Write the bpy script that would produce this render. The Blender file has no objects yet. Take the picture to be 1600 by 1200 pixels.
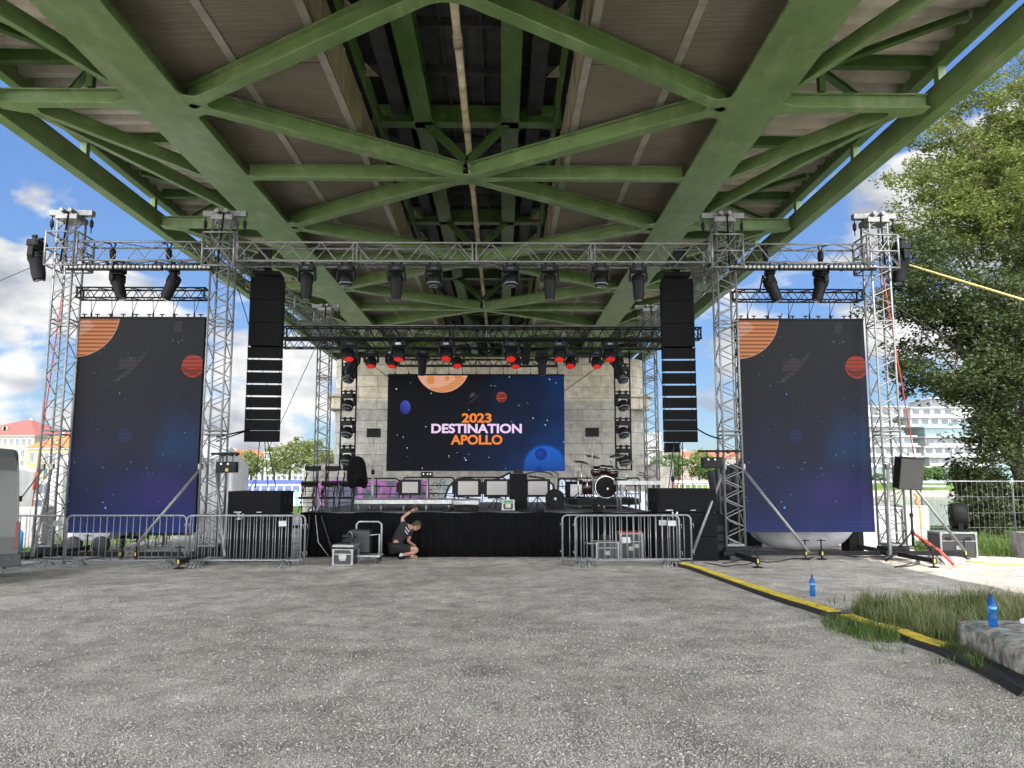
import bpy, math, random
from mathutils import Vector, Matrix, Euler
random.seed(7)
R = math.radians
PI = math.pi
scene = bpy.context.scene
COL = scene.collection

# ------------------------------------------------------------------ camera, sky, sun, exposure
CAM_H = 1.8
PITCH = math.atan(148 / 1200)
YAW = math.atan(15 / 1200)
cam_d = bpy.data.cameras.new('camera')
cam = bpy.data.objects.new('camera', cam_d)
COL.objects.link(cam)
cam.location = (0, 0, CAM_H)
cam.rotation_euler = (PI / 2 + PITCH, 0, -YAW)
cam_d.sensor_width = 36
cam_d.lens = 27
cam_d.clip_end = 3000
scene.camera = cam

SUN_DIR = Vector((0.045, -0.5, 1.0)).normalized()     # from the ground towards the sun
SUN_EL = math.asin(SUN_DIR.z)
SUN_AZ = math.atan2(SUN_DIR.x, SUN_DIR.y)
world = bpy.data.worlds.new('World')
scene.world = world
world.use_nodes = True
wn, wl = world.node_tree.nodes, world.node_tree.links
for n in list(wn): wn.remove(n)
w_out = wn.new('ShaderNodeOutputWorld')
w_bg = wn.new('ShaderNodeBackground')
sky = wn.new('ShaderNodeTexSky')
sky.sky_type = 'NISHITA'
sky.sun_disc = False
sky.sun_elevation = SUN_EL
sky.sun_rotation = SUN_AZ
sky.air_density = 1.0
sky.dust_density = 0.25
sky.altitude = 600
sky.ozone_density = 1.6
w_bg.inputs['Strength'].default_value = 0.15
# cumulus: noise on the view direction, flattened towards the horizon
w_tc = wn.new('ShaderNodeTexCoord')
w_map = wn.new('ShaderNodeMapping')
w_map.inputs['Scale'].default_value = (2.6, 2.6, 5.6)
w_map.inputs['Location'].default_value = (4.4, 8.8, 1.7)
wl.new(w_tc.outputs['Generated'], w_map.inputs['Vector'])
w_n1 = wn.new('ShaderNodeTexNoise')
w_n1.inputs['Scale'].default_value = 1.7
w_n1.inputs['Detail'].default_value = 9
w_n1.inputs['Roughness'].default_value = 0.53
w_n1.inputs['Distortion'].default_value = 0.35
wl.new(w_map.outputs[0], w_n1.inputs['Vector'])
w_sep = wn.new('ShaderNodeSeparateXYZ')
wl.new(w_tc.outputs['Generated'], w_sep.inputs[0])
w_hz = wn.new('ShaderNodeMapRange')                    # more cloud low in the sky
w_hz.inputs['From Min'].default_value = 0.02
w_hz.inputs['From Max'].default_value = 0.42
w_hz.inputs['To Min'].default_value = 0.075
w_hz.inputs['To Max'].default_value = -0.03
wl.new(w_sep.outputs[2], w_hz.inputs['Value'])
w_add = wn.new('ShaderNodeMath'); w_add.operation = 'ADD'
w_bk = wn.new('ShaderNodeMath'); w_bk.operation = 'MULTIPLY_ADD'      # extra cloud bank added out of view behind the camera, as fill light
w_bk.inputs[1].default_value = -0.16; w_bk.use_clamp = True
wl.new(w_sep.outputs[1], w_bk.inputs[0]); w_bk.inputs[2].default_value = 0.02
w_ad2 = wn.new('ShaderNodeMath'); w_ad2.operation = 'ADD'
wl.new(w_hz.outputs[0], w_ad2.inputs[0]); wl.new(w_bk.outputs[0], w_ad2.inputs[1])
wl.new(w_n1.outputs['Fac'], w_add.inputs[0]); wl.new(w_ad2.outputs[0], w_add.inputs[1])
w_rp = wn.new('ShaderNodeValToRGB')
w_rp.color_ramp.elements[0].position = 0.54
w_rp.color_ramp.elements[1].position = 0.61
wl.new(w_add.outputs[0], w_rp.inputs[0])
w_n2 = wn.new('ShaderNodeTexNoise')
w_n2.inputs['Scale'].default_value = 4.2
w_n2.inputs['Detail'].default_value = 6
wl.new(w_map.outputs[0], w_n2.inputs['Vector'])
w_cc = wn.new('ShaderNodeValToRGB')
w_cc.color_ramp.elements[0].position = 0.34; w_cc.color_ramp.elements[0].color = (0.80, 0.87, 1.0, 1)
w_cc.color_ramp.elements[1].position = 0.62; w_cc.color_ramp.elements[1].color = (1.85, 1.83, 1.80, 1)
wl.new(w_n2.outputs['Fac'], w_cc.inputs[0])
w_mix = wn.new('ShaderNodeMixRGB')
wl.new(w_rp.outputs[0], w_mix.inputs[0])
w_tint = wn.new('ShaderNodeMixRGB'); w_tint.blend_type = 'MULTIPLY'; w_tint.inputs[0].default_value = 1.0
w_tint.inputs[2].default_value = (0.29, 0.345, 0.40, 1)
wl.new(sky.outputs[0], w_tint.inputs[1])
w_dim = wn.new('ShaderNodeMapRange')                   # the clear sky pales less towards the horizon than the model's
w_dim.inputs['From Min'].default_value = 0.0; w_dim.inputs['From Max'].default_value = 0.5
w_dim.inputs['To Min'].default_value = 0.48; w_dim.inputs['To Max'].default_value = 1.0
wl.new(w_sep.outputs[2], w_dim.inputs['Value'])
w_t2 = wn.new('ShaderNodeVectorMath'); w_t2.operation = 'SCALE'
wl.new(w_tint.outputs[0], w_t2.inputs[0]); wl.new(w_dim.outputs[0], w_t2.inputs['Scale'])
w_gam = wn.new('ShaderNodeMixRGB'); w_gam.blend_type = 'MULTIPLY'; w_gam.inputs[0].default_value = 1.0; w_gam.inputs[2].default_value = (0.95, 0.95, 1.0, 1)
wl.new(w_t2.outputs[0], w_gam.inputs[1]); wl.new(w_gam.outputs[0], w_mix.inputs[1])
w_br = wn.new('ShaderNodeMapRange')                    # unseen clouds behind the camera boosted to brighten the shaded ground
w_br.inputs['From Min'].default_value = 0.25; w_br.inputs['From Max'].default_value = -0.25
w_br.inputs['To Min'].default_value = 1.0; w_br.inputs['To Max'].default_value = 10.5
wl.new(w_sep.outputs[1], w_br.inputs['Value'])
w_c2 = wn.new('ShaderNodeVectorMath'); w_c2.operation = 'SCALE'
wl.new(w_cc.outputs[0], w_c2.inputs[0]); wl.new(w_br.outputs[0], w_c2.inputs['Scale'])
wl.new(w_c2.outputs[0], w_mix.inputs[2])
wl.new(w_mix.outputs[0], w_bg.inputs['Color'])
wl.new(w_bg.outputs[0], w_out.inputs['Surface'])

sun_d = bpy.data.lights.new('sun', 'SUN')
sun_d.energy = 2.0
sun_d.angle = R(0.53)
sun_d.color = (1.0, 0.95, 0.88)
sun = bpy.data.objects.new('sun', sun_d)
sun.location = (20, -20, 60)
sun.rotation_euler = (-SUN_DIR).to_track_quat('-Z', 'Y').to_euler()
COL.objects.link(sun)

scene.view_settings.view_transform = 'Standard'
scene.view_settings.look = 'None'
scene.view_settings.gamma = 1
scene.view_settings.exposure = 1.95
scene.render.resolution_x = 1024
scene.render.resolution_y = 768

# ------------------------------------------------------------------ measuring: a photo point at a known distance
CR = Matrix.Rotation(-YAW, 3, 'Z') @ Matrix.Rotation(PI / 2 + PITCH, 3, 'X')
def ray(px, py):
    return CR @ Vector(((px - 800) / 1200, (600 - py) / 1200, -1))
def at(px, py, Y):
    d = ray(px, py)
    return Vector((d.x * Y / d.y, Y, CAM_H + d.z * Y / d.y))
def gnd(px, py, z=0.0):
    d = ray(px, py)
    t = (z - CAM_H) / d.z
    return Vector((d.x * t, d.y * t, z))
def ax(px, Y, py=700): return at(px, py, Y).x
def az(py, Y): return at(785, py, Y).z

# ------------------------------------------------------------------ materials
MATS = {}
def mat(name, col, rough=0.6, metal=0.0, var=0.12, scale=6.0, bump=0.0, bscale=None, spec=0.5, col2=None, emis=None, es=1.0, coat=0.0):
    if name in MATS: return MATS[name]
    m = bpy.data.materials.new(name)
    m.use_nodes = True
    N, L = m.node_tree.nodes, m.node_tree.links
    b = N['Principled BSDF']
    b.inputs['Roughness'].default_value = rough
    b.inputs['Metallic'].default_value = metal
    b.inputs['Specular IOR Level'].default_value = spec
    b.inputs['Coat Weight'].default_value = coat
    tc = N.new('ShaderNodeTexCoord')
    nz = N.new('ShaderNodeTexNoise')
    nz.inputs['Scale'].default_value = scale
    nz.inputs['Detail'].default_value = 6
    nz.inputs['Roughness'].default_value = 0.6
    L.new(tc.outputs['Object'], nz.inputs['Vector'])
    rp = N.new('ShaderNodeValToRGB')
    c2 = col2 or tuple(min(1, c * (1 + var * 1.6)) for c in col)
    c1 = tuple(c * (1 - var * 1.6) for c in col)
    rp.color_ramp.elements[0].position = 0.34; rp.color_ramp.elements[0].color = (*c1, 1)
    rp.color_ramp.elements[1].position = 0.68; rp.color_ramp.elements[1].color = (*c2, 1)
    L.new(nz.outputs['Fac'], rp.inputs[0])
    L.new(rp.outputs[0], b.inputs['Base Color'])
    if bump:
        nb = N.new('ShaderNodeTexNoise')
        nb.inputs['Scale'].default_value = bscale or scale * 4
        nb.inputs['Detail'].default_value = 5
        L.new(tc.outputs['Object'], nb.inputs['Vector'])
        bp = N.new('ShaderNodeBump')
        bp.inputs['Strength'].default_value = bump
        bp.inputs['Distance'].default_value = 0.02
        L.new(nb.outputs['Fac'], bp.inputs['Height'])
        L.new(bp.outputs[0], b.inputs['Normal'])
    if emis:
        b.inputs['Emission Color'].default_value = (*emis, 1)
        b.inputs['Emission Strength'].default_value = es
    MATS[name] = m
    return m
def base_of(m):
    N = m.node_tree.nodes
    return N, m.node_tree.links, N['Principled BSDF']

M_alu = mat('aluminium', (0.19, 0.19, 0.185), 0.45, 0.5, 0.10, 9)
M_alud = mat('aluminium_dull', (0.36, 0.36, 0.36), 0.5, 0.6, 0.15, 9)
M_galv = mat('galvanised_steel', (0.24, 0.25, 0.255), 0.5, 0.55, 0.18, 14)
M_blk = mat('black_paint', (0.007, 0.007, 0.007), 0.6, 0.0, 0.2, 8, spec=.12)
M_blkm = mat('black_metal', (0.010, 0.010, 0.011), 0.55, 0.0, 0.2, 8, spec=.15)
M_blkg = mat('black_gloss', (0.006, 0.006, 0.007), 0.5, 0.0, 0.1, 8, spec=.15)
M_cab = mat('cabinet_black', (0.005, 0.005, 0.0055), 0.7, 0.0, 0.25, 30, 0.25, 90, spec=.12)
M_grille = mat('speaker_grille', (0.006, 0.006, 0.0065), 0.8, 0.0, 0.3, 120, spec=.1)
M_cloth = mat('black_cloth', (0.0035, 0.0035, 0.004), 0.95, 0, 0.2, 4, 0.3, 12, spec=0.1)
M_rub = mat('black_rubber', (0.022, 0.022, 0.024), 0.6, 0, 0.35, 20, 0.4, 60)
M_yel = mat('yellow_plastic', (0.45, 0.345, 0.03), 0.5, 0, 0.22, 9, 0.2, 40)
M_white = mat('white_paint', (0.50, 0.50, 0.50), 0.5, 0, 0.05, 5)
M_tent = mat('white_tent_fabric', (0.78, 0.78, 0.79), 0.75, 0, 0.06, 2, 0.2, 4)
M_greyf = mat('grey_fabric', (0.42, 0.42, 0.43), 0.85, 0, 0.12, 3, 0.3, 6)
M_case = mat('case_panel', (0.014, 0.014, 0.015), 0.5, 0, 0.3, 20)
M_casealu = mat('case_edge', (0.24, 0.24, 0.23), 0.4, 0.6, 0.1, 20)
M_lens = mat('lens_glass', (0.08, 0.09, 0.10), 0.08, 0.2, 0.1, 10, coat=1)
M_lampw = mat('lamp_face', (0.34, 0.34, 0.31), 0.15, 0.2, 0.15, 40)
M_red = mat('red_led', (0.3, 0.01, 0.01), 0.3, 0, 0.1, 10, emis=(1.0, 0.03, 0.02), es=0.22)
M_redp = mat('red_strap', (0.45, 0.05, 0.03), 0.7, 0, 0.2, 10)
M_strap = mat('yellow_strap', (0.55, 0.42, 0.16), 0.8, 0, 0.2, 10)
M_rope = mat('cable_black', (0.02, 0.02, 0.02), 0.6, 0, 0.2, 10)
M_pole = mat('pole_grey', (0.30, 0.30, 0.285), 0.4, 0.3, 0.1, 10)
M_conc = mat('concrete', (0.30, 0.29, 0.27), 0.9, 0, 0.28, 5, 0.8, 22)
M_grate = mat('stage_deck', (0.10, 0.10, 0.10), 0.6, 0, 0.3, 5, 0.2, 20)
M_skin = mat('skin', (0.33, 0.175, 0.12), 0.5, 0, 0.1, 12)
M_hair = mat('hair', (0.03, 0.018, 0.012), 0.7, 0, 0.3, 60, 0.6, 120)

# ------------------------------------------------------------------ mesh building
class MB:
    def __init__(s): s.v, s.f, s.sm = [], [], []
    def add(s, vs, fs, smooth=False):
        o = len(s.v)
        s.v += [tuple(v) for v in vs]
        s.f += [tuple(i + o for i in f) for f in fs]
        s.sm += [smooth] * len(fs)
        return s
    def box(s, c, d, rot=None):
        x, y, z = d[0] / 2, d[1] / 2, d[2] / 2
        vs = [Vector(p) for p in ((-x,-y,-z),(x,-y,-z),(x,y,-z),(-x,y,-z),(-x,-y,z),(x,-y,z),(x,y,z),(-x,y,z))]
        if rot is not None:
            m = rot if isinstance(rot, Matrix) else Euler(rot).to_matrix()
            vs = [m @ v for v in vs]
        c = Vector(c)
        return s.add([v + c for v in vs], [(0,3,2,1),(4,5,6,7),(0,1,5,4),(1,2,6,5),(2,3,7,6),(3,0,4,7)])
    def tube(s, p, q, r, n=6, r2=None, cap=True):
        p, q = Vector(p), Vector(q)
        d = q - p
        if d.length < 1e-6: return s
        d.normalize()
        a = Vector((0, 0, 1)) if abs(d.z) < 0.9 else Vector((1, 0, 0))
        u = d.cross(a).normalized(); w = d.cross(u)
        r2 = r if r2 is None else r2
        vs = []
        for c, rr in ((p, r), (q, r2)):
            for i in range(n):
                t = 2 * PI * i / n
                vs.append(c + u * math.cos(t) * rr + w * math.sin(t) * rr)
        s.add(vs, [(i, i + n, (i + 1) % n + n, (i + 1) % n) for i in range(n)], n > 4)
        if cap:
            o = len(s.v) - 2 * n
            s.f += [tuple(o + i for i in range(n)), tuple(o + n + i for i in reversed(range(n)))]
            s.sm += [False, False]
        return s
    def path(s, pts, r, n=6):
        """a tube swept along points with continuous rings"""
        pts = [Vector(p) for p in pts]
        rings = []
        u = None
        for i, p in enumerate(pts):
            d = (pts[min(i + 1, len(pts) - 1)] - pts[max(i - 1, 0)]).normalized()
            if u is None:
                a = Vector((0, 0, 1)) if abs(d.z) < 0.9 else Vector((1, 0, 0))
                u = d.cross(a).normalized()
            else:
                u = (u - d * u.dot(d)).normalized()
            w = d.cross(u)
            rr = r[i] if isinstance(r, (list, tuple)) else r
            rings.append([p + u * math.cos(2 * PI * k / n) * rr + w * math.sin(2 * PI * k / n) * rr for k in range(n)])
        vs = [v for g in rings for v in g]
        fs = []
        for i in range(len(pts) - 1):
            for k in range(n):
                fs.append((i * n + k, (i + 1) * n + k, (i + 1) * n + (k + 1) % n, i * n + (k + 1) % n))
        s.add(vs, fs, True)
        o = len(s.v) - len(vs)
        s.f += [tuple(o + i for i in range(n)), tuple(o + len(vs) - n + i for i in reversed(range(n)))]
        s.sm += [False, False]
        return s
    def lathe(s, prof, n=16, c=(0, 0, 0), rot=None, smooth=True):
        """prof: (radius, z) list; open ends are closed with caps"""
        vs = []
        m = None
        if rot is not None: m = rot if isinstance(rot, Matrix) else Euler(rot).to_matrix()
        c = Vector(c)
        for r, z in prof:
            for i in range(n):
                v = Vector((r * math.cos(2 * PI * i / n), r * math.sin(2 * PI * i / n), z))
                vs.append((m @ v if m else v) + c)
        k = len(prof)
        s.add(vs, [(j * n + i, j * n + (i + 1) % n, (j + 1) * n + (i + 1) % n, (j + 1) * n + i) for j in range(k - 1) for i in range(n)], smooth)
        o = len(s.v) - len(vs)
        s.f += [tuple(o + i for i in reversed(range(n))), tuple(o + (k - 1) * n + i for i in range(n))]
        s.sm += [False, False]
        return s
    def prism(s, pts, z0, z1, m=None):
        """pts: outline in xy, extruded z0..z1; m optional 4x4/3x3"""
        n = len(pts)
        vs = [Vector((p[0], p[1], z0)) for p in pts] + [Vector((p[0], p[1], z1)) for p in pts]
        if m is not None: vs = [m @ v for v in vs]
        return s.add(vs, [tuple(reversed(range(n))), tuple(range(n, 2 * n))] + [(i, (i + 1) % n, (i + 1) % n + n, i + n) for i in range(n)])
    def disc(s, c, r, n=20, y=True, a0=0, a1=2 * PI, clip=None):
        """disc facing -Y"""
        vs = []
        for i in range(n):
            t = a0 + (a1 - a0) * i / n
            x, z = c[0] + r * math.cos(t), c[2] + r * math.sin(t)
            if clip: x = min(max(x, clip[0]), clip[1]); z = min(max(z, clip[2]), clip[3])
            vs.append((x, c[1], z))
        return s.add(vs, [tuple(range(n))])
    def build(s, name, m, parent=None, loc=None, bevel=0, rot=None):
        me = bpy.data.meshes.new(name)
        me.from_pydata(s.v, [], s.f)
        me.polygons.foreach_set('use_smooth', s.sm)
        ms = m if isinstance(m, (list, tuple)) else [m]
        for k in ms: me.materials.append(k)
        me.update()
        o = bpy.data.objects.new(name, me)
        COL.objects.link(o)
        if parent is not None: o.parent = parent
        if loc is not None: o.location = loc
        if rot is not None: o.rotation_euler = rot
        if bevel:
            b = o.modifiers.new('bevel', 'BEVEL'); b.width = bevel; b.segments = 2; b.limit_method = 'ANGLE'
        return o
def tag(o, label=None, cat=None, group=None, kind=None):
    if label: o['label'] = label
    if cat: o['category'] = cat
    if group: o['group'] = group
    if kind: o['kind'] = kind
    return o
def thing(name, label, cat, loc=(0, 0, 0), rz=0, group=None):
    o = bpy.data.objects.new(name, None)
    o.empty_display_size = 0.2
    COL.objects.link(o)
    o.location = loc
    o.rotation_euler = (0, 0, rz) if not isinstance(rz, (tuple, list)) else rz
    return tag(o, label, cat, group)
def kids(o): return [c for c in bpy.data.objects if c.parent is o]
def dup(o, loc=None, rz=None, label=None, parent=None, _kids=None, scale=None):
    if _kids is None:
        _kids = {}
        for c in bpy.data.objects:
            if c.parent: _kids.setdefault(c.parent.name, []).append(c)
    c = o.copy(); COL.objects.link(c)
    if parent is not None: c.parent = parent
    if loc is not None: c.location = loc
    if rz is not None: c.rotation_euler = (0, 0, rz) if not isinstance(rz, (tuple, list)) else rz
    if label: c['label'] = label
    if scale is not None: c.scale = scale
    for ch in _kids.get(o.name, []): dup(ch, parent=c, _kids=_kids)
    return c
def text_mesh(txt, size, name, m, parent, loc, rot=(PI / 2, 0, 0), ext=0.002, off=0.0, sx=1.0, space=1.0):
    cu = bpy.data.curves.new(name, 'FONT')
    cu.body = txt; cu.size = size; cu.extrude = ext; cu.offset = off; cu.align_x = 'CENTER'; cu.align_y = 'CENTER'
    cu.space_character = space
    t = bpy.data.objects.new(name + '_curve', cu)
    COL.objects.link(t)
    bpy.context.view_layer.update()
    me = bpy.data.meshes.new_from_object(t.evaluated_get(bpy.context.evaluated_depsgraph_get()))
    bpy.data.objects.remove(t)
    me.name = name
    me.materials.clear(); me.materials.append(m)
    o = bpy.data.objects.new(name, me)
    COL.objects.link(o)
    o.parent = parent; o.location = loc; o.rotation_euler = rot; o.scale = (sx, 1, 1)
    return o
def fit(o, w, h):
    xs_ = [v.co.x for v in o.data.vertices]; ys_ = [v.co.y for v in o.data.vertices]
    cx, cy = (min(xs_) + max(xs_)) / 2, (min(ys_) + max(ys_)) / 2
    kx_, ky_ = w / (max(xs_) - min(xs_)), h / (max(ys_) - min(ys_))
    for v in o.data.vertices: v.co.x = (v.co.x - cx) * kx_; v.co.y = (v.co.y - cy) * ky_
    o.scale = (1, 1, 1)
def sag(p, q, s, n=12):
    p, q = Vector(p), Vector(q)
    return [p.lerp(q, i / n) - Vector((0, 0, s * 4 * (i / n) * (1 - i / n))) for i in range(n + 1)]

_rep = {}
def rep(name, fn, m, parent, loc, key, rot=None):
    """one mesh built once and shared by every repeat of a part"""
    if key not in _rep:
        g = MB(); fn(g); o = g.build(name, m, parent, loc, rot=rot); _rep[key] = o; return o
    o = _rep[key].copy(); COL.objects.link(o); o.parent = parent; o.location = loc
    if rot is not None: o.rotation_euler = rot
    return o
# ================================================================== SETTING: ground, river
def crest(x):
    if x < 9: return 52.0
    if x > 13: return 30.0
    return 52 - 22 * (x - 9) / 4
def gravel_mat():
    m = bpy.data.materials.new('gravel'); m.use_nodes = True
    N, L = m.node_tree.nodes, m.node_tree.links
    b = N['Principled BSDF']; b.inputs['Roughness'].default_value = 0.95; b.inputs['Specular IOR Level'].default_value = 0.2
    tc = N.new('ShaderNodeTexCoord')
    def noise(sc, det=6, ro=0.6):
        n = N.new('ShaderNodeTexNoise'); n.inputs['Scale'].default_value = sc; n.inputs['Detail'].default_value = det; n.inputs['Roughness'].default_value = ro
        L.new(tc.outputs['Object'], n.inputs['Vector']); return n
    def ramp(src, p0, c0, p1, c1):
        r = N.new('ShaderNodeValToRGB')
        r.color_ramp.elements[0].position = p0; r.color_ramp.elements[0].color = (*c0, 1)
        r.color_ramp.elements[1].position = p1; r.color_ramp.elements[1].color = (*c1, 1)
        L.new(src, r.inputs[0]); return r
    big = ramp(noise(0.55, 7, 0.68).outputs['Fac'], 0.38, (0.51, 0.465, 0.40), 0.62, (0.77, 0.73, 0.655))
    mid = ramp(noise(2.6, 8, 0.7).outputs['Fac'], 0.34, (0.62, 0.62, 0.62), 0.68, (1.25, 1.24, 1.22))
    v = N.new('ShaderNodeTexVoronoi'); v.inputs['Scale'].default_value = 48; v.feature = 'F1'
    wob = N.new('ShaderNodeVectorMath'); wob.operation = 'ADD'
    nn = noise(9, 3); L.new(tc.outputs['Object'], wob.inputs[0]); L.new(nn.outputs['Color'], wob.inputs[1]); L.new(wob.outputs[0], v.inputs['Vector'])
    st = ramp(v.outputs['Color'], 0.10, (0.25, 0.245, 0.235), 0.95, (1.9, 1.88, 1.83))
    v2 = N.new('ShaderNodeTexVoronoi'); v2.inputs['Scale'].default_value = 120; L.new(tc.outputs['Object'], v2.inputs['Vector'])
    st2 = ramp(v2.outputs['Color'], 0.1, (0.5, 0.5, 0.5), 0.9, (1.5, 1.5, 1.5))
    def mul(a, c):
        x = N.new('ShaderNodeMixRGB'); x.blend_type = 'MULTIPLY'; x.inputs[0].default_value = 1
        L.new(a, x.inputs[1]); L.new(c, x.inputs[2]); return x.outputs[0]
    c = mul(mul(mul(big.outputs[0], mid.outputs[0]), st.outputs[0]), st2.outputs[0])
    L.new(c, b.inputs['Base Color'])
    h = N.new('ShaderNodeMath'); h.operation = 'MULTIPLY_ADD'; h.inputs[1].default_value = -1.0
    L.new(v.outputs['Distance'], h.inputs[0]); L.new(nn.outputs['Fac'], h.inputs[2])
    bp = N.new('ShaderNodeBump'); bp.inputs['Strength'].default_value = 0.75; bp.inputs['Distance'].default_value = 0.025
    L.new(h.outputs[0], bp.inputs['Height'])
    bp2 = N.new('ShaderNodeBump'); bp2.inputs['Strength'].default_value = 0.7; bp2.inputs['Distance'].default_value = 0.012
    L.new(v2.outputs['Distance'], bp2.inputs['Height']); L.new(bp.outputs[0], bp2.inputs['Normal'])
    L.new(bp2.outputs[0], b.inputs['Normal'])
    return m
M_gravel = gravel_mat()
M_grass = mat('grass_ground', (0.07, 0.105, 0.03), 0.95, 0, 0.4, 3, 0.8, 18, spec=0.1)
M_rock = mat('bank_rock', (0.26, 0.24, 0.20), 0.95, 0, 0.35, 2, 1.0, 4, spec=0.1)
M_far = mat('far_grass', (0.075, 0.125, 0.03), 0.95, 0, 0.3, 0.15, spec=0.1)
ys = [-60, -30, -15, -8, -4] + [i * 0.5 for i in range(-4, 60)] + [30, 32, 34, 38, 44, 50, 52, 54, 58, 62, 70, 90, 130, 170, 205, 212, 216, 222, 232, 260, 320, 600, 1500]
xs = [-900, -300, -120, -60, -30, -20] + [-15 + 0.5 * i for i in range(61)] + [16, 18, 22, 30, 50, 90, 160, 300, 900]
def gz(x, y):
    if y > 205:
        t = min(1, max(0, (y - 209) / 14)); return -3.6 + 4.3 * t
    c = crest(x)
    if y <= c:
        if y < 28 and abs(x) < 15.1: return 0.012 * math.sin(x * 1.3 + 0.7 * y) * math.sin(y * 0.9 + x * 0.4)
        return 0.0
    return -min(3.6, (y - c) * 0.55)
vs = [(x, y, gz(x, y)) for y in ys for x in xs]
nx = len(xs); fs = []; mi = []
for j in range(len(ys) - 1):
    for i in range(nx - 1):
        fs.append((j * nx + i, j * nx + i + 1, (j + 1) * nx + i + 1, (j + 1) * nx + i))
        x, y = (xs[i] + xs[i + 1]) / 2, (ys[j] + ys[j + 1]) / 2
        k = 0
        if y > 205: k = 2 if y < 216 else 3
        elif y > crest(x) - 0.2: k = 2
        elif (x > 9.5 and y > 20.0) or (x > 15) or (x < -10.6 and y > 21): k = 1
        elif y > 44: k = 1
        mi.append(k)
me = bpy.data.meshes.new('ground')
me.from_pydata(vs, [], fs)
for m_ in (M_gravel, M_grass, M_rock, M_far): me.materials.append(m_)
me.polygons.foreach_set('material_index', mi)
me.polygons.foreach_set('use_smooth', [True] * len(fs))
ground = bpy.data.objects.new('ground', me); COL.objects.link(ground); tag(ground, kind='structure')

M_water = mat('river_water', (0.075, 0.105, 0.075), 0.12, 0, 0.15, 0.2, spec=0.5)
N, L, b = base_of(M_water)
wn_ = N.new('ShaderNodeTexNoise'); wn_.inputs['Scale'].default_value = 0.8; wn_.inputs['Detail'].default_value = 6
wtc = N.new('ShaderNodeTexCoord'); L.new(wtc.outputs['Object'], wn_.inputs['Vector'])
wb = N.new('ShaderNodeBump'); wb.inputs['Strength'].default_value = 0.5; wb.inputs['Distance'].default_value = 0.25
L.new(wn_.outputs['Fac'], wb.inputs['Height']); L.new(wb.outputs[0], b.inputs['Normal'])
w = MB(); w.add([(-900, 28, -3), (900, 28, -3), (900, 216, -3), (-900, 216, -3)], [(0, 1, 2, 3)])
tag(w.build('river_water', M_water), kind='structure')

# loose stones lying on the gravel
st = MB()
rs = random.Random(3)
for i in range(46000):
    py = 890 + 320 * rs.random() ** 0.75
    px = rs.uniform(-30, 1640)
    p = gnd(px, py)
    if p.x > 3.6 and p.y < 12 and p.x > 3.2 + (12 - p.y) * 0.3 and px > 1350 and py > 930 and py < 1080: continue
    r = rs.uniform(0.0035, 0.0085) * (1.8 if rs.random() < 0.03 else 1)
    zz = gz(p.x, p.y)
    t0 = rs.random() * 6.28
    top = []; bot = []
    k = 5
    for j in range(k):
        a = t0 + 2 * PI * j / k
        rr = r * rs.uniform(0.75, 1.25)
        bot.append((p.x + rr * math.cos(a), p.y + rr * math.sin(a), zz - 0.004))
        top.append((p.x + rr * 0.6 * math.cos(a), p.y + rr * 0.6 * math.sin(a), zz + r * rs.uniform(0.45, 0.85)))
    st.add(bot + top, [tuple(range(k, 2 * k))] + [(j, (j + 1) % k, (j + 1) % k + k, j + k) for j in range(k)])
M_stone = mat('loose_stone', (0.38, 0.36, 0.325), 0.95, 0, 0.2, 45, spec=0.1, col2=(0.49, 0.47, 0.43))
tag(st.build('gravel_stones', M_stone), 'loose grey stones lying on the gravel', 'stones', kind='stuff')

# ================================================================== BRIDGE
XC = -0.85
BZ = 8.8
GH = 5.62
def green(name, col, var=0.12):
    m = mat(name, col, 0.42, 0.0, var, 1.3, 0.05, 30)
    N, L, b = base_of(m)
    # chalky weathering streaks
    tc = N.new('ShaderNodeTexCoord'); mp = N.new('ShaderNodeMapping'); mp.inputs['Scale'].default_value = (1.2, 0.35, 1.2)
    nz = N.new('ShaderNodeTexNoise'); nz.inputs['Scale'].default_value = 2.2; nz.inputs['Detail'].default_value = 9; nz.inputs['Roughness'].default_value = 0.7
    L.new(tc.outputs['Object'], mp.inputs[0]); L.new(mp.outputs[0], nz.inputs['Vector'])
    rp = N.new('ShaderNodeValToRGB'); rp.color_ramp.elements[0].position = 0.5; rp.color_ramp.elements[1].position = 0.8
    L.new(nz.outputs['Fac'], rp.inputs[0])
    mx = N.new('ShaderNodeMixRGB'); mx.inputs[2].default_value = (col[0] * 1.7 + 0.05, col[1] * 1.3 + 0.05, col[2] * 1.7 + 0.05, 1)
    src = b.inputs['Base Color'].links[0].from_socket
    L.new(rp.outputs[0], mx.inputs[0]); L.new(src, mx.inputs[1]); L.new(mx.outputs[0], b.inputs['Base Color'])
    return m
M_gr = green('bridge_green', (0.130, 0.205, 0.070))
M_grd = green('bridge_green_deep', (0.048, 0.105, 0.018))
M_panel = mat('ceiling_panel', (0.185, 0.155, 0.122), 0.55, 0.0, 0.12, 0.8)
N, L, b = base_of(M_panel)
tc = N.new('ShaderNodeTexCoord'); wv = N.new('ShaderNodeTexWave'); wv.wave_type = 'BANDS'; wv.bands_direction = 'Y'; wv.inputs['Scale'].default_value = 4.5
L.new(tc.outputs['Object'], wv.inputs['Vector'])
bp = N.new('ShaderNodeBump'); bp.inputs['Strength'].default_value = 0.8; bp.inputs['Distance'].default_value = 0.02
L.new(wv.outputs['Fac'], bp.inputs['Height']); L.new(bp.outputs[0], b.inputs['Normal'])
M_strip = mat('cover_strip', (0.34, 0.32, 0.28), 0.5, 0.2, 0.12, 3)
M_fascia = mat('fascia_board', (0.30, 0.25, 0.17), 0.6, 0, 0.15, 2)
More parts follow.
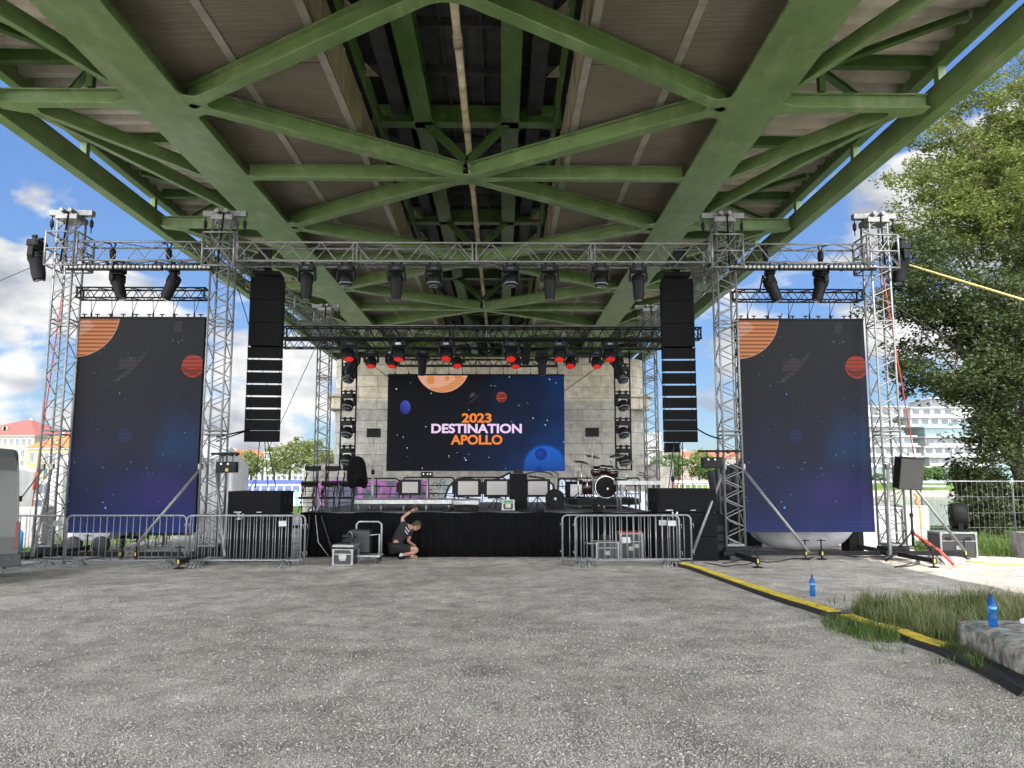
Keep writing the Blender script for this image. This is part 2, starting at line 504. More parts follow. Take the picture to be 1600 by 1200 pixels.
M_deck = mat('deck_steel', (0.05, 0.05, 0.05), 0.7, 0.2, 0.25, 2)
M_corr = mat('corrugated_sheet', (0.50, 0.45, 0.39), 0.5, 0.1, 0.15, 1.5)
M_pipe = mat('drain_pipe', (0.46, 0.40, 0.27), 0.55, 0, 0.22, 3)

bridge = thing('road_bridge', 'green steel bridge spanning overhead above the stage and gravel ground', 'bridge', (0, 0, 0))
Y0, Y1 = -16.0, 74.0  # unseen rear end cut short behind the camera to let more light under
NODES_C = [17.42 + 7.1 * k for k in range(-4, 5)]           # stations where the bracing meets on the centre line
NODES_G = [13.87 + 7.1 * k for k in range(-4, 5)]                   # stations where it meets the girders
def ibeam(name, p, q, w, h, m, up=True, parent=bridge, zt=0.02):
    """I-beam whose bottom flange lies at the points"""
    p, q = Vector(p), Vector(q)
    d = q - p; Lg = d.length; d.normalize()
    side = d.cross(Vector((0, 0, 1))).normalized(); upv = side.cross(d).normalized()
    mt = Matrix((side, d, upv)).transposed()
    g = MB()
    c = (p + q) / 2
    g.box(c + upv * zt / 2, (w, Lg, zt), mt)
    g.box(c + upv * (h / 2), (0.025, Lg, h - 2 * zt), mt)
    g.box(c + upv * (h - zt / 2), (w * 0.9, Lg, zt), mt)
    return g.build(name, m, parent)
# main girders: wide bottom flange, web and a stiff box above
for s in (-1, 1):
    gx = XC + s * GH
    g = MB()
    g.box((gx, (Y0 + Y1) / 2, BZ + 0.0225), (1.03, Y1 - Y0, 0.045))
    g.box((gx, (Y0 + Y1) / 2, BZ + 0.75), (0.56, Y1 - Y0, 1.40))
    g.build('main_girder', M_gr, bridge)
def fillet_pts(c, a, b, r, n=6):
    """corner c with unit directions a, b: wedge between them closed by an arc that is hollow towards the opening"""
    c, a, b = Vector(c), Vector(a).normalized(), Vector(b).normalized()
    ang = math.acos(max(-1, min(1, a.dot(b))))
    t = r / math.tan(ang / 2)
    pa, pb = c + a * t, c + b * t
    ctr = c + (a + b).normalized() * (r / math.sin(ang / 2))
    pts = [c]
    v0, v1 = pa - ctr, pb - ctr
    for i in range(n + 1):
        v = v0.slerp(v1, i / n) if i not in (0, n) else (v0 if i == 0 else v1)
        pts.append(ctr + v.normalized() * r)
    return pts
def corner(g, c, a, b, r, z=BZ):
    pts = fillet_pts((c[0], c[1], 0), (a[0], a[1], 0), (b[0], b[1], 0), r)
    ar = sum(pts[i].x * pts[(i + 1) % len(pts)].y - pts[(i + 1) % len(pts)].x * pts[i].y for i in range(len(pts)))
    if ar < 0: pts.reverse()
    if g is None:
        if not 2 < c[1] < 38.5: return
        g2 = MB(); g2.prism([(p.x, p.y) for p in pts], z + 0.004, z + 0.03); g2.build('fillet_plate', M_gr, bridge); return
    g.prism([(p.x, p.y) for p in pts], z + 0.004, z + 0.03)
def line_x(p, d, q, e):
    """2-D intersection of p+t*d and q+s*e"""
    den = d[0] * e[1] - d[1] * e[0]
    t = ((q[0] - p[0]) * e[1] - (q[1] - p[1]) * e[0]) / den
    return (p[0] + d[0] * t, p[1] + d[1] * t)
W = 0.27
EI = GH - 0.515                                                     # inner edge of the girder flange
for yc in NODES_C:
    cc = (XC, yc)
    g = MB()
    dirs = []
    for s in (-1, 1):
        for t in (-1, 1):
            yg = yc + t * 3.55
            if yg > Y1: continue
            e = Vector((XC + s * EI, yg, BZ + 0.002)); c0 = Vector((XC + s * 0.1, yc + t * 0.07, BZ + 0.002))
            ibeam('diagonal_brace', c0, e, W, 0.36, M_gr)
            d = (e - c0); d.z = 0; d.normalize(); dirs.append(d)
            nrm = Vector((-d.y, d.x, 0))
            # gussets where brace meets the girder flange
            ge = XC + s * EI
            for sd in (-1, 1):
                ep = (c0.x + nrm.x * sd * W / 2, c0.y + nrm.y * sd * W / 2)
                x_ = line_x(ep, (d.x, d.y), (ge, 0), (0, 1))
                if (x_[1] - yg) * t > 0: continue
                corner(None, x_, (-d.x, -d.y), (0, 1 if x_[1] > 1e9 else (1 if (nrm.y * sd) > 0 else -1)), 0.20)
        ibeam('cross_beam', (XC + s * 0.35, yc, BZ + 0.005), (XC + s * EI, yc, BZ + 0.005), 0.20, 0.32, M_gr)
        for sd in (-1, 1):
            corner(None, (XC + s * EI, yc + sd * 0.12), (-s, 0), (0, sd), 0.16)
        for t in (-1, 1):
            d = Vector((s * (EI - 0.1), t * 3.48, 0)).normalized()
            nrm = Vector((-d.y, d.x, 0)); sd = -1 if (nrm.y * t) > 0 else 1
            ep = (XC + nrm.x * sd * W / 2, yc + nrm.y * sd * W / 2)
            x_ = line_x(ep, (d.x, d.y), (XC, yc + t * 0.12), (1, 0))
            pass
            # hollow between the two mirrored braces on the centre line
    for t in (-1, 1):
        d1 = Vector((EI - 0.1, t * 3.48, 0)).normalized(); d2 = Vector((-d1.x, d1.y, 0))
        corner(g, (XC, yc + t * W / 2 / d1.x), d1, d2, 0.6)
    g.prism([(XC - 0.75, yc - 0.13), (XC + 0.75, yc - 0.13), (XC + 0.75, yc + 0.13), (XC - 0.75, yc + 0.13)], BZ + 0.003, BZ + 0.035)
    g.build('gusset_plate', M_gr, bridge)
    # V struts up to the two floor beams
    for s in (-1, 1):
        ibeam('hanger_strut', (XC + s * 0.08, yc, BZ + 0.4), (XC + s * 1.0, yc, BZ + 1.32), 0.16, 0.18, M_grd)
for s in (-1, 1):
    for yg in NODES_G:
        ge = XC + s * EI
        g = MB(); g.prism([(ge + s * 0.02, yg - 0.42), (ge - s * 0.34, yg - 0.30), (ge - s * 0.42, yg - 0.22), (ge - s * 0.36, yg), (ge - s * 0.42, yg + 0.22), (ge - s * 0.34, yg + 0.30), (ge + s * 0.02, yg + 0.42)][::-s], BZ + 0.0065, BZ + 0.036); g.build('gusset_plate', M_gr, bridge)
# footway brackets outside the girders
EXS = {-1: 9.05, 1: 9.32}
for s in (-1, 1):
    EX = EXS[s]
    for yg in NODES_G:
        if yg < Y0 + 1: continue
        tip = Vector((XC + s * (EX - 0.35), yg, BZ + 0.003))
        inner = XC + s * (GH + 0.515)
        ibeam('bracket_strut', (inner, yg, BZ + 0.003), tip, 0.21, 0.30, M_gr)
        for dy, ww in ((3.5, 0.14), (6.4, 0.12)):
            if yg + dy > Y1: continue
            ibeam('bracket_brace', tip + Vector((-s * 0.45, 0.16 if dy < 5 else 0.24, 0.004)), (inner, yg + dy, BZ + 0.007), ww, 0.30, M_gr)
        g = MB()
        g.prism([(inner, yg - 0.24), (inner, yg + 0.24), (inner + s * 0.25, yg + 0.13), (inner + s * 0.25, yg - 0.13)][::s], BZ + 0.005, BZ + 0.032)
        g.prism([(tip.x - s * 0.8, yg - 0.1), (tip.x, yg - 0.13), (tip.x, yg + 0.16), (tip.x - s * 0.3, yg + 0.30), (tip.x - s * 0.62, yg + 0.36), (tip.x - s * 0.66, yg + 0.14)][::s], BZ + 0.006, BZ + 0.034)
        g.build('gusset_plate', M_gr, bridge)
        # upper frame of the bracket
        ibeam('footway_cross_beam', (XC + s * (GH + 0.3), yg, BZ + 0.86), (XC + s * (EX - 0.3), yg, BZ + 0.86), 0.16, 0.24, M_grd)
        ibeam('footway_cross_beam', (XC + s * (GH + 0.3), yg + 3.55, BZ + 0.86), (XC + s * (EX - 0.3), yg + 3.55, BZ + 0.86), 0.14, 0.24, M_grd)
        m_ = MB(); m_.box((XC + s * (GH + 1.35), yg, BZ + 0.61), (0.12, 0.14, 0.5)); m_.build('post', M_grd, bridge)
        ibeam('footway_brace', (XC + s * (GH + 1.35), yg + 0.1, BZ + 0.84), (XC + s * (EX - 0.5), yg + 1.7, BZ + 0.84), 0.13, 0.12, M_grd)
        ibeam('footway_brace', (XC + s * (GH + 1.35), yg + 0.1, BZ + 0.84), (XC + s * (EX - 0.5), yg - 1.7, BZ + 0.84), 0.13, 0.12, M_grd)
    g = MB()                                                        # lower edge beam: channel with its flanges outwards
    g.box((XC + s * (EX - 0.2), (Y0 + Y1) / 2, BZ + 0.24), (0.03, Y1 - Y0, 0.46))
    g.box((XC + s * (EX - 0.08), (Y0 + Y1) / 2, BZ + 0.0), (0.27, Y1 - Y0, 0.03))
    g.box((XC + s * (EX - 0.08), (Y0 + Y1) / 2, BZ + 0.475), (0.27, Y1 - Y0, 0.03))
    g.build('edge_beam', M_gr, bridge)
    g = MB()
    g.box((XC + s * (EX - 0.15), (Y0 + Y1) / 2, BZ + 1.08), (0.03, Y1 - Y0, 0.56))
    g.box((XC + s * (EX - 0.15), (Y0 + Y1) / 2, BZ + 0.79), (0.22, Y1 - Y0, 0.03))
    g.box((XC + s * (EX - 0.02), (Y0 + Y1) / 2, BZ + 1.37), (0.42, Y1 - Y0, 0.03))
    g.build('edge_beam', M_gr, bridge)
    for k in range(25):
        y = Y0 + 1.0 + 3.55 * k
        m_ = MB(); m_.box((XC + s * (EX - 0.15), y + 0.3, BZ + 0.6325), (0.14, 0.16, 0.285)); m_.build('post', M_gr, bridge)
    ibeam('stringer', (XC + s * (GH + 1.05), Y0, BZ + 0.80), (XC + s * (GH + 1.05), Y1, BZ + 0.80), 0.14, 0.2, M_gr)
    # corrugated footway soffit, ribs running across
    vs, fs = [], []
    x0, x1 = XC + s * (GH + (0.28 if s < 0 else 1.1)), XC + s * (EX - 0.16)
    n = int((Y1 - Y0) / 0.52)
    for k in range(n):
        y = Y0 + k * 0.52
        for yy, zz in ((y, 1.10), (y + 0.2, 1.10), (y + 0.26, 1.24), (y + 0.46, 1.24)):
            vs += [(x0, yy, BZ + zz), (x1, yy, BZ + zz)]
    for k in range(len(vs) // 2 - 1): fs.append((2 * k, 2 * k + 2, 2 * k + 3, 2 * k + 1))
    MB().add(vs, fs).build('corrugated_soffit', M_corr, bridge)
    for k in range(4):                                              # conduits beside the girder
        m_ = MB(); m_.tube((XC + s * (GH + 0.42 + 0.09 * k), Y0, BZ + 0.78), (XC + s * (GH + 0.42 + 0.09 * k), Y1, BZ + 0.78), 0.025, 6); m_.build('conduit', M_rub, bridge)
    m_ = MB(); m_.box((XC + s * (GH + 0.66), (Y0 + Y1) / 2, BZ + 0.72), (0.05, Y1 - Y0, 0.03))
    for k in range(34): m_.box((XC + s * (GH + 0.47), Y0 + 2.6 * k, BZ + 0.74), (0.42, 0.09, 0.02))
    m_.build('cable_tray', M_strip, bridge)
# soffit panels between girders and the open middle
PZ = BZ + 0.47
for s in (-1, 1):
    x0, x1 = XC + s * (GH - 0.24), XC + s * 2.3
    for k in range(40):
        rep('soffit_panel', lambda g: g.box((0, 0, 0.02), (abs(x1 - x0), 2.215, 0.04)), M_panel, bridge, ((x0 + x1) / 2, Y0 + 2.24 * (k + 0.5), PZ), ('p', s))
    g = MB(); g.box(((x0 + x1) / 2, (Y0 + Y1) / 2, PZ + 0.07), (abs(x1 - x0), Y1 - Y0, 0.02)); g.build('panel_backing', M_strip, bridge)
    for xo, ww in ((4.0, 0.15), (2.37, 0.15)):
        g = MB(); g.box((XC + s * xo, (Y0 + Y1) / 2, PZ - 0.014), (ww, Y1 - Y0, 0.018))
        for k in range(68): g.box((XC + s * (xo + 0.045), Y0 + 1.3 * k, PZ - 0.027), (0.03, 0.03, 0.012))
        g.build('cover_strip', M_strip, bridge)
    g = MB(); g.box((XC + s * 2.28, (Y0 + Y1) / 2, PZ + 0.47), (0.03, Y1 - Y0, 0.88))
    for k in range(50): g.box((XC + s * 2.255, Y0 + 1.775 * k, PZ + 0.47), (0.03, 0.04, 0.86))
    g.build('fascia_board', M_fascia, bridge)
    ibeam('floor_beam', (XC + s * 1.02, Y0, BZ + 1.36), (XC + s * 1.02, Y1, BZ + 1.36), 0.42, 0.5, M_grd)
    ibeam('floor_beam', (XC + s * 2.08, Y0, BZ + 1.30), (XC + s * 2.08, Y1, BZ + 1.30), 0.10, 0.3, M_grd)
    g = MB(); g.box((XC + s * 1.6, (Y0 + Y1) / 2, BZ + 1.80), (0.34, Y1 - Y0, 0.4)); g.build('track_trough', M_deck, bridge)
    for k in range(40):
        rep('stiffener', lambda g: g.prism([(0, 0), (s * 0.3, 0.0), (s * 0.3, 0.3)][::s], -0.01, 0.01, Matrix.Rotation(PI / 2, 4, 'X')), M_fascia, bridge, (XC + s * 1.77, Y0 + 2.24 * k, BZ + 1.45), ('s', s))
for yc in NODES_C:                                                  # diaphragms with rounded openings over the middle
    g = MB()
    g.box((XC, yc, BZ + 1.375), (4.5, 0.3, 0.03))
    g.box((XC, yc, BZ + 1.62), (4.5, 0.03, 0.46))
    for xo in (-2.0, -1.23, -0.81, 0.81, 1.23, 2.0):
        for t in (-1, 1):
            sgn = 1 if xo in (-2.0, -0.81, 1.23) else -1
            corner(g, (XC + xo, yc + t * 0.15), (sgn, 0), (0, t), 0.14, BZ + 1.345)
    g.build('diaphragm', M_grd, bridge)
g = MB(); g.box((XC, (Y0 + Y1) / 2, BZ + 2.13), (18.1, Y1 - Y0, 0.2)); g.build('deck_slab', M_deck, bridge)
g = MB()
for k in range(50): g.box((XC, Y0 + 1.775 * k, BZ + 1.93), (4.4, 0.08, 0.18))
for xo in (-0.4, 0.0, 0.4): g.box((XC + xo, (Y0 + Y1) / 2, BZ + 1.975), (0.05, Y1 - Y0, 0.1))
g.build('deck_ribs', M_deck, bridge)
g = MB(); g.tube((XC, Y0, BZ + 1.18), (XC, Y1, BZ + 1.18), 0.075, 14)
for k in range(25):
    y = Y0 + 3.55 * k + 1.0
    g.tube((XC, y, BZ + 1.18), (XC, y + 0.35, BZ + 1.18), 0.095, 14)
    g.tube((XC, y + 0.17, BZ + 1.2), (XC, y + 0.17, BZ + 1.9), 0.012, 5)
    g.tube((XC - 0.1, y + 1.8, BZ + 1.18), (XC + 0.1, y + 1.8, BZ + 1.18), 0.012, 5)
g.build('drain_pipe', M_pipe, bridge)
for k, (xo, sgn) in enumerate(((-EXS[-1], -1), (EXS[1], 1))):                # parapet above, seen from the side
    g = MB()
    for j in range(45): g.tube((XC + xo - sgn * 0.2, Y0 + 2 * j, BZ + 1.4), (XC + xo - sgn * 0.2, Y0 + 2 * j, BZ + 3.2), 0.03, 5)
    g.tube((XC + xo - sgn * 0.2, Y0, BZ + 3.2), (XC + xo - sgn * 0.2, Y1, BZ + 3.2), 0.04, 6)
    g.build('parapet', M_gr, bridge)

# ================================================================== PIER
def stone_mat(name, c_lo, c_hi, mortar, bw, bh):
    m = bpy.data.materials.new(name); m.use_nodes = True
    N, L = m.node_tree.nodes, m.node_tree.links
    b = N['Principled BSDF']; b.inputs['Roughness'].default_value = 0.9; b.inputs['Specular IOR Level'].default_value = 0.2
    tc = N.new('ShaderNodeTexCoord'); sp = N.new('ShaderNodeSeparateXYZ'); cb = N.new('ShaderNodeCombineXYZ')
    ad = N.new('ShaderNodeMath'); ad.operation = 'ADD'
    L.new(tc.outputs['Object'], sp.inputs[0]); L.new(sp.outputs[0], ad.inputs[0]); L.new(sp.outputs[1], ad.inputs[1])
    L.new(ad.outputs[0], cb.inputs[0]); L.new(sp.outputs[2], cb.inputs[1])
    br = N.new('ShaderNodeTexBrick')
    br.inputs['Scale'].default_value = 1; br.inputs['Brick Width'].default_value = bw; br.inputs['Row Height'].default_value = bh
    br.inputs['Mortar Size'].default_value = 0.012; br.inputs['Color1'].default_value = (*c_lo, 1); br.inputs['Color2'].default_value = (*c_hi, 1)
    br.inputs['Mortar'].default_value = (*mortar, 1); br.inputs['Bias'].default_value = 0.1
    L.new(cb.outputs[0], br.inputs['Vector'])
    nz = N.new('ShaderNodeTexNoise'); nz.inputs['Scale'].default_value = 2.2; nz.inputs['Detail'].default_value = 9; nz.inputs['Roughness'].default_value = 0.7
    L.new(tc.outputs['Object'], nz.inputs['Vector'])
    rp = N.new('ShaderNodeValToRGB'); rp.color_ramp.elements[0].position = 0.34; rp.color_ramp.elements[0].color = (0.58, 0.57, 0.55, 1)
    rp.color_ramp.elements[1].position = 0.7; rp.color_ramp.elements[1].color = (1.15, 1.13, 1.1, 1)
    L.new(nz.outputs['Fac'], rp.inputs[0])
    mx = N.new('ShaderNodeMixRGB'); mx.blend_type = 'MULTIPLY'; mx.inputs[0].default_value = 1
    L.new(br.outputs[0], mx.inputs[1]); L.new(rp.outputs[0], mx.inputs[2]); L.new(mx.outputs[0], b.inputs['Base Color'])
    bp = N.new('ShaderNodeBump'); bp.inputs['Strength'].default_value = 0.6; bp.inputs['Distance'].default_value = 0.03
    mm = N.new('ShaderNodeMath'); mm.operation = 'SUBTRACT'; L.new(nz.outputs['Fac'], mm.inputs[0]); L.new(br.outputs['Fac'], mm.inputs[1])
    L.new(mm.outputs[0], bp.inputs['Height']); L.new(bp.outputs[0], b.inputs['Normal'])
    return m
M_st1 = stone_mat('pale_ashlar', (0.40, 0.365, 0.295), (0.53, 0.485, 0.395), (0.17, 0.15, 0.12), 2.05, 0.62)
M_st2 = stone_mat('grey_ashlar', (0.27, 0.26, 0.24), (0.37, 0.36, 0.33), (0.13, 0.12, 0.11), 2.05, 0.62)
pier = thing('stone_pier', 'large pale stone bridge pier with graffiti standing behind the stage', 'bridge pier', (-0.72, 42, 0))
def rounded(hw, d, r, n=8):
    """plan outline, front face at y=0, rounded ends"""
    pts = []
    for cx, cy, a0 in ((hw - r, r, -PI / 2), (hw - r, d - r, 0), (-hw + r, d - r, PI / 2), (-hw + r, r, PI)):
        for i in range(n + 1):
            a = a0 + PI / 2 * i / n
            pts.append((cx + r * math.cos(a), cy + r * math.sin(a)))
    return pts
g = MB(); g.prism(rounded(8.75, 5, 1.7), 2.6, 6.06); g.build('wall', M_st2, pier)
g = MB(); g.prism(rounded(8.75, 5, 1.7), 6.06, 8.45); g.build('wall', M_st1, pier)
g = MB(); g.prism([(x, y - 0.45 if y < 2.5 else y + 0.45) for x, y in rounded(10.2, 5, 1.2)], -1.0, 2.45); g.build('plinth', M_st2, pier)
g = MB(); g.prism([(x, y - 0.3 if y < 2.5 else y + 0.3) for x, y in rounded(9.6, 5, 1.2)], 2.45, 2.6); g.build('plinth_top', M_st2, pier)
for s in (-1, 1):                                                   # projecting carved course on both rounded ends
    g = MB()
    pts = [(s * 7.3, -0.05), (s * 8.6, -0.05), (s * 8.98, 0.7), (s * 8.98, 4), (s * 7.3, 4)]
    g.prism(pts[::s], 5.6, 6.25); g.prism([(x * 1.015, y - 0.12) for x, y in pts][::s], 6.25, 6.42)
    g.build('carved_course', M_st1, pier, bevel=0.05)
for s in (-1, 1):
    g = MB(); g.box((s * GH - 0.13, 1.4, 8.58), (1.3, 1.2, 0.26)); g.box((s * GH - 0.13, 1.4, 8.755), (0.9, 0.8, 0.08)); g.build('bearing', M_deck, pier)
# graffiti painted on the plinth (flat paint, standing 4 mm off the stone)
M_gp = mat('graffiti_pink', (0.27, 0.085, 0.25), 0.8, 0, 0.15, 3)
M_gg = mat('graffiti_dark', (0.075, 0.08, 0.11), 0.8, 0, 0.15, 3)
M_gw = mat('graffiti_white', (0.60, 0.68, 0.80), 0.8, 0, 0.08, 3)
M_gk = mat('graffiti_black', (0.012, 0.012, 0.012), 0.8, 0, 0.1, 3)
M_gt = mat('graffiti_teal', (0.16, 0.36, 0.34), 0.8, 0, 0.2, 3)
PY = 42 - 0.45
def pw(px, py, off=0.006): 
    v = at(px, py, PY); return (v.x + 0.72, -0.45 - off, v.z)
def poly(g, pts, off):
    g.add([pw(x, y, off) for x, y in pts], [tuple(range(len(pts)))])
def stroke(g, pts, wpx, off):
    """thick painted line through pixel points on the plinth face"""
    P = [Vector(pw(x, y, off)) for x, y in pts]
    hw = wpx * 42 / 1200 / 2
    vs = []
    for i, p in enumerate(P):
        d = (P[min(i + 1, len(P) - 1)] - P[max(i - 1, 0)]).normalized()
        nrm = Vector((-d.z, 0, d.x))
        vs += [p + nrm * hw, p - nrm * hw]
    g.add(vs, [(2 * i, 2 * i + 2, 2 * i + 3, 2 * i + 1) for i in range(len(P) - 1)])
def arc(cx, cy, rx, ry, a0, a1, n=14):
    return [(cx + rx * math.cos(R(a0 + (a1 - a0) * i / n)), cy - ry * math.sin(R(a0 + (a1 - a0) * i / n))) for i in range(n + 1)]
g = MB(); poly(g, [(492, 752), (560, 750), (668, 752), (672, 770), (668, 800), (492, 800)], 0.005); g.build('graffiti', M_gg, pier)
g = MB()
stroke(g, [(500, 752), (500, 770), (503, 790)], 9, 0.009)
stroke(g, arc(530, 775, 26, 24, 175, 90), 7, 0.009); stroke(g, arc(560, 773, 22, 22, 150, 20), 7, 0.0095)
stroke(g, [(562, 753), (563, 768), (560, 776), (567, 776)], 6, 0.010); stroke(g, arc(585, 770, 20, 17, 160, 30), 6, 0.0105)
stroke(g, [(602, 752), (592, 775)], 6, 0.011); stroke(g, [(596, 752), (606, 765), (604, 776)], 6, 0.0115); stroke(g, [(594, 766), (606, 766)], 3, 0.012)
stroke(g, arc(597, 785, 10, 10, 170, 10), 3, 0.0125)
stroke(g, arc(632, 772, 18, 18, 190, 10), 6, 0.013); stroke(g, arc(656, 772, 12, 20, 100, -60), 7, 0.0135); stroke(g, [(622, 776), (640, 779), (652, 776)], 4, 0.014)
stroke(g, arc(640, 756, 22, 6, 170, 10), 3, 0.0145)
g.build('graffiti', M_gp, pier)
g = MB()
poly(g, [(697, 790), (698, 772), (706, 758), (716, 751), (730, 748), (745, 752), (752, 766), (752, 800), (697, 800)], 0.005)
poly(g, [(752, 768), (768, 752), (796, 741), (796, 800), (752, 800)], 0.0055)
poly(g, [(826, 748), (846, 750), (862, 757), (866, 800), (826, 800)], 0.005)
poly(g, [(876, 749), (900, 752), (930, 768), (1013, 768), (1013, 800), (868, 800)], 0.0057)
g.build('graffiti', M_gw, pier)
g = MB()
stroke(g, [(694, 800), (694, 780), (701, 760), (712, 750), (726, 746), (742, 750), (754, 765), (770, 752), (798, 738)], 3.2, 0.010)
stroke(g, [(720, 748), (744, 751), (753, 764)], 4, 0.0105); stroke(g, [(753, 764), (762, 753), (776, 749)], 3.5, 0.011)
stroke(g, [(826, 744), (848, 747), (864, 757), (868, 772)], 3.2, 0.0115); stroke(g, [(872, 768), (872, 748), (896, 748)], 3, 0.012)
stroke(g, [(896, 748), (915, 754), (932, 766)], 3, 0.0125); stroke(g, [(762, 778), (780, 777), (798, 788)], 2.5, 0.013); stroke(g, [(798, 788), (778, 786)], 2, 0.0133)
stroke(g, [(694, 774), (750, 780)], 1.2, 0.0135); stroke(g, arc(842, 745, 22, 8, 150, 10), 2, 0.014); stroke(g, arc(856, 745, 16, 10, 120, 0), 1.4, 0.0143)
stroke(g, [(878, 752), (879, 764), (884, 758), (882, 765)], 1.2, 0.0145)
for k, (cx, cy) in enumerate(((680, 757), (686, 759), (674, 775), (681, 773), (688, 775), (672, 768), (692, 752), (748, 751), (757, 756))):
    stroke(g, arc(cx, cy, 3.2, 3.5, 200 + 30 * k, -70 + 20 * k, 8), 0.9, 0.0147 + 0.0002 * k)
stroke(g, [(999, 738), (1008, 740), (1006, 747)], 1.6, 0.0165); stroke(g, [(996, 742), (1010, 743)], 1.2, 0.0167); stroke(g, [(1012, 741), (1011, 745), (1016, 745)], 1.0, 0.017)
g.build('graffiti', M_gk, pier)
g = MB()
stroke(g, [(692, 752), (690, 765), (691, 780)], 3, 0.0075); stroke(g, [(696, 753), (702, 751)], 2.5, 0.0077); stroke(g, [(752, 752), (755, 764), (757, 756)], 3, 0.0079)
stroke(g, [(462, 765), (464, 790)], 4, 0.008)
g.build('graffiti', M_gt, pier)
# ================================================================== TRUSSES
def truss_mesh(L, w, h, seg, rc=0.025, rl=0.011, tri=True):
    """chords and lacing along +X from 0..L, centred in y/z"""
    ch = []
    for y, z in ((-w/2, -h/2), (w/2, -h/2), (-w/2, h/2), (w/2, h/2)):
        g = MB(); g.tube((0, y, z), (L, y, z), rc, 8); ch.append(g)
    g = MB()
    n = max(1, round(L / seg)); sg = L / n
    for k in range(n):
        a, b = k * sg + 0.02, (k + 1) * sg - 0.02; m = (a + b) / 2
        for y in (-w/2, w/2):
            g.tube((a, y, -h/2), (m, y, h/2), rl, 5, cap=False); g.tube((m, y, h/2), (b, y, -h/2), rl, 5, cap=False)
        for z in (-h/2, h/2):
            if k % 2: g.tube((a, -w/2, z), (b, w/2, z), rl, 5, cap=False)
            else: g.tube((a, w/2, z), (b, -w/2, z), rl, 5, cap=False)
    k = 0.0
    while k <= L + 0.01:                                            # end frames where the sections join
        for kk in (max(0.02, k - 0.045), min(L - 0.02, k + 0.045)):
            for y in (-w/2, w/2): g.tube((kk, y, -h/2), (kk, y, h/2), rl * 1.3, 5, cap=False)
            for z in (-h/2, h/2): g.tube((kk, -w/2, z), (kk, w/2, z), rl * 1.3, 5, cap=False)
        k += L / max(1, round(L / 2.5))
    return ch, g
def truss(label, p, q, w, h, m, seg=0.5, rc=0.025, rl=0.011, group=None, name='box_truss', parts=True):
    p, q = Vector(p), Vector(q)
    d = (q - p); L = d.length; d.normalize()
    rz = math.atan2(d.y, d.x); ry = -math.asin(d.z)
    t = thing(name, label, 'truss', p, (0, ry, rz), group)
    ch, g = truss_mesh(L, w, h, seg, rc, rl)
    for c in ch: c.build('chord', m, t)
    g.build('lacing', m, t)
    return t
TY = 17.5                                                            # front tower line
TX = [ax(94, TY, 600), ax(340, TY, 600), ax(1137, TY, 600), ax(1380, TY, 600)]
TTOP = az(333, TY)
TRZ = az(399, TY)                                                    # centre height of the main truss
BY = 27.2
BXT = [ax(506, BY, 600), ax(1016, BY, 600)]
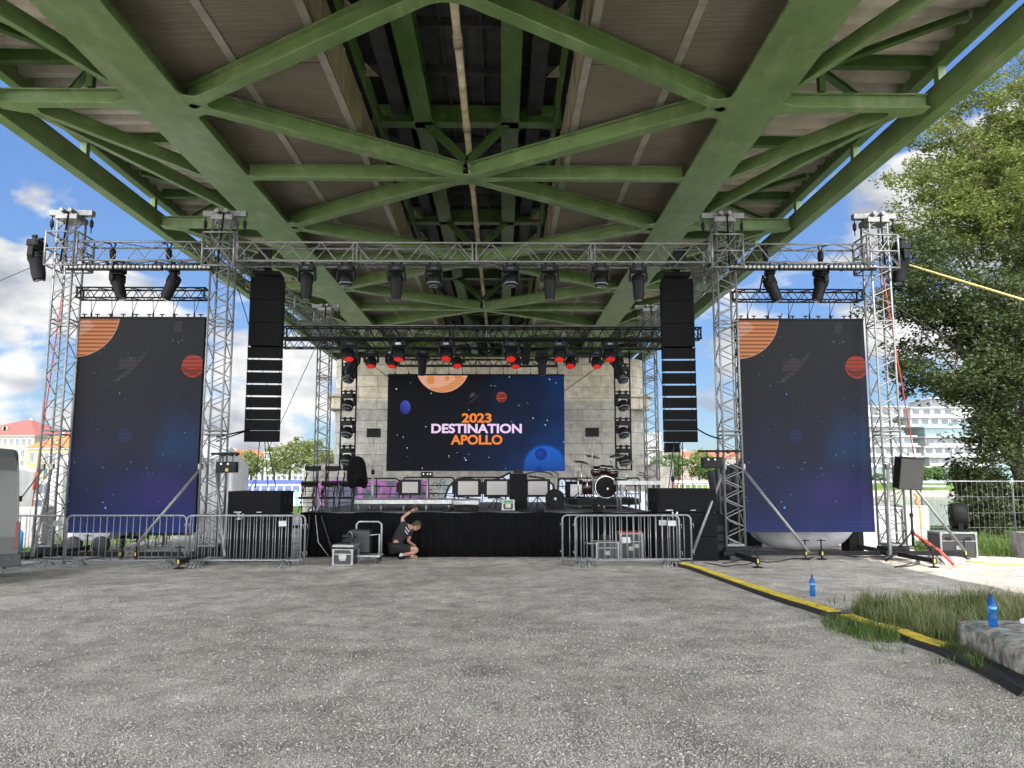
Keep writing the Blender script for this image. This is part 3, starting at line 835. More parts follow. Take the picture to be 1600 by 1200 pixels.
def tower(label, x, y, top, base=True, braces=(), sleeve=True, w=0.42):
    t = thing('lattice_tower', label, 'tower', (x, y, 0), 0, 'aluminium lattice towers of the stage')
    z0 = 0.30
    ch, g = truss_mesh(top - z0 - 0.12, w, w, 0.42, 0.026, 0.0125)
    for c in ch: c.build('chord', M_alu, t, (0, 0, z0), rot=(0, -PI / 2, 0))
    g.build('lacing', M_alu, t, (0, 0, z0), rot=(0, -PI / 2, 0))
    g = MB(); g.box((0, 0, top - 0.06), (1.0, 0.16, 0.13)); g.box((0, 0, top - 0.2), (0.5, 0.5, 0.12)); g.tube((-0.1, -0.3, top - 0.06), (-0.1, 0.3, top - 0.06), 0.05, 10); g.tube((0.1, -0.3, top - 0.06), (0.1, 0.3, top - 0.06), 0.05, 10)
    g.build('head_beam', M_alu, t, bevel=0.008)
    g = MB()                                                         # outrigger base
    g.box((0, 0, 0.16), (0.62, 0.62, 0.1)); g.box((0, 0, 0.25), (0.5, 0.5, 0.08))
    g.build('base_plate', M_blkm, t, bevel=0.01)
    for dx, dy in ((1, 0), (-1, 0), (0, -1), (0, 1)):
        g = MB(); g.box((dx * 0.95, dy * 0.95, 0.14), (1.3 if dx else 0.1, 1.3 if dy else 0.1, 0.09))
        g.box((dx * 1.62, dy * 1.62, 0.14), (0.09, 0.09, 0.12))
        o = g.build('outrigger', M_blkm, t)
        g = MB(); g.tube((dx * 1.62, dy * 1.62, 0.03), (dx * 1.62, dy * 1.62, 0.46), 0.018, 8); g.lathe([(0.11, 0), (0.11, 0.012), (0.03, 0.03)], 12, (dx * 1.62, dy * 1.62, 0.006))
        g.tube((dx * 1.62 - 0.1, dy * 1.62, 0.42), (dx * 1.62 + 0.1, dy * 1.62, 0.42), 0.012, 6)
        g.build('screw_jack', M_blkm, o)
        g = MB(); g.box((dx * 1.62, dy * 1.62 - 0.052, 0.14), (0.035, 0.006, 0.08)); g.build('reflector', M_yel, o)
    for dx, dy in braces:
        g = MB(); g.tube((dx * w / 2, dy * w / 2, 2.05), (dx * 1.35, dy * 1.35, 0.22), 0.032, 10)
        m_ = (Vector((dx * w / 2, dy * w / 2, 2.05)) + Vector((dx * 1.35, dy * 1.35, 0.22))) / 2
        g.tube(m_, Vector((dx * 1.35, dy * 1.35, 0.22)), 0.020, 10); g.box((dx * (w / 2 + .02), dy * (w / 2 + .02), 2.07), (0.09, 0.09, 0.12))
        g.build('brace', M_alu, t)
    if sleeve:
        g = MB(); s = 0.36; za, zb = TRZ - 0.36, TRZ + 0.42
        for sx in (-s, s):
            for sy in (-s, s):
                g.tube((sx, sy, za), (sx, sy, zb), 0.024, 7)
                g.tube((sx, sy, za), (-sx * 0.6, sy, zb), 0.012, 5); g.tube((sx, sy, za), (sx, -sy * 0.6, zb), 0.012, 5)
            for z in (za, zb, (za + zb) / 2):
                g.tube((sx, -s, z), (sx, s, z), 0.02, 7); g.tube((-s, sx, z), (s, sx, z), 0.02, 7)
        g.build('sleeve_block', M_alu, t)
        for sx in (-0.46, 0.46):
            g = MB(); g.tube((sx, 0, top - 0.1), (sx, 0, TRZ + 0.5), 0.011, 6); g.lathe([(0.02, 0), (0.045, 0.05), (0.045, 0.15), (0.02, 0.2)], 8, (sx, 0, TRZ + 0.62))
            g.build('chain', M_blkm, t)
        g = MB(); g.tube((0.05, -0.24, top - 0.1), (0.02, -0.38, TRZ - 0.3), 0.022, 5); g.build('strap', M_blk, t)
    return t
tower('aluminium tower left of the left tall screen, beside the white tents', TX[0], TY, TTOP, braces=((-1, -.2), (0.35, -1)))
tower('aluminium tower between the left tall screen and the left hanging speaker column', TX[1], TY, TTOP, braces=((-1, -.7), (0.6, -1)))
tower('aluminium tower between the right hanging speaker column and the right tall screen', TX[2], TY, TTOP, braces=((-.8, -.5), (1, -.7)))
tower('aluminium tower right of the right tall screen, in front of the leafy tree', TX[3], TY, TTOP, braces=((-.55, -1), (1, -.35)))
tower('slim far tower in front of the left edge of the stone pier', BXT[0], BY, TTOP, braces=(), w=0.42)
tower('slim far tower in front of the right edge of the stone pier', BXT[1], BY, TTOP, braces=(), w=0.42)
GT = 'aluminium trusses of the roof frame'
hw = 0.5
zc = TRZ
truss('long pale truss across the front carrying black moving lights', (TX[1] + .36, TY, zc), (TX[2] - .36, TY, zc), 0.5, 0.44, M_alu, 0.8, 0.024, 0.011, GT)
truss('short pale truss above the left tall screen', (TX[0] + .36, TY, zc), (TX[1] - .36, TY, zc), 0.5, 0.44, M_alu, 0.8, 0.024, 0.011, GT)
truss('short pale truss above the right tall screen', (TX[2] + .36, TY, zc), (TX[3] - .36, TY, zc), 0.5, 0.44, M_alu, 0.8, 0.024, 0.011, GT)
truss('pale truss running back from the left inner tower to the far left tower', (TX[1] + .05, TY + .36, zc), (BXT[0], BY - .36, zc), 0.5, 0.44, M_alu, 0.6, 0.024, 0.011, GT)
truss('pale truss running back from the right inner tower to the far right tower', (TX[2] - .05, TY + .36, zc), (BXT[1], BY - .36, zc), 0.5, 0.44, M_alu, 0.6, 0.024, 0.011, GT)
truss('pale rear truss between the two far towers above the red lights', (BXT[0] + .36, BY, zc), (BXT[1] - .36, BY, zc), 0.5, 0.44, M_alu, 0.8, 0.024, 0.011, GT)
GB = 'black lighting trusses'
YA, YB = 20.6, 23.6
zA, zB = az(521, YA), az(538, YB)
truss('nearer black truss over the stage, its ends past the speaker columns', (ax(437, YA), YA, zA), (ax(1100, YA), YA, zA), 0.3, 0.30, M_blkm, 0.36, 0.022, 0.011, GB)
truss('farther black truss over the stage carrying the row of red lights', (ax(436, YB), YB, zB), (ax(1046, YB), YB, zB), 0.3, 0.26, M_blkm, 0.36, 0.022, 0.011, GB)
YS = 25.6
truss('short black truss just above the wide centre screen', (ax(619, YS), YS, az(567, YS)), (ax(872, YS), YS, az(567, YS)), 0.25, 0.22, M_blkm, 0.35, 0.018, 0.009, GB)
SY = 17.75
for pxa, pxb, side in ((123, 325, 'left'), (1146, 1345, 'right')):
    truss('black truss holding the chains of the %s tall screen' % side, (ax(pxa, SY, 460), SY, az(461, SY)), (ax(pxb, SY, 460), SY, az(461, SY)), 0.28, 0.24, M_blkm, 0.36, 0.02, 0.010, GB)
for i, (px, s) in enumerate(((88, -1), (1390, 1))):                 # red and white ratchet straps down the outer towers
    x = ax(px, TY, 420)
    g = MB()
    pa, pb = Vector((x, TY + .4, TRZ)), (gnd(40, 862) if s < 0 else gnd(1452, 850))
    g.path([pa, pa.lerp(pb, .5), pb], 0.016, 5)
    g.tube(pa.lerp(pb, .72), pa.lerp(pb, .78), 0.045, 6)
    tag(g.build('ratchet_strap', M_redp), 'red ratchet strap running down beside the %s' % ('outer tower by the white tents' if s < 0 else 'outer tower by the leafy tree'), 'strap', 'red ratchet straps')
g = MB(); pa = at(1400, 408, TY); pb = Vector((13.6, 14.2, az(560, 14.2)))
g.path([pa, pa.lerp(pb, .5), pb, pb + (pb - pa) * 1.1], 0.026, 6)
tag(g.build('guy_strap', M_strap), 'yellow strap stretched from the right outer tower to beyond the tree', 'strap')
g = MB(); pa = at(62, 412, TY); pb = at(-120, 490, 16); g.path([pa, pb, pb + (pb - pa)], 0.008, 5)
tag(g.build('guy_wire', M_rope), 'thin black wire leaving the left outer tower against the blue sky', 'wire')
for pts, Ys, lab in ((((372, 452), (420, 610)), (TY, 26), 'thin black wire behind the left speaker column'),
                (((492, 545), (388, 770)), (25, 26), 'thin diagonal wire between left speaker column and far left tower'),
                (((1222, 490), (1180, 640)), (TY, 26), 'thin black wire between right speaker column and right inner tower'),
                (((1022, 560), (1090, 780)), (25, 27), 'thin diagonal wire behind the right speaker column'),
                (((552, 548), (608, 590)), (23.6, 26), 'thin cable from the black truss to the top left corner of the centre screen'),
                (((965, 552), (880, 612)), (23.6, 26), 'thin cable from the black truss to the right edge of the centre screen')):
    g = MB(); g.tube(at(*pts[0], Ys[0]), at(*pts[1], Ys[1]), 0.011, 5)
    tag(g.build('guy_wire', M_rope), lab, 'wire')

# ================================================================== LIGHTS
def moving_head(kind):
    """hangs from its clamp at the origin, lens pointing down; returns the thing"""
    t = thing('moving_head_light', 'x', 'stage light', (0, 0, 0))
    g = MB()
    for s in (-0.11, 0.11): g.box((s, 0, -0.01), (0.05, 0.08, 0.1)); g.tube((s, -0.05, 0.03), (s, 0.05, 0.03), 0.035, 8)
    g.build('clamp', M_blkm, t)
    g = MB(); g.prism([(-0.19, -0.13), (0.19, -0.13), (0.22, -0.08), (0.22, 0.08), (0.19, 0.13), (-0.19, 0.13), (-0.22, 0.08), (-0.22, -0.08)], -0.2, -0.06)
    b = g.build('base', M_blkm, t, bevel=0.012)
    g = MB(); g.box((0, -0.134, -0.13), (0.16, 0.006, 0.06)); g.build('display', M_lens, b)
    for s in (-1, 1):
        g = MB(); g.prism([(s * 0.19, -0.2), (s * 0.25, -0.24), (s * 0.25, -0.42), (s * 0.22, -0.47), (s * 0.19, -0.42)][::s], -0.06, 0.06, Matrix.Rotation(PI / 2, 4, 'X'))
        g.build('yoke_arm', M_blkm, t, bevel=0.01)
    h = MB()
    if kind == 'profile':
        h.lathe([(0.10, 0.17), (0.17, 0.12), (0.175, -0.06), (0.15, -0.12), (0.145, -0.38), (0.125, -0.5), (0.12, -0.53)], 18)
        h.lathe([(0.18, 0.06), (0.18, 0.04)], 18); h.lathe([(0.18, -0.02), (0.18, -0.04)], 18)
        lz, lr = -0.531, 0.10
    else:
        h.lathe([(0.08, 0.16), (0.15, 0.12), (0.18, 0.02), (0.18, -0.08), (0.155, -0.14), (0.15, -0.17)], 18)
        h.lathe([(0.186, 0.03), (0.186, 0.01)], 18)
        lz, lr = -0.171, 0.14
    hd = h.build('head', M_blkg, t, (0, 0, -0.42))
    if kind == 'red':
        for i in range(19):
            a = 0 if i == 0 else 2 * PI * (i - 1) / (6 if i < 7 else 12)
            rr = 0 if i == 0 else (0.055 if i < 7 else 0.11)
            rep('led_lens', lambda g: g.lathe([(0.021, 0.0), (0.021, -0.008), (0.012, -0.014)], 8), M_red, hd, (rr * math.cos(a), rr * math.sin(a), lz), 'led')
    else:
        g = MB(); g.lathe([(lr, 0.0), (lr * 0.9, -0.012), (lr * 0.4, -0.022)], 16, (0, 0, lz)); g.build('lens', M_lens, hd)
        if kind == 'wash':
            g = MB(); g.lathe([(0.158, -0.1), (0.186, -0.09), (0.186, -0.105), (0.162, -0.115)], 18); g.build('trim_ring', M_galv, hd)
    return t
proto = {}
def light(kind, label, loc, tilt=0.0, pan=0.0, group=None, scale=1.0, up=None):
    """tilt: head swing (rad) about the yoke axis, pan about z"""
    if kind not in proto: t = moving_head(kind); proto[kind] = t
    else: t = dup(proto[kind])
    t.location = loc; t.rotation_euler = (0, 0, pan) if up is None else up
    t['label'] = label
    if group: t['group'] = group
    for c in t.children if False else [o for o in bpy.data.objects if o.parent is t and o.name.startswith('head')]:
        c.rotation_euler = (tilt, 0, 0)
    if scale != 1.0: t.scale = (scale,) * 3
    return t
GF = 'moving lights hanging from the front truss'
ordn = ['first', 'second', 'third', 'fourth', 'fifth', 'sixth', 'seventh', 'eighth', 'ninth', 'tenth']
for i, (px, k) in enumerate(((480, 'profile'), (541, 'wash'), (620, 'profile'), (678, 'wash'), (798, 'wash'), (859, 'profile'), (938, 'wash'), (997, 'profile'))):
    light(k, '%s black moving light hanging %s from the left on the front truss' % ('long barrelled' if k == 'profile' else 'short round', ordn[i]),
          (ax(px, TY - .1, 420), TY - 0.1, TRZ - 0.25), tilt=random.uniform(-.05, .1), pan=random.uniform(-.15, .15), group=GF, scale=0.88)
for px, pan, lab in ((182, 0.2, 'left of the two above the left tall screen'), (270, -0.3, 'right of the two above the left tall screen'), (1204, 0.3, 'left of the two above the right tall screen'), (1284, -.2, 'right of the two above the right tall screen')):
    inner = lab.startswith('right')
    o = light('profile', 'tipped long black moving light, ' + lab, (ax(px, TY, 430), TY + 0.05, TRZ - 0.26), tilt=(0.35), pan=(PI / 2 + (0.25 if inner else 2.9)), group='moving lights above the side screens', scale=1.0)
for px, s, lab in ((76, -1, 'left'), (1390, 1, 'right')):
    x = ax(px, TY, 400) + s * 0.1
    light('profile', 'long black moving light hung outside the %s outer tower' % lab, (x + s * 0.12, TY - 0.1, TRZ + 0.32), tilt=0.2, pan=-s * PI / 2 + PI, group='moving lights on the outer towers', scale=1.05)
GR = 'moving lights over the stage with red glowing fronts'
reds = [(541, 534, YA), (577, 545, YB), (611, 545, YB), (621, 535, YA), (697, 534, YA), (713, 548, YB), (798, 534, YA), (806, 548, YB), (876, 534, YA), (893, 545, YB), (934, 545, YB), (955, 534, YA)]
order = sorted(range(12), key=lambda i: reds[i][0])
for n, i in enumerate(order):
    px, py, Y = reds[i]
    lab = 'red fronted moving light, number %d of 12 from the left under the black trusses' % (n + 1)
    lab = ['leftmost red fronted light, directly above the left column of lights', 'second red light from the left, lower and alone beside the left column', 'lower of the close pair of red lights left of the centre screen', 'upper of the close pair of red lights left of the centre screen',
           'red light high over the orange planet of the centre screen', 'small low red light right above the orange planet', 'upper red light of the pair above the red planet', 'lower red light of the pair above the red planet',
           'higher red light of the pair above the right end of the centre screen', 'lower red light of the pair above the right end of the centre screen', 'single low red light between centre screen and right column of lights', 'rightmost red fronted light, above the right column of lights'][n]
    z = (zA - 0.18) if Y == YA else (zB - 0.16)
    light('red', lab, (ax(px, Y), Y, z), tilt=random.uniform(-.55, -.35), pan=random.uniform(-.3, .3), group=GR, scale=0.95)
for px, lab in ((658, 'left'), (848, 'right')):
    light('profile', 'unlit long black light above the %s half of the centre screen' % lab, (ax(px, YB), YB, zB - 0.14), tilt=random.uniform(0.0, .2), pan=(0.3 if lab == 'left' else PI - .3), group='long lights under the far black truss', scale=1.0)
g = MB(); g.box((0, 0, 0), (0.22, 0.3, 0.62), (0, 0.12, 0)); g.tube((0, 0, 0.3), (0, 0, 0.5), 0.03, 8)
o = g.build('box_unit', M_blk, None, at(823, 553, YB), bevel=0.03)
tag(o, 'narrow black box hanging under the truss right of the centre', 'box light')
# ladders with four lights each
for side, px0, px1, lab in ((-1, 533, 556, 'left'), (1, 961, 985, 'right')):
    Y = 24.2
    zt, zb = az(530, Y), az(735, Y)
    xc = ax((px0 + px1) / 2, Y, 640); wd = (px1 - px0) * Y / 1200
    t = thing('light_ladder', 'black hanging ladder of lights %s of the centre screen' % lab, 'ladder frame', (xc, Y, zb), 0, 'hanging ladders of lights')
    g = MB(); g.tube((-wd / 2, 0, 0), (-wd / 2, 0, zt - zb), 0.025, 8); g.build('rail', M_blkm, t)
    g = MB(); g.tube((wd / 2, 0, 0), (wd / 2, 0, zt - zb), 0.025, 8); g.build('rail', M_blkm, t)
    rz = [az(p, Y) - zb for p in (569, 612, 654, 697)]
    for i, z in enumerate(rz):
        g = MB(); g.tube((-wd / 2, 0, z), (wd / 2, 0, z), 0.022, 8); g.build('rung', M_blkm, t)
        light('wash', '%s light from the top on the %s hanging ladder' % (('topmost', 'second', 'third', 'lowest')[i], lab), (xc, Y - 0.06, zb + z - 0.02), tilt=0.45, pan=PI + side * 0.35, group='short lights on the two ladders', scale=0.98)
    g = MB(); g.tube((-wd / 2, 0, 0.02), (wd / 2, 0, 0.02), 0.022, 8); g.build('rung', M_blkm, t)
for px, lab in ((549, 'left'), (966, 'right')):
    light('profile', 'long tilted black light at the head of the %s ladder' % lab, (ax(px, YB), YB, zB - 0.2), tilt=0.5, pan=PI - 0.5 * (1 if px < 700 else -1), group='tilted lights above the ladders', scale=.95)
# light bars of round lamps
for side, pxa, pxb, pa_, pb_ in (('left', 100, 330, 415, 421), ('right', 1140, 1372, 417, 409)):
    for k in range(3):
        f0, f1 = k / 3, (k + 1) / 3
        Y = TY - 0.32
        a = at(pxa + (pxb - pxa) * f0 + 1, 416.5, Y); b_ = at(pxa + (pxb - pxa) * f1 - 1, 416.5, Y)
        L_ = b_.x - a.x
        t = thing('light_bar', 'bar of round lamps under the %s short truss, %s' % (side, ('its left third', 'its middle third', 'its right third')[k]), 'light bar', a, 0, 'bars of round lamps under the side trusses')
        g = MB(); g.box((L_ / 2, 0.07, 0), (L_, 0.12, 0.13)); g.build('housing', M_blkm, t, bevel=0.01)
        for j in range(11):
            rep('lamp', lambda g: g.lathe([(0.043, 0), (0.043, 0.008), (0.03, 0.02), (0.008, 0.024)], 12, rot=(PI / 2, 0, 0)), M_lampw, t, (L_ * (j + .5) / 11, 0.008, 0), 'barlamp')
        for j in (0.15, 0.85):
            g = MB(); g.box((L_ * j, 0.08, 0.1), (0.05, 0.04, 0.1)); g.build('hook', M_blkm, t)
for side, x0 in (('left', TX[0] + 1.0), ('right', TX[2] + 1.0)):
    for k in range(2):
        x = x0 + 1.3 * k
        t = thing('chain_hoist', 'black chain hoist inside the truss above the %s tall screen, %s one' % (side, ('left', 'right')[k]), 'hoist', (x, TY, TRZ), 0, 'chain hoists')
        g = MB(); g.lathe([(0.05, -0.12), (0.07, -0.05), (0.07, 0.08), (0.04, 0.12)], 10); g.build('body', M_blkm, t)
        g = MB(); g.path([(-0.1, -0.2, 0.22), (-0.06, 0, 0.24), (0, 0, 0.1), (0.06, 0, 0.24), (0.1, -0.2, 0.22)], 0.02, 6); g.build('sling', M_blk, t)
        g = MB(); g.tube((0, 0, -0.1), (0, 0.25, az(461, SY) + .12 - TRZ), 0.008, 5); g.tube((0, 0.25, az(461, SY) + .5 - TRZ), (-.09, .25, az(461, SY) + .1 - TRZ), .02, 5); g.tube((0, 0.25, az(461, SY) + .5 - TRZ), (.09, .25, az(461, SY) + .1 - TRZ), .02, 5); g.build('chain', M_blkm, t)
# cables draped along the front truss
rs = random.Random(5)
for i, (xa, xb) in enumerate(((TX[1] + .5, -2.0), (-2.0, 1.5), (1.5, TX[2] - .4), (TX[0] + .4, TX[1] - .4), (TX[2] + .5, TX[3] - .4))):
    g = MB()
    for k in range(3):
        pts = []
        n = 26
        for j in range(n + 1):
            x = xa + (xb - xa) * j / n
            pts.append((x, TY - 0.22 + 0.03 * k + 0.04 * rs.random(), TRZ - 0.24 - 0.06 * rs.random() - (0.10 if rs.random() < .12 else 0)))
        g.path(pts, 0.009, 5)
    tag(g.build('cable_bundle', M_rope), 'black cables tied along the underside of the front truss, ' + ('left part by the speaker column', 'middle part', 'right part by the speaker column', 'over the left tall screen', 'over the right tall screen')[i], 'cables', 'cable bundles on the truss')

# ================================================================== LINE ARRAYS
for side, pxc, pxb, YL in (('left', 412, 405, 18.2), ('right', 1062, 1066, 18.2)):
    X = ax(pxc, YL, 560)
    t = thing('line_array', 'tall hanging column of black speakers on the %s of the stage' % side, 'speaker column', (X, YL, az(432, YL)), 0, 'hanging speaker columns')
    ztop = az(434, YL); zbot = az(690, YL)
    bounds = [434, 469, 505, 541, 560.5, 580, 599.5, 618.5, 637.5, 656, 673, 691]
    rz = 0.10 if side == 'left' else -0.04
    t.rotation_euler = (0, 0, rz)
    for k in range(len(bounds) - 1):
        ya, yb = bounds[k], bounds[k + 1]
        z1, z0 = az(ya, YL) - ztop, az(yb, YL) - ztop
        gap = 0.0
        if 3 <= k <= 8: gap = 0.034
        H = z1 - z0 - gap - 0.006
        elev = math.atan((az((ya + yb) / 2, YL) - CAM_H) / YL)
        tilt = 0.0 if k < 3 else elev
        D = 0.52
        def cab(g):
            g.prism([(-0.37, 0), (0.37, 0), (0.33, D), (-0.33, D)], -H / 2, H / 2)
        g = MB(); cab(g)
        zc_ = (z1 - gap + z0) / 2 + (ztop - az(432, YL))
        o = g.build('cabinet', M_cab, t, (0, 0, zc_), bevel=0.006, rot=(tilt, 0, 0))
        g = MB(); g.box((0, -0.008, 0), (0.68, 0.014, H - 0.03)); g.build('grille', M_grille, o)
        for sx in (-0.375, 0.375):
            g = MB(); g.box((sx, 0.05, 0), (0.02, 0.05, H + gap * 0.7)); g.box((sx * .93, 0.45, 0), (0.02, 0.05, H + gap * .7)); g.build('rigging_plate', M_blkm, o)
    g = MB(); g.box((0, 0.25, 0.06), (0.62, 0.7, 0.08)); g.box((0, 0.25, 0.16), (0.12, 0.6, 0.14)); g.tube((0, 0.25, 0.2), (0, 0.25, 0.34), 0.05, 8); g.build('flying_frame', M_blkm, t)
    g = MB(); g.tube((0, 0.25, 0.3), (0, 0.0, TRZ + 0.25 - ztop), 0.02, 6); g.box((0, -0.3, TRZ - ztop), (0.3, 0.1, 0.5)); g.build('hoist', M_blkm, t)
    for k, xo in enumerate((-0.1, 0.02, 0.09)):
        g = MB(); p0 = Vector((xo, 0.4, zbot - ztop)); g.path(sag(p0, (xo * 2.2, 0.7 + 0.2 * k, 1.55 - ztop), 0.02 * k, 8), 0.012, 5); g.build('speaker_cable', M_rope, t)
# pipes with boxed floodlights on the inner towers
for side, pxa, pxb, py, bx, by in (('left', 330, 374, 709, 355, 730), ('right', 1090, 1158, 705, 1112, 723)):
    Y = TY - 0.26
    a, b_ = at(pxa, py, Y), at(pxb, py, Y)
    t = thing('pipe', 'black pipe clamped across the %s inner tower above the box lamp' % side, 'pipe', a, 0, 'pipes on the inner towers')
    g = MB(); g.tube((0, 0, 0), (b_.x - a.x, 0, 0), 0.025, 8); g.build('tube', M_blkm, t)
    for f in (.45, .7, .9):
        g = MB(); g.box(((b_.x - a.x) * f, 0, -0.01), (0.06, 0.08, 0.09)); g.build('clamp', M_blkm, t)
    c = at(bx, by, Y)
    t = thing('box_lamp', 'black box lamp %s hanging from the pipe on the %s inner tower' % ('with a yellow sticker' if side == 'left' else 'with thin white mark', side), 'lamp', c, 0, 'box lamps on the inner towers')
    g = MB(); g.box((0, 0, 0), (0.44, 0.2, 0.24)); g.build('body', M_blkm, t, bevel=0.015)
    g = MB(); g.tube((-0.1, 0, 0.12), (-0.1, 0, 0.29), 0.012, 6); g.tube((0.12, 0, 0.12), (0.12, 0, 0.29), 0.012, 6); g.build('bracket', M_blkm, t)
    if side == 'left':
        g = MB(); g.box((0.03, -0.103, -0.06), (0.06, 0.004, 0.07)); g.build('sticker', M_yel, t)
    for xx in (-0.1, 0.05):
        g = MB(); g.lathe([(0.028, 0), (0.02, 0.012)], 10, (xx, -0.1, 0.07), (PI / 2, 0, 0)); g.build('knob', M_lampw, t)
g = MB(); pa = at(338, 683, TY); pb = at(392, 671, 18.2); g.tube(pa, pb, 0.02, 6); g.tube(pa + Vector((0, 0, -.1)), pb, 0.016, 6)
tag(g.build('tie_rod', M_blkm), 'black rod tying the left speaker column to the left inner tower', 'rod', 'tie rods')
g = MB(); pa = at(1088, 669, 18.2); pb = at(1130, 686, TY); g.path(sag(pa, pb, 0.05), 0.018, 6)
tag(g.build('tie_rod', M_blkm), 'black line tying the right speaker column to the right inner tower', 'rod', 'tie rods')
# ================================================================== SCREENS
def emi(name, col, es=1.0, stripe=0.0, col2=None, vec=None):
    """self-lit screen colour; stripe: scan-line contrast; col2: colour at the far end of vec=(origin, end) in local metres"""
    m = bpy.data.materials.new(name); m.use_nodes = True
    N, L = m.node_tree.nodes, m.node_tree.links
    b = N['Principled BSDF']; b.inputs['Base Color'].default_value = (0.006, 0.006, 0.007, 1); b.inputs['Roughness'].default_value = 0.6; b.inputs['Specular IOR Level'].default_value = 0.08
    b.inputs['Emission Strength'].default_value = es
    tc = N.new('ShaderNodeTexCoord')
    out = None
    if col2:
        o_, e_ = Vector(vec[0]), Vector(vec[1]); d = e_ - o_
        vm = N.new('ShaderNodeVectorMath'); vm.operation = 'SUBTRACT'; vm.inputs[1].default_value = o_
        L.new(tc.outputs['Object'], vm.inputs[0])
        dp = N.new('ShaderNodeVectorMath'); dp.operation = 'DOT_PRODUCT'; dp.inputs[1].default_value = d / d.length_squared
        L.new(vm.outputs[0], dp.inputs[0])
        nz = N.new('ShaderNodeTexNoise'); nz.inputs['Scale'].default_value = 0.8; nz.inputs['Detail'].default_value = 2; L.new(tc.outputs['Object'], nz.inputs['Vector'])
        ma = N.new('ShaderNodeMath'); ma.operation = 'MULTIPLY_ADD'; ma.inputs[1].default_value = 0.55; L.new(nz.outputs['Fac'], ma.inputs[0])
        sb = N.new('ShaderNodeMath'); sb.operation = 'SUBTRACT'; sb.inputs[1].default_value = 0.27; L.new(dp.outputs['Value'], sb.inputs[0]); L.new(sb.outputs[0], ma.inputs[2])
        rp = N.new('ShaderNodeValToRGB')
        cols = [col] + list(col2)
        rp.color_ramp.elements[0].color = (*cols[0], 1); rp.color_ramp.elements[0].position = 0
        rp.color_ramp.elements[1].color = (*cols[-1], 1); rp.color_ramp.elements[1].position = 1
        for i, c in enumerate(cols[1:-1]):
            e = rp.color_ramp.elements.new((i + 1) / (len(cols) - 1)); e.color = (*c, 1)
        L.new(ma.outputs[0], rp.inputs[0]); out = rp.outputs[0]
    if stripe:
        wv = N.new('ShaderNodeTexWave'); wv.bands_direction = 'Z'; wv.inputs['Scale'].default_value = 3.4; wv.inputs['Distortion'].default_value = 0.0
        L.new(tc.outputs['Object'], wv.inputs['Vector'])
        r2 = N.new('ShaderNodeValToRGB'); r2.color_ramp.elements[0].color = (1 - stripe,) * 3 + (1,); r2.color_ramp.elements[1].color = (1, 1, 1, 1)
        r2.color_ramp.elements[0].position = 0.1; r2.color_ramp.elements[1].position = 0.7
        L.new(wv.outputs['Fac'], r2.inputs[0])
        mx = N.new('ShaderNodeMixRGB'); mx.blend_type = 'MULTIPLY'; mx.inputs[0].default_value = 1
        if out is None: mx.inputs[1].default_value = (*col, 1)
        else: L.new(out, mx.inputs[1])
        L.new(r2.outputs[0], mx.inputs[2]); out = mx.outputs[0]
    if out is None: b.inputs['Emission Color'].default_value = (*col, 1)
    else: L.new(out, b.inputs['Emission Color'])
    MATS[name] = m
    return m
E = 0.24          # screens are seen at this fraction of display white under the chosen exposure
M_scr_c = emi('screen_centre', (0.001, 0.0015, 0.003), E, 0.0, [(0.001, 0.002, 0.005), (0.002, 0.012, 0.045), (0.003, 0.035, 0.16)], ((-2.2, 0, 3.0), (2.9, 0, 0)))
M_scr_s = emi('screen_side', (0.014, 0.017, 0.018), E, 0.25, [(0.012, 0.014, 0.020), (0.014, 0.020, 0.065), (0.022, 0.038, 0.20)], ((-0.4, 0, 4.4), (0.4, 0, -0.4)))
def blob(m, c, r, col):
    N, L = m.node_tree.nodes, m.node_tree.links; b = N['Principled BSDF']
    tc = N.new('ShaderNodeTexCoord'); nz = N.new('ShaderNodeTexNoise'); nz.inputs['Scale'].default_value = 0.7; L.new(tc.outputs['Object'], nz.inputs['Vector'])
    ad = N.new('ShaderNodeMixRGB'); ad.blend_type = 'ADD'; ad.inputs[0].default_value = 1.3
    L.new(tc.outputs['Object'], ad.inputs[1]); L.new(nz.outputs['Color'], ad.inputs[2])
    mp = N.new('ShaderNodeVectorMath'); mp.operation = 'SUBTRACT'; mp.inputs[1].default_value = (c[0] + .65, .65, c[1] + .65); L.new(ad.outputs[0], mp.inputs[0])
    sc = N.new('ShaderNodeVectorMath'); sc.operation = 'MULTIPLY'; sc.inputs[1].default_value = (1 / r[0], 0, 1 / r[1]); L.new(mp.outputs[0], sc.inputs[0])
    ln = N.new('ShaderNodeVectorMath'); ln.operation = 'LENGTH'; L.new(sc.outputs[0], ln.inputs[0])
    mr = N.new('ShaderNodeMapRange'); mr.interpolation_type = 'SMOOTHSTEP'; mr.inputs['From Min'].default_value = 0; mr.inputs['From Max'].default_value = 1; mr.inputs['To Min'].default_value = 1; mr.inputs['To Max'].default_value = 0
    L.new(ln.outputs['Value'], mr.inputs['Value'])
    mx = N.new('ShaderNodeMixRGB'); mx.blend_type = 'MIX'; mx.inputs[2].default_value = (*col, 1)
    src = b.inputs['Emission Color'].links[0].from_socket
    L.new(mr.outputs[0], mx.inputs[0]); L.new(src, mx.inputs[1]); L.new(mx.outputs[0], b.inputs['Emission Color'])
blob(M_scr_s, (0.9, 1.9), (1.0, 0.9), (0.008, 0.035, 0.10))
blob(M_scr_s, (0.55, 0.8), (1.3, 0.6), (0.030, 0.022, 0.13))
M_teal = emi('screen_teal', (0.012, 0.06, 0.12), E, 0.45)
M_purp = emi('screen_purple', (0.07, 0.03, 0.21), E, 0.3)
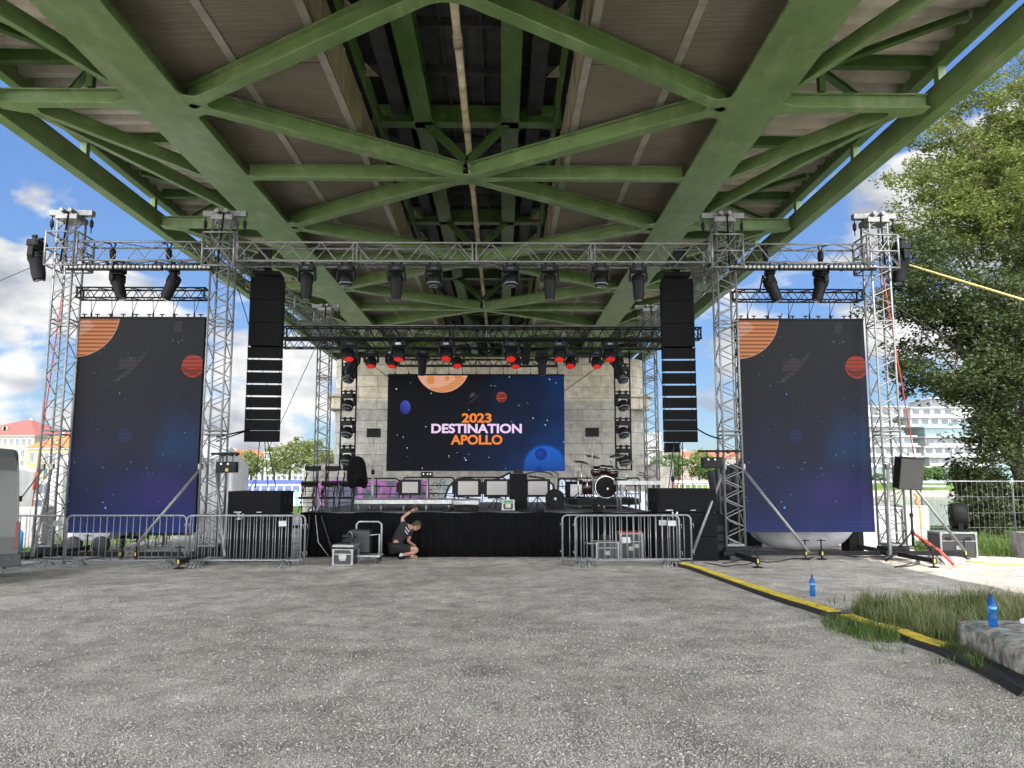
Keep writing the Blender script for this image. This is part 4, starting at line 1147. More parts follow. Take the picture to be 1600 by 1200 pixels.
M_or1 = emi('planet_orange', (0.72, 0.30, 0.12), E, 0.18); M_or2 = emi('planet_pink', (0.80, 0.40, 0.28), E, 0.12); M_or3 = emi('planet_crater', (0.66, 0.26, 0.07), E)
M_os = emi('planet_orange_side', (0.62, 0.23, 0.09), E, 0.62); M_osp = emi('planet_pale_side', (0.66, 0.33, 0.22), E, 0.5); M_rim = emi('planet_rim', (0.68, 0.36, 0.22), E)
M_rd = emi('planet_red', (0.38, 0.055, 0.03), E, 0.45); M_rdk = emi('planet_red_dark', (0.18, 0.025, 0.015), E, 0.2)
M_bl = emi('planet_blue', (0.07, 0.10, 0.62), E, 0.1, [(0.035, 0.05, 0.34), (0.006, 0.008, 0.05)], ((0.22, 0, 0.2), (-0.25, 0, -0.2)))
M_bb = emi('planet_big_blue', (0.01, 0.13, 0.66), E, 0.15, [(0.012, 0.11, 0.50), (0.008, 0.06, 0.30)], ((0, 0, 0.75), (0.0, 0, -0.2)))
M_bbd = emi('planet_blue_dark', (0.004, 0.035, 0.28), E, 0.2); M_glow = emi('planet_halo', (0.006, 0.06, 0.30), E, 0.1)
M_star = emi('star', (0.75, 0.80, 0.9), E * 1.1); M_starb = emi('star_blue', (0.12, 0.35, 0.85), E * 1.1); M_dim = emi('planet_dim', (0.020, 0.028, 0.085), E, 0.4)
M_sat = emi('saturn_grey', (0.075, 0.06, 0.065), E, 0.3)
M_sats = emi('saturn_dim', (0.045, 0.038, 0.042), E, 0.4)
M_txo = emi('letter_orange', (0.90, 0.24, 0.035), E * 1.1); M_txw = emi('letter_pale', (0.86, 0.64, 0.90), E * 1.1)
def disc_part(name, m, parent, x, z, r, off, clip=None, n=28, rz_=1.0):
    g = MB(); vs = []
    for i in range(n):
        a = 2 * PI * i / n; xx, zz = x + r * math.cos(a), z + r * rz_ * math.sin(a)
        if clip: xx = min(max(xx, clip[0]), clip[1]); zz = min(max(zz, clip[2]), clip[3])
        vs.append((xx - x, 0, zz - z))
    g.add(vs, [tuple(range(n))])
    return g.build(name, m, parent, (x, -off, z))
def screen_box(label, cx, Y, z0, W_, H_, m, group):
    t = thing('led_screen', label, 'screen', (cx, Y, z0), 0, group)
    g = MB(); g.box((0, 0.06, H_ / 2), (W_, 0.1, H_)); g.build('cabinet', M_blk, t)
    g = MB(); g.add([(-W_ / 2, -.004, 0), (W_ / 2, -.004, 0), (W_ / 2, -.004, H_), (-W_ / 2, -.004, H_)], [(0, 1, 2, 3)]); g.build('display', m, t)
    g = MB(); g.box((0, 0.05, H_ + 0.03), (W_ + 0.02, 0.12, 0.05)); g.build('top_bar', M_blk, t)
    return t
def stars(t, lst, W_, H_, off=0.012):
    for x, z, r, b in lst:
        if not (-W_ / 2 + r < x < W_ / 2 - r and r < z < H_ - r): continue
        g = MB(); g.add([(r * math.cos(2 * PI * i / 8), 0, r * math.sin(2 * PI * i / 8)) for i in range(8)], [tuple(range(8))])
        g.build('star', M_starb if b else M_star, t, (x, -off, z))
# --- centre
CY = 26.0
xa, xb = ax(605, CY, 660), ax(882, CY, 660)
CW = xb - xa; cz0, cz1 = az(736, CY), az(587, CY); CH = cz1 - cz0
cs = screen_box('wide centre screen showing planets and the words Destination Apollo', (xa + xb) / 2, CY, cz0, CW, CH, M_scr_c, None)
def uvc(zx, zy):      # zoomed picture coordinates (1600 x 883 over 290 x 160 px) to the screen's own metres
    u = (zx - 32) / (1556 - 32); v = (zy - 34) / (860 - 34)
    return ((u - .5) * CW, (1 - v) * CH)
kx = CW / 1524
clipc = (-CW / 2, CW / 2, 0, CH)
x, z = uvc(503, -50)
g = MB(); n = 40
def cap(g, x, z, r, off, clip, x0=0, z0=0):
    """disc clipped by the screen edges"""
    pts = []
    for i in range(72):
        a = 2 * PI * i / 72; px_, pz_ = x + r * math.cos(a), z + r * math.sin(a)
        if clip[0] <= px_ <= clip[1] and clip[2] <= pz_ <= clip[3]: pts.append((px_, pz_, a))
    # close with corner points inside the disc
    for cx_, cz_ in ((clip[0], clip[2]), (clip[1], clip[2]), (clip[1], clip[3]), (clip[0], clip[3])):
        if (cx_ - x) ** 2 + (cz_ - z) ** 2 < r * r: pts.append((cx_, cz_, 0))
    for zz in (clip[2], clip[3]):
        if abs(zz - z) < r:
            dx = math.sqrt(r * r - (zz - z) ** 2)
            for px_ in (x - dx, x + dx):
                if clip[0] <= px_ <= clip[1]: pts.append((px_, zz, 0))
    for xx in (clip[0], clip[1]):
        if abs(xx - x) < r:
            dz = math.sqrt(r * r - (xx - x) ** 2)
            for pz_ in (z - dz, z + dz):
                if clip[2] <= pz_ <= clip[3]: pts.append((xx, pz_, 0))
    mx_, mz_ = sum(p[0] for p in pts) / len(pts), sum(p[1] for p in pts) / len(pts)
    pts.sort(key=lambda p: math.atan2(p[1] - mz_, p[0] - mx_))
    g.add([(p[0] - x0, -off, p[1] - z0) for p in pts], [tuple(range(len(pts)))])
    return g
oz_ = z
o = cap(MB(), x, z, 232 * kx, 0.010, clipc).build('planet', M_or2, cs)
def band(name, m, parent, pts, off):
    g = MB(); g.add([(p[0], -off, p[1]) for p in pts], [tuple(range(len(pts)))]); return g.build(name, m, parent)
band('planet_stripe', M_or1, cs, [uvc(*p) for p in ((415, 135), (470, 142), (540, 118), (600, 78), (700, 45), (690, 72), (650, 120), (585, 162), (505, 181), (440, 172), (385, 148))], 0.013)
for zx, zy, r in ((402, 72, 36), (543, 60, 22)):
    a_, b2 = uvc(zx, zy); disc_part('crater', M_or3, cs, a_, b2, r * kx, 0.015, clipc)
a_, b2 = uvc(640, 40); cap(MB(), a_, b2, 34 * kx, 0.0155, clipc).build('crater', M_or3, cs)
a_, b2 = uvc(184, 312); disc_part('planet', M_bl, cs, a_, b2, 46 * kx, 0.010, clipc, rz_=1.3)
a_, b2 = uvc(1014, 222); disc_part('planet', M_rd, cs, a_, b2, 46 * kx, 0.010, clipc)
for q in (((975, 215), (1010, 222), (1055, 208), (1040, 200), (1000, 206)), ((990, 250), (1020, 240), (1050, 238), (1034, 262), (1012, 268))):
    band('planet_stripe', M_rdk, cs, [uvc(*p) for p in q], 0.013)
band('ringed_planet', M_sat, cs, [uvc(*p) for p in ((735, 235), (742, 200), (765, 182), (785, 192), (790, 205))], 0.010)
band('planet_ring', M_sat, cs, [uvc(*p) for p in ((710, 290), (780, 232), (838, 180), (800, 225), (760, 258))], 0.012)
a_, b2 = uvc(1385, 815)
cap(MB(), a_, b2, 182 * kx, 0.008, clipc).build('planet_halo', M_glow, cs)
cap(MB(), a_, b2, 168 * kx, 0.010, clipc, a_, b2).build('planet', M_bb, cs, (a_, 0, b2))
for zx, zy, r in ((1352, 715, 52), (1335, 845, 22)):
    c1, c2 = uvc(zx, zy); cap(MB(), c1, c2, r * kx, 0.013, clipc).build('crater', M_bbd, cs)
c1, c2 = uvc(1345, 712); disc_part('crater', M_glow, cs, c1, c2, 26 * kx, 0.016, clipc)
stars(cs, [uvc(a, b) + (r * .9 * kx, False) for a, b, r in ((106,152,7),(407,190,5),(364,479,5),(121,552,4),(172,570,5),(207,662,5),(339,836,5),(563,730,5),(569,742,3),(698,748,5),(710,766,7),(907,743,4),(1050,838,4),(1285,405,6),(1408,423,5),(1390,464,6),(1162,293,4),(1430,66,6),(1081,46,5),(923,121,4),(957,124,3),(731,333,4),(1101,434,4),(1484,96,4),(1549,610,5),(634,702,3),(737,716,3),(1240,274,3),(228,97,3),(214,735,3))], CW, CH)
for txt, m_, zy, w_, h_ in (('2023', M_txo, 404, 256, 81), ('DESTINATION', M_txw, 495, 776, 82), ('APOLLO', M_txo, 592, 442, 84)):
    a_, b2 = uvc(800, zy); o = text_mesh(txt, .5, 'lettering', m_, cs, (a_, -0.014, b2), off=0.016); fit(o, w_ * kx, h_ * kx)
for k in range(13):                                                  # hooks up to the small truss
    x = (k + .5) / 13 * CW - CW / 2
    g = MB(); g.tube((x, 0.05, CH + 0.05), (x, -0.3, az(572, YS) - cz0), 0.008, 5); g.box((x, 0.05, CH + 0.08), (0.04, 0.05, 0.06)); g.build('hanger', M_blkm, cs)
# --- sides
SH0, SH1 = az(832, SY), az(500, SY)
SHh = SH1 - SH0
sst = [(749,669,4.5,1),(780,707,1.5,0),(850,700,1.3,0),(852,728,1.2,0),(845,763,1.2,0),(1110,702,1.5,0),(1187,660,1.5,0),(473,707,1.4,0),(653,615,2,0),(607,897,2,0),(930,810,1.6,0),(975,792,2,1),(1157,798,1.6,0),(1151,916,2.2,0),(461,1100,2.8,0),(643,1131,2.8,0),(627,1132,1.6,0),(620,1103,2,1),(789,1141,3.4,1),(812,1100,2.6,0),(910,1135,2.4,0),(1014,1053,2.4,0),(1063,1038,1.8,0),(1114,1121,2,0),(920,1173,1.8,0),(948,1168,1.4,0),(881,1190,1.4,0),(536,1267,2.6,1),(416,1315,4,1),(421,1337,2.2,0),(699,1299,2.2,0),(634,1345,3.2,0),(651,1379,7.5,1),(691,1357,2.6,1),(982,1341,2.4,0),(427,1236,2,0),(527,1180,1.4,0),(402,1403,1.6,0),(513,1475,1.6,0),(757,302,1.8,0),(660,378,1.4,0),(628,422,1.8,0),(805,418,1.8,0),(820,447,1.5,0),(760,448,1.5,0),(653,521,1.6,0),(596,541,2.2,0),(743,583,1.8,0),(1083,332,2.8,0),(1120,345,2.2,0),(1143,332,2.4,0)]
for side, p0, p1 in (('left', 110, 312), ('right', 1157, 1358)):
    xa, xb = ax(p0, SY, 665), ax(p1, SY, 665)
    SW = xb - xa
    t = screen_box('tall %s screen showing stars with a striped orange planet in its corner' % side, (xa + xb) / 2, SY, SH0, SW, SHh, M_scr_s, 'tall side screens')
    # zoom space: x of the left screen at height y; the screen spans (487..1280 at top, 380..1205 at bottom) x (797..2130)
    def uvs(zx, zy):
        v = (zy - 195) / (1530 - 195)
        xl, xr = 497 + (380 - 497) * v, 1285 + (1205 - 1285) * v
        u = (zx - xl) / (xr - xl)
        return ((u - .5) * SW, (1 - v) * SHh)
    cl = (-SW / 2, SW / 2, 0, SHh); k_ = SW / 800
    cx_, cz_ = -SW / 2 - 0.02, SHh + 0.1
    R_ = 268 * k_
    cap(MB(), cx_, cz_, R_ * 1.012, 0.009, cl).build('planet_rim', M_rim, t)
    cap(MB(), cx_, cz_, R_, 0.012, cl).build('planet', M_os, t)
    band('planet_stripe', M_osp, t, [uvs(*p) for p in ((496, 330), (520, 300), (580, 260), (640, 215), (600, 200), (520, 205), (498, 240))], 0.014)
    a_, b2 = uvs(645, 175); cap(MB(), a_, b2, 75 * k_, 0.016, cl).build('crater', M_os, t)
    a_, b2 = uvs(1208, 496); cap(MB(), a_, b2, 72 * k_, 0.010, cl).build('planet', M_rd, t)
    band('planet_stripe', M_rdk, t, [uvs(*p) for p in ((1142, 500), (1190, 520), (1258, 510), (1262, 530), (1200, 560), (1150, 530))], 0.013)
    a_, b2 = uvs(780, 935); disc_part('planet', M_dim, t, a_, b2, 44 * k_, 0.010, cl)
    band('ringed_planet', M_sats, t, [uvs(*p) for p in ((740, 520), (750, 470), (800, 440), (860, 440), (870, 480), (840, 510))], 0.010)
    band('planet_ring', M_sats, t, [uvs(*p) for p in ((700, 595), (800, 520), (960, 360), (900, 450), (810, 550), (730, 600))], 0.011)
    band('comet', M_sats, t, [uvs(*p) for p in ((1100, 212), (1150, 212), (1140, 280), (1095, 282))], 0.0105)
    stars(t, [(*uvs(a, b), r * .9 * k_, c) for a, b, r, c in sst], SW, SHh)
    zt = az(466, SY) - SH0
    for k in range(6):
        x = -SW / 2 + 0.28 + k * (SW - 0.55) / 5
        g = MB()
        g.tube((x, 0.05, SHh + 0.04), (x, 0.05, SHh + 0.16), 0.02, 6); g.tube((x, 0.05, SHh + 0.15), (x - 0.01, 0, zt), 0.007, 5); g.tube((x, 0.05, SHh + 0.15), (x + 0.14, 0, zt), 0.007, 5)
        g.build('hanger', M_blkm, t)
    for k in range(10):
        x = -SW / 2 + 0.12 + k * (SW - 0.24) / 9
        g = MB(); g.tube((x, 0.05, SHh + 0.04), (x, 0.05, SHh + 0.11), 0.014, 6); g.box((x, 0.05, SHh + 0.12), (0.1, 0.04, 0.02)); g.build('handle', M_blkm, t)
    for k in range(14):                                              # notched side seams of the panel column
        z = 0.2 + k * (SHh - 0.3) / 13
        g = MB(); g.box((SW / 2 + 0.012 if side == 'left' else -SW / 2 - 0.012, 0.06, z), (0.03, 0.07, 0.14)); g.build('latch', M_blk, t)
    g = MB(); xs_ = (SW / 2 - 0.06) if side == 'left' else (-SW / 2 + 0.03)
    g.path([(xs_ * 1.035, 0.12, SHh), (xs_ * 1.05, 0.14, SHh * .5), (xs_ * 1.04, 0.14, -0.5)], 0.012, 5); g.build('power_cable', M_rope, t)

# ================================================================== STAGE
FY = 18.1
SX0, SX1 = ax(468, FY, 840), ax(1022, FY, 840)
STH = 1.02
stage = thing('stage_platform', 'long low stage of dark decks under the lighting trusses', 'stage', (0, FY, 0))
nd = 5
for j in range(4):
    for i in range(nd):
        w_ = (SX1 - SX0) / nd
        rep('deck', lambda g: g.box((0, 0, 0), (w_ - 0.012, 1.99, 0.1)), M_grate, stage, (SX0 + w_ * (i + .5), 0.08 + 1.0 + 2.0 * j, STH - 0.05), 'deck')
for x in [SX0 + 0.2 + i * (SX1 - SX0 - 0.4) / 5 for i in range(6)]:
    for y in (0.25, 2.1, 4.1, 6.1, 7.9):
        rep('leg', lambda g: g.tube((0, 0, 0), (0, 0, STH - 0.1), 0.03, 8), M_alud, stage, (x, y, 0), 'sleg')
# skirt: pleated black cloth with a slightly wavy hem line
vs, fs = [], []
n = 170
for i in range(n + 1):
    x = SX0 + (SX1 - SX0) * i / n
    yy = FY + 0.03 * math.sin(i * 1.7) + 0.012 * math.sin(i * 0.61)
    vs += [(x, yy * 1.0, 0.01), (x, yy, 0.5), (x, FY + 0.02 * math.sin(i * 1.7), STH + 0.0 + 0.012 * math.sin(i * 0.23))]
for i in range(n):
    a = 3 * i; fs += [(a, a + 3, a + 4, a + 1), (a + 1, a + 4, a + 5, a + 2)]
g = MB(); g.add(vs, fs, True); sk = g.build('stage_skirt', M_cloth)
so = sk.modifiers.new('solid', 'SOLIDIFY'); so.thickness = 0.006
tag(sk, 'long black cloth skirt hanging along the front of the stage', 'stage skirt')
# low grey riser with aluminium legs, left half of the stage
RY = FY + 0.9
def riser(label, px0, px1, pyt, Y, dep, group, legs=4):
    a, b_ = at(px0, pyt, Y), at(px1, pyt, Y)
    t = thing('riser', label, 'riser', (a.x, Y, STH), 0, group)
    H_ = a.z - STH
    g = MB(); g.box(((b_.x - a.x) / 2, dep / 2, H_ - 0.05), (b_.x - a.x, dep, 0.1)); g.build('deck', M_alud, t, bevel=0.005)
    for k in range(legs):
        for y in (0.08, dep - 0.08):
            x = 0.08 + k * (b_.x - a.x - 0.16) / (legs - 1)
            g = MB(); g.tube((x, y, 0), (x, y, H_ - 0.1), 0.025, 8); g.build('leg', M_alu, t)
    return t
riser('long grey riser on legs left of centre behind the crouching person', 554, 706, 781, RY, 1.6, 'risers on the stage', 5)
riser('second grey riser on legs continuing towards the centre of the stage', 707, 748, 782, RY + .3, 1.6, 'risers on the stage', 2)
riser('high narrow grey platform on tubes in front of the drum kit', 965, 1034, 751, FY + 0.6, 0.7, 'high platform', 3)
# wedges, cases and boxes on stage
def wedge(label, pxa, pxb, pyt, Y):
    a, b_ = at(pxa, pyt, Y), at(pxb, pyt, Y)
    W_ = b_.x - a.x; H_ = a.z - STH
    t = thing('stage_monitor', label, 'stage monitor', (a.x + W_ / 2, Y, STH), 0, 'wedge monitors at the stage edge')
    g = MB(); g.prism([(0, 0), (0.42, 0), (0.46, H_ * .35), (0.1, H_), (0, H_)], -W_ / 2, W_ / 2, Matrix(((0, 0, 1, 0), (1, 0, 0, 0), (0, 1, 0, 0), (0, 0, 0, 1)))); g.build('cabinet', M_cab, t, bevel=0.012)
    g = MB(); g.box((0, -0.006, H_ * .5), (0.2, 0.01, 0.06)); g.build('handle', M_blkm, t)
wedge('black wedge monitor at the stage edge just right of the crouching person', 711, 746, 790, FY + 0.25)
wedge('black wedge monitor at the stage edge below the tall black speaker', 812, 850, 795, FY + 0.25)
wedge('small black wedge monitor near the centre of the stage', 690, 706, 793, FY + 0.5)
def flightcase(name, label, c, d, rz=0, group=None, top=True, m=M_case):
    t = thing(name, label, 'flight case', c, rz, group)
    g = MB(); g.box((0, 0, d[2] / 2), (d[0] - 0.02, d[1] - 0.02, d[2] - 0.02)); g.build('panel', m, t)
    g = MB(); r = 0.022
    X, Yd, Z = d[0] / 2, d[1] / 2, d[2]
    for sx in (-X, X):
        for sy in (-Yd, Yd): g.box((sx * 0.97, sy * 0.97, Z / 2), (r * 1.6, r * 1.6, Z))
        for z in (0.012, Z - 0.012): g.box((sx * 0.975, 0, z), (r * 1.5, d[1] * 0.93, r))
    for sy in (-Yd, Yd):
        for z in (0.012, Z - 0.012): g.box((0, sy * 0.975, z), (d[0] * 0.93, r * 1.5, r))
        g.box((0, sy * 0.985, Z * 0.68), (d[0] * 0.93, r, r * 0.9))
    g.build('edge_trim', M_casealu, t)
    for sx in (-1, 1):
        for z in (0.03, Z - 0.03):
            g = MB(); g.box((sx * X * 0.95, -Yd * 1.0, z), (0.055, 0.03, 0.055)); g.build('corner', M_casealu, t)
    g = MB(); g.box((0, -Yd - 0.004, Z * 0.42), (0.13, 0.012, 0.09)); g.build('latch', M_casealu, t)
    return t
c = at(794, 790, FY + .9)
t = flightcase('flight_case', 'small pale edged case with green and red front beside the tall black speaker', (c.x, FY + .9, STH + 0.02), (0.28, 0.3, 0.25))
g = MB(); g.box((0, -0.156, 0.19), (0.2, 0.006, 0.045)); g.build('green_panel', mat('case_green', (0.03, 0.25, 0.06), 0.5, 0, .1, 5), t)
g = MB(); g.box((0.0, -0.156, 0.13), (0.08, 0.006, 0.06)); g.build('red_panel', mat('case_red', (0.45, 0.04, 0.02), 0.5, 0, .1, 5), t)
a = at(810, 740, FY + 1.2)
t = thing('speaker_cabinet', 'tall narrow black speaker standing under the right part of the centre screen', 'speaker', (a.x, FY + 1.2, STH))
g = MB(); g.box((0, 0.2, (a.z - STH) / 2), (0.44, 0.4, a.z - STH)); g.build('cabinet', M_cab, t, bevel=0.012)
g = MB(); g.box((0, -0.006, (a.z - STH) / 2), (0.40, 0.01, a.z - STH - 0.06)); g.build('grille', M_grille, t)
g = MB(); g.box((0, 0.15, a.z - STH + 0.05), (0.24, 0.12, 0.09)); g.build('lamp_box', M_blkm, t)
# white-faced panels on stands
for i, (pxa, pxb, pyt, pyb) in enumerate(((629, 653, 753, 770), (716, 747, 752, 773), (761, 792, 752, 773), (825, 855, 752, 773))):
    Y = FY + 2.6 + 0.2 * (i % 2)
    a, b_ = at(pxa, pyt, Y), at(pxb, pyb, Y)
    W_, H_ = b_.x - a.x, a.z - b_.z
    t = thing('panel_light', 'pale fronted black framed panel, %s from left below the centre screen' % ('first', 'second', 'third', 'fourth')[i], 'panel light', (a.x + W_ / 2, Y, STH), 0, 'pale fronted panels on stands')
    zc_ = (a.z + b_.z) / 2 - STH
    g = MB(); g.box((0, 0, zc_), (W_ + 0.16, 0.08, H_ + 0.12)); g.box((-W_ / 2 - .12, 0.0, zc_), (.08, .1, H_ * .9)); g.build('frame', M_blkm, t, bevel=0.01)
    g = MB(); g.box((0, -0.043, zc_), (W_, 0.008, H_)); g.build('diffuser', mat('diffuser', (0.34, 0.32, 0.30), 0.5, 0, 0.04, 3), t)
    g = MB(); g.tube((0, 0.02, 0.2), (0, 0.02, zc_ - H_ / 2), 0.018, 8); g.build('pole', M_blkm, t)
    for k in range(3):
        a2 = 2 * PI * k / 3 + .4; g = MB(); g.tube((0, 0.02, 0.3), (0.3 * math.cos(a2), 0.3 * math.sin(a2), 0.0), 0.012, 6); g.build('leg', M_blkm, t)
# black guard rails at the back of the stage
for i, (pxa, pxb, pyt) in enumerate(((553, 624, 748), (630, 710, 746), (717, 790, 746), (872, 884, 748), (892, 960, 747), (978, 1000, 747))):
    Y = FY + 7.6
    a, b_ = at(pxa, pyt, Y), at(pxb, pyt, Y)
    W_, H_ = b_.x - a.x, a.z - STH
    t = thing('guard_rail', 'black tube guard rail at the back of the stage, %s from the left' % ordn[i], 'railing', (a.x, Y, STH), 0, 'black guard rails')
    g = MB(); r = 0.12
    pts = [(0, 0, 0), (0, 0, H_ - r)] + [(r - r * math.cos(R(q)), 0, H_ - r + r * math.sin(R(q))) for q in (30, 60, 90)] + [(W_ - r + r * math.sin(R(q)), 0, H_ - r + r * math.cos(R(q))) for q in (0, 30, 60, 90)] + [(W_, 0, 0)]
    g.path(pts, 0.024, 8); g.build('frame', M_blkm, t)
    for f in (0.35, 0.68):
        g = MB(); g.tube((0, 0, H_ * f), (W_, 0, H_ * f), 0.018, 6); g.build('bar', M_blkm, t)
    if W_ > 1.2:
        g = MB(); g.tube((W_ / 2, 0, 0), (W_ / 2, 0, H_), 0.018, 6); g.build('bar', M_blkm, t)
# round fans on stage
def fan(label, px, py, Y, r, z0, group=None, rz=0):
    c = at(px, py, Y)
    t = thing('drum_fan', label, 'fan', (c.x, Y, z0), rz, group)
    zc_ = max(r + 0.04, c.z - z0)
    g = MB(); g.lathe([(r * .92, -0.16), (r, -0.13), (r, 0.13), (r * .92, 0.16)], 28, (0, 0, zc_), (PI / 2, 0, 0)); g.build('housing', M_blk, t)
    for rr in (0.3, 0.55, 0.8):
        g = MB(); g.path([(r * rr * math.cos(2 * PI * k / 24), -0.17, zc_ + r * rr * math.sin(2 * PI * k / 24)) for k in range(25)], 0.007, 5); g.build('guard_ring', M_blkm, t)
    g = MB(); g.lathe([(r * .16, 0), (r * .14, .02)], 14, (0, -0.165, zc_), (PI / 2, 0, 0)); g.build('hub', M_galv, t)
    g = MB(); g.box((0, 0, 0.03), (r * 1.5, 0.42, 0.05)); g.box((-r * .8, 0, zc_ * .5), (.04, .1, zc_ * .9)); g.box((r * .8, 0, zc_ * .5), (.04, .1, zc_ * .9)); g.build('foot', M_blk, t)
    return t
fan('black round fan standing on stage left of the drum kit', 867, 780, FY + 1.5, 0.24, STH)
fan('small black round lamp at the front edge of the drum riser', 934, 797, FY + .5, 0.11, STH)
# flood lamps on tall stands
def flood(label, px, pyl, Y, z0, bw=0.26, mp=M_pole, feet=True):
    c = at(px, pyl, Y)
    t = thing('flood_light', label, 'flood light', (c.x, Y, z0), 0, 'flood lights on tall stands')
    h = c.z - z0
    g = MB(); g.tube((0, 0, 0), (0, 0, h * .45), 0.032, 10); g.tube((0, 0, h * .45), (0, 0, h - .14), 0.022, 10); g.build('pole', mp, t)
    g = MB(); g.lathe([(0.045, 0), (0.05, .03), (0.05, .09), (0.04, .12)], 10, (0, 0, h * .45)); g.build('collar', M_blkm, t)
    g = MB(); g.path([(-bw * .62, 0, h), (-bw * .62, 0, h - .15), (bw * .62, 0, h - .15), (bw * .62, 0, h)], 0.012, 6); g.build('yoke', M_pole, t)
    g = MB(); g.box((0, 0, h), (bw * 1.1, 0.16, bw * .68)); g.box((0, -0.07, h + bw * .36), (bw * 1.15, 0.2, 0.012)); g.build('lamp_head', M_blkm, t, bevel=0.008)
    g = MB(); g.box((0, -0.083, h), (bw * .9, 0.006, bw * .5)); g.build('glass', M_blk, t)
    for k in range(3):
        a2 = 2 * PI * k / 3 + .5; g = MB(); g.tube((0, 0, 0.35), (0.35 * math.cos(a2), 0.35 * math.sin(a2), 0.0), 0.014, 6); g.build('leg', mp, t)
flood('black flood light on a white pole left of the centre screen', 584, 677, FY + 2.6, STH, .32)
flood('black flood light on a white pole right of the centre screen', 925, 676, FY + 2.6, STH, .32)
flood('black flood light on a short stand below the right speaker column', 1050, 700, FY + 2.4, STH, .36, M_alud)
t = thing('par_light', 'small black lamp with lit looking lenses under the left half of the centre screen', 'lamp', tuple(at(667, 742, FY + 2)))
g = MB(); g.box((0, 0, 0), (0.3, 0.16, 0.15)); g.build('body', M_blkm, t, bevel=.02)
for xx in (-.08, .03, .1):
    g = MB(); g.lathe([(.025, 0), (.02, .01)], 10, (xx, -0.08, 0.02), (PI / 2, 0, 0)); g.build('lens', M_lampw, t)
g = MB(); g.tube((0.02, 0, -0.07), (0.02, 0, STH - at(667, 742, FY + 2).z + 0.0), 0.02, 8); g.build('pole', M_pole, t)
# drum kit on its riser
DY = FY + 2.2
a, b_ = at(889, 790, DY), at(1001, 790, DY)
t = thing('drum_riser', 'low black rounded riser carrying the drum kit', 'riser', ((a.x + b_.x) / 2, DY, STH))
g = MB(); hwd = (b_.x - a.x) / 2; g.prism([(p[0], p[1]) for p in rounded(hwd, 1.8, .3, 5)], 0.1, 0.26); g.build('deck', M_blkm, t, bevel=.01)
g = MB(); g.prism([(p[0] * .99, p[1] * .99) for p in rounded(hwd, 1.8, .3, 5)], 0.262, 0.268); g.build('carpet', M_rub, t)
for xx in (-.7, 0, .7):
    g = MB(); g.lathe([(.05, -.03), (.05, .03)], 10, (hwd * xx, .15, .05), (0, PI / 2, 0)); g.build('castor', M_galv, t)
RZ = STH + 0.268
M_chr = mat('chrome', (0.45, 0.45, 0.45), 0.15, 1.0, 0.05, 20); M_drum = mat('drum_shell_red', (0.022, 0.004, 0.004), 0.35, 0, 0.3, 10, coat=.3); M_dh = mat('drum_head_black', (0.005, 0.005, 0.005), 0.5, 0, .2, 10, spec=.1)
M_cym = mat('cymbal_dark', (0.16, 0.14, 0.10), 0.4, 0.8, .15, 10)
bc = at(947, 773, DY + .3)
kit = thing('drum_kit', 'drum kit with black bass drum and chrome stands on the riser', 'drum kit', (bc.x, DY + .3, RZ))
bz = max(0.29, bc.z - RZ)
def drum(name, c, r, d, rot, m=M_drum):
    g = MB(); g.lathe([(r, 0), (r, d)], 22, c, rot); o = g.build(name, m, kit)
    g = MB(); g.lathe([(r * 1.02, -.015), (r * 1.02, .012), (r, .013)], 22, c, rot); g.build('hoop', M_chr, o)
    g = MB(); g.lathe([(r * .99, -.02), (r * .99, -.016)], 22, c, rot); g.build('drum_head', M_dh, o)
    return o
bo = drum('bass_drum', (0, 0, bz), 0.285, 0.4, (-PI / 2, 0, 0))
g = MB(); g.lathe([(.03, 0), (.03, .002)], 12, (.04, -.024, bz - .04), (PI / 2, 0, 0)); g.build('badge', M_lampw, bo)
for x, z, r in ((-.24, .52, .13), (-.06, .57, .11), (.12, .55, .12), (.22, .5, .14)):
    drum('tom', (x, .05, bz + z - .25), r, .18, (-.5, 0, 0)) if False else drum('tom', (x, .05, bz + z - .02), r, -.2, (.35, 0, 0))
drum('floor_tom', (-.46, .2, bz + .16), .17, -.34, (0, 0, 0)); drum('snare_drum', (.42, .35, bz + .22), .17, -.13, (0, 0, 0))
for x, y, h, r in ((-.62, .3, .95, .2), (-.3, .35, 1.1, .2), (.36, .3, 1.12, .22), (.62, .4, .95, .2)):
    g = MB(); g.tube((x, y, 0.2), (x, y, h), .012, 6)
    for k in range(3):
        a2 = 2 * PI * k / 3 + x; g.tube((x, y, .28), (x + .22 * math.cos(a2), y + .22 * math.sin(a2), 0.0), .01, 5)
    o = g.build('cymbal_stand', M_chr, kit)
    g = MB(); g.lathe([(r, 0), (r * .3, .018), (.03, .035)], 20, (x, y, h), (.25, .15 * (1 if x < 0 else -1), 0)); g.build('cymbal', M_cym, o)
for sx in (-.33, .33):
    g = MB(); g.tube((sx * .8, .1, bz), (sx * 1.2, -.05, 0.0), .01, 5); g.build('spur', M_chr, kit)
for p_, q_ in (((-.5, .0, .62), (-.5, .0, 0.02)), ((.5, .1, .5), (.62, .0, 0.02))):
    g = MB(); g.tube(p_, q_, .012, 6); g.build('drum_leg', M_chr, kit)
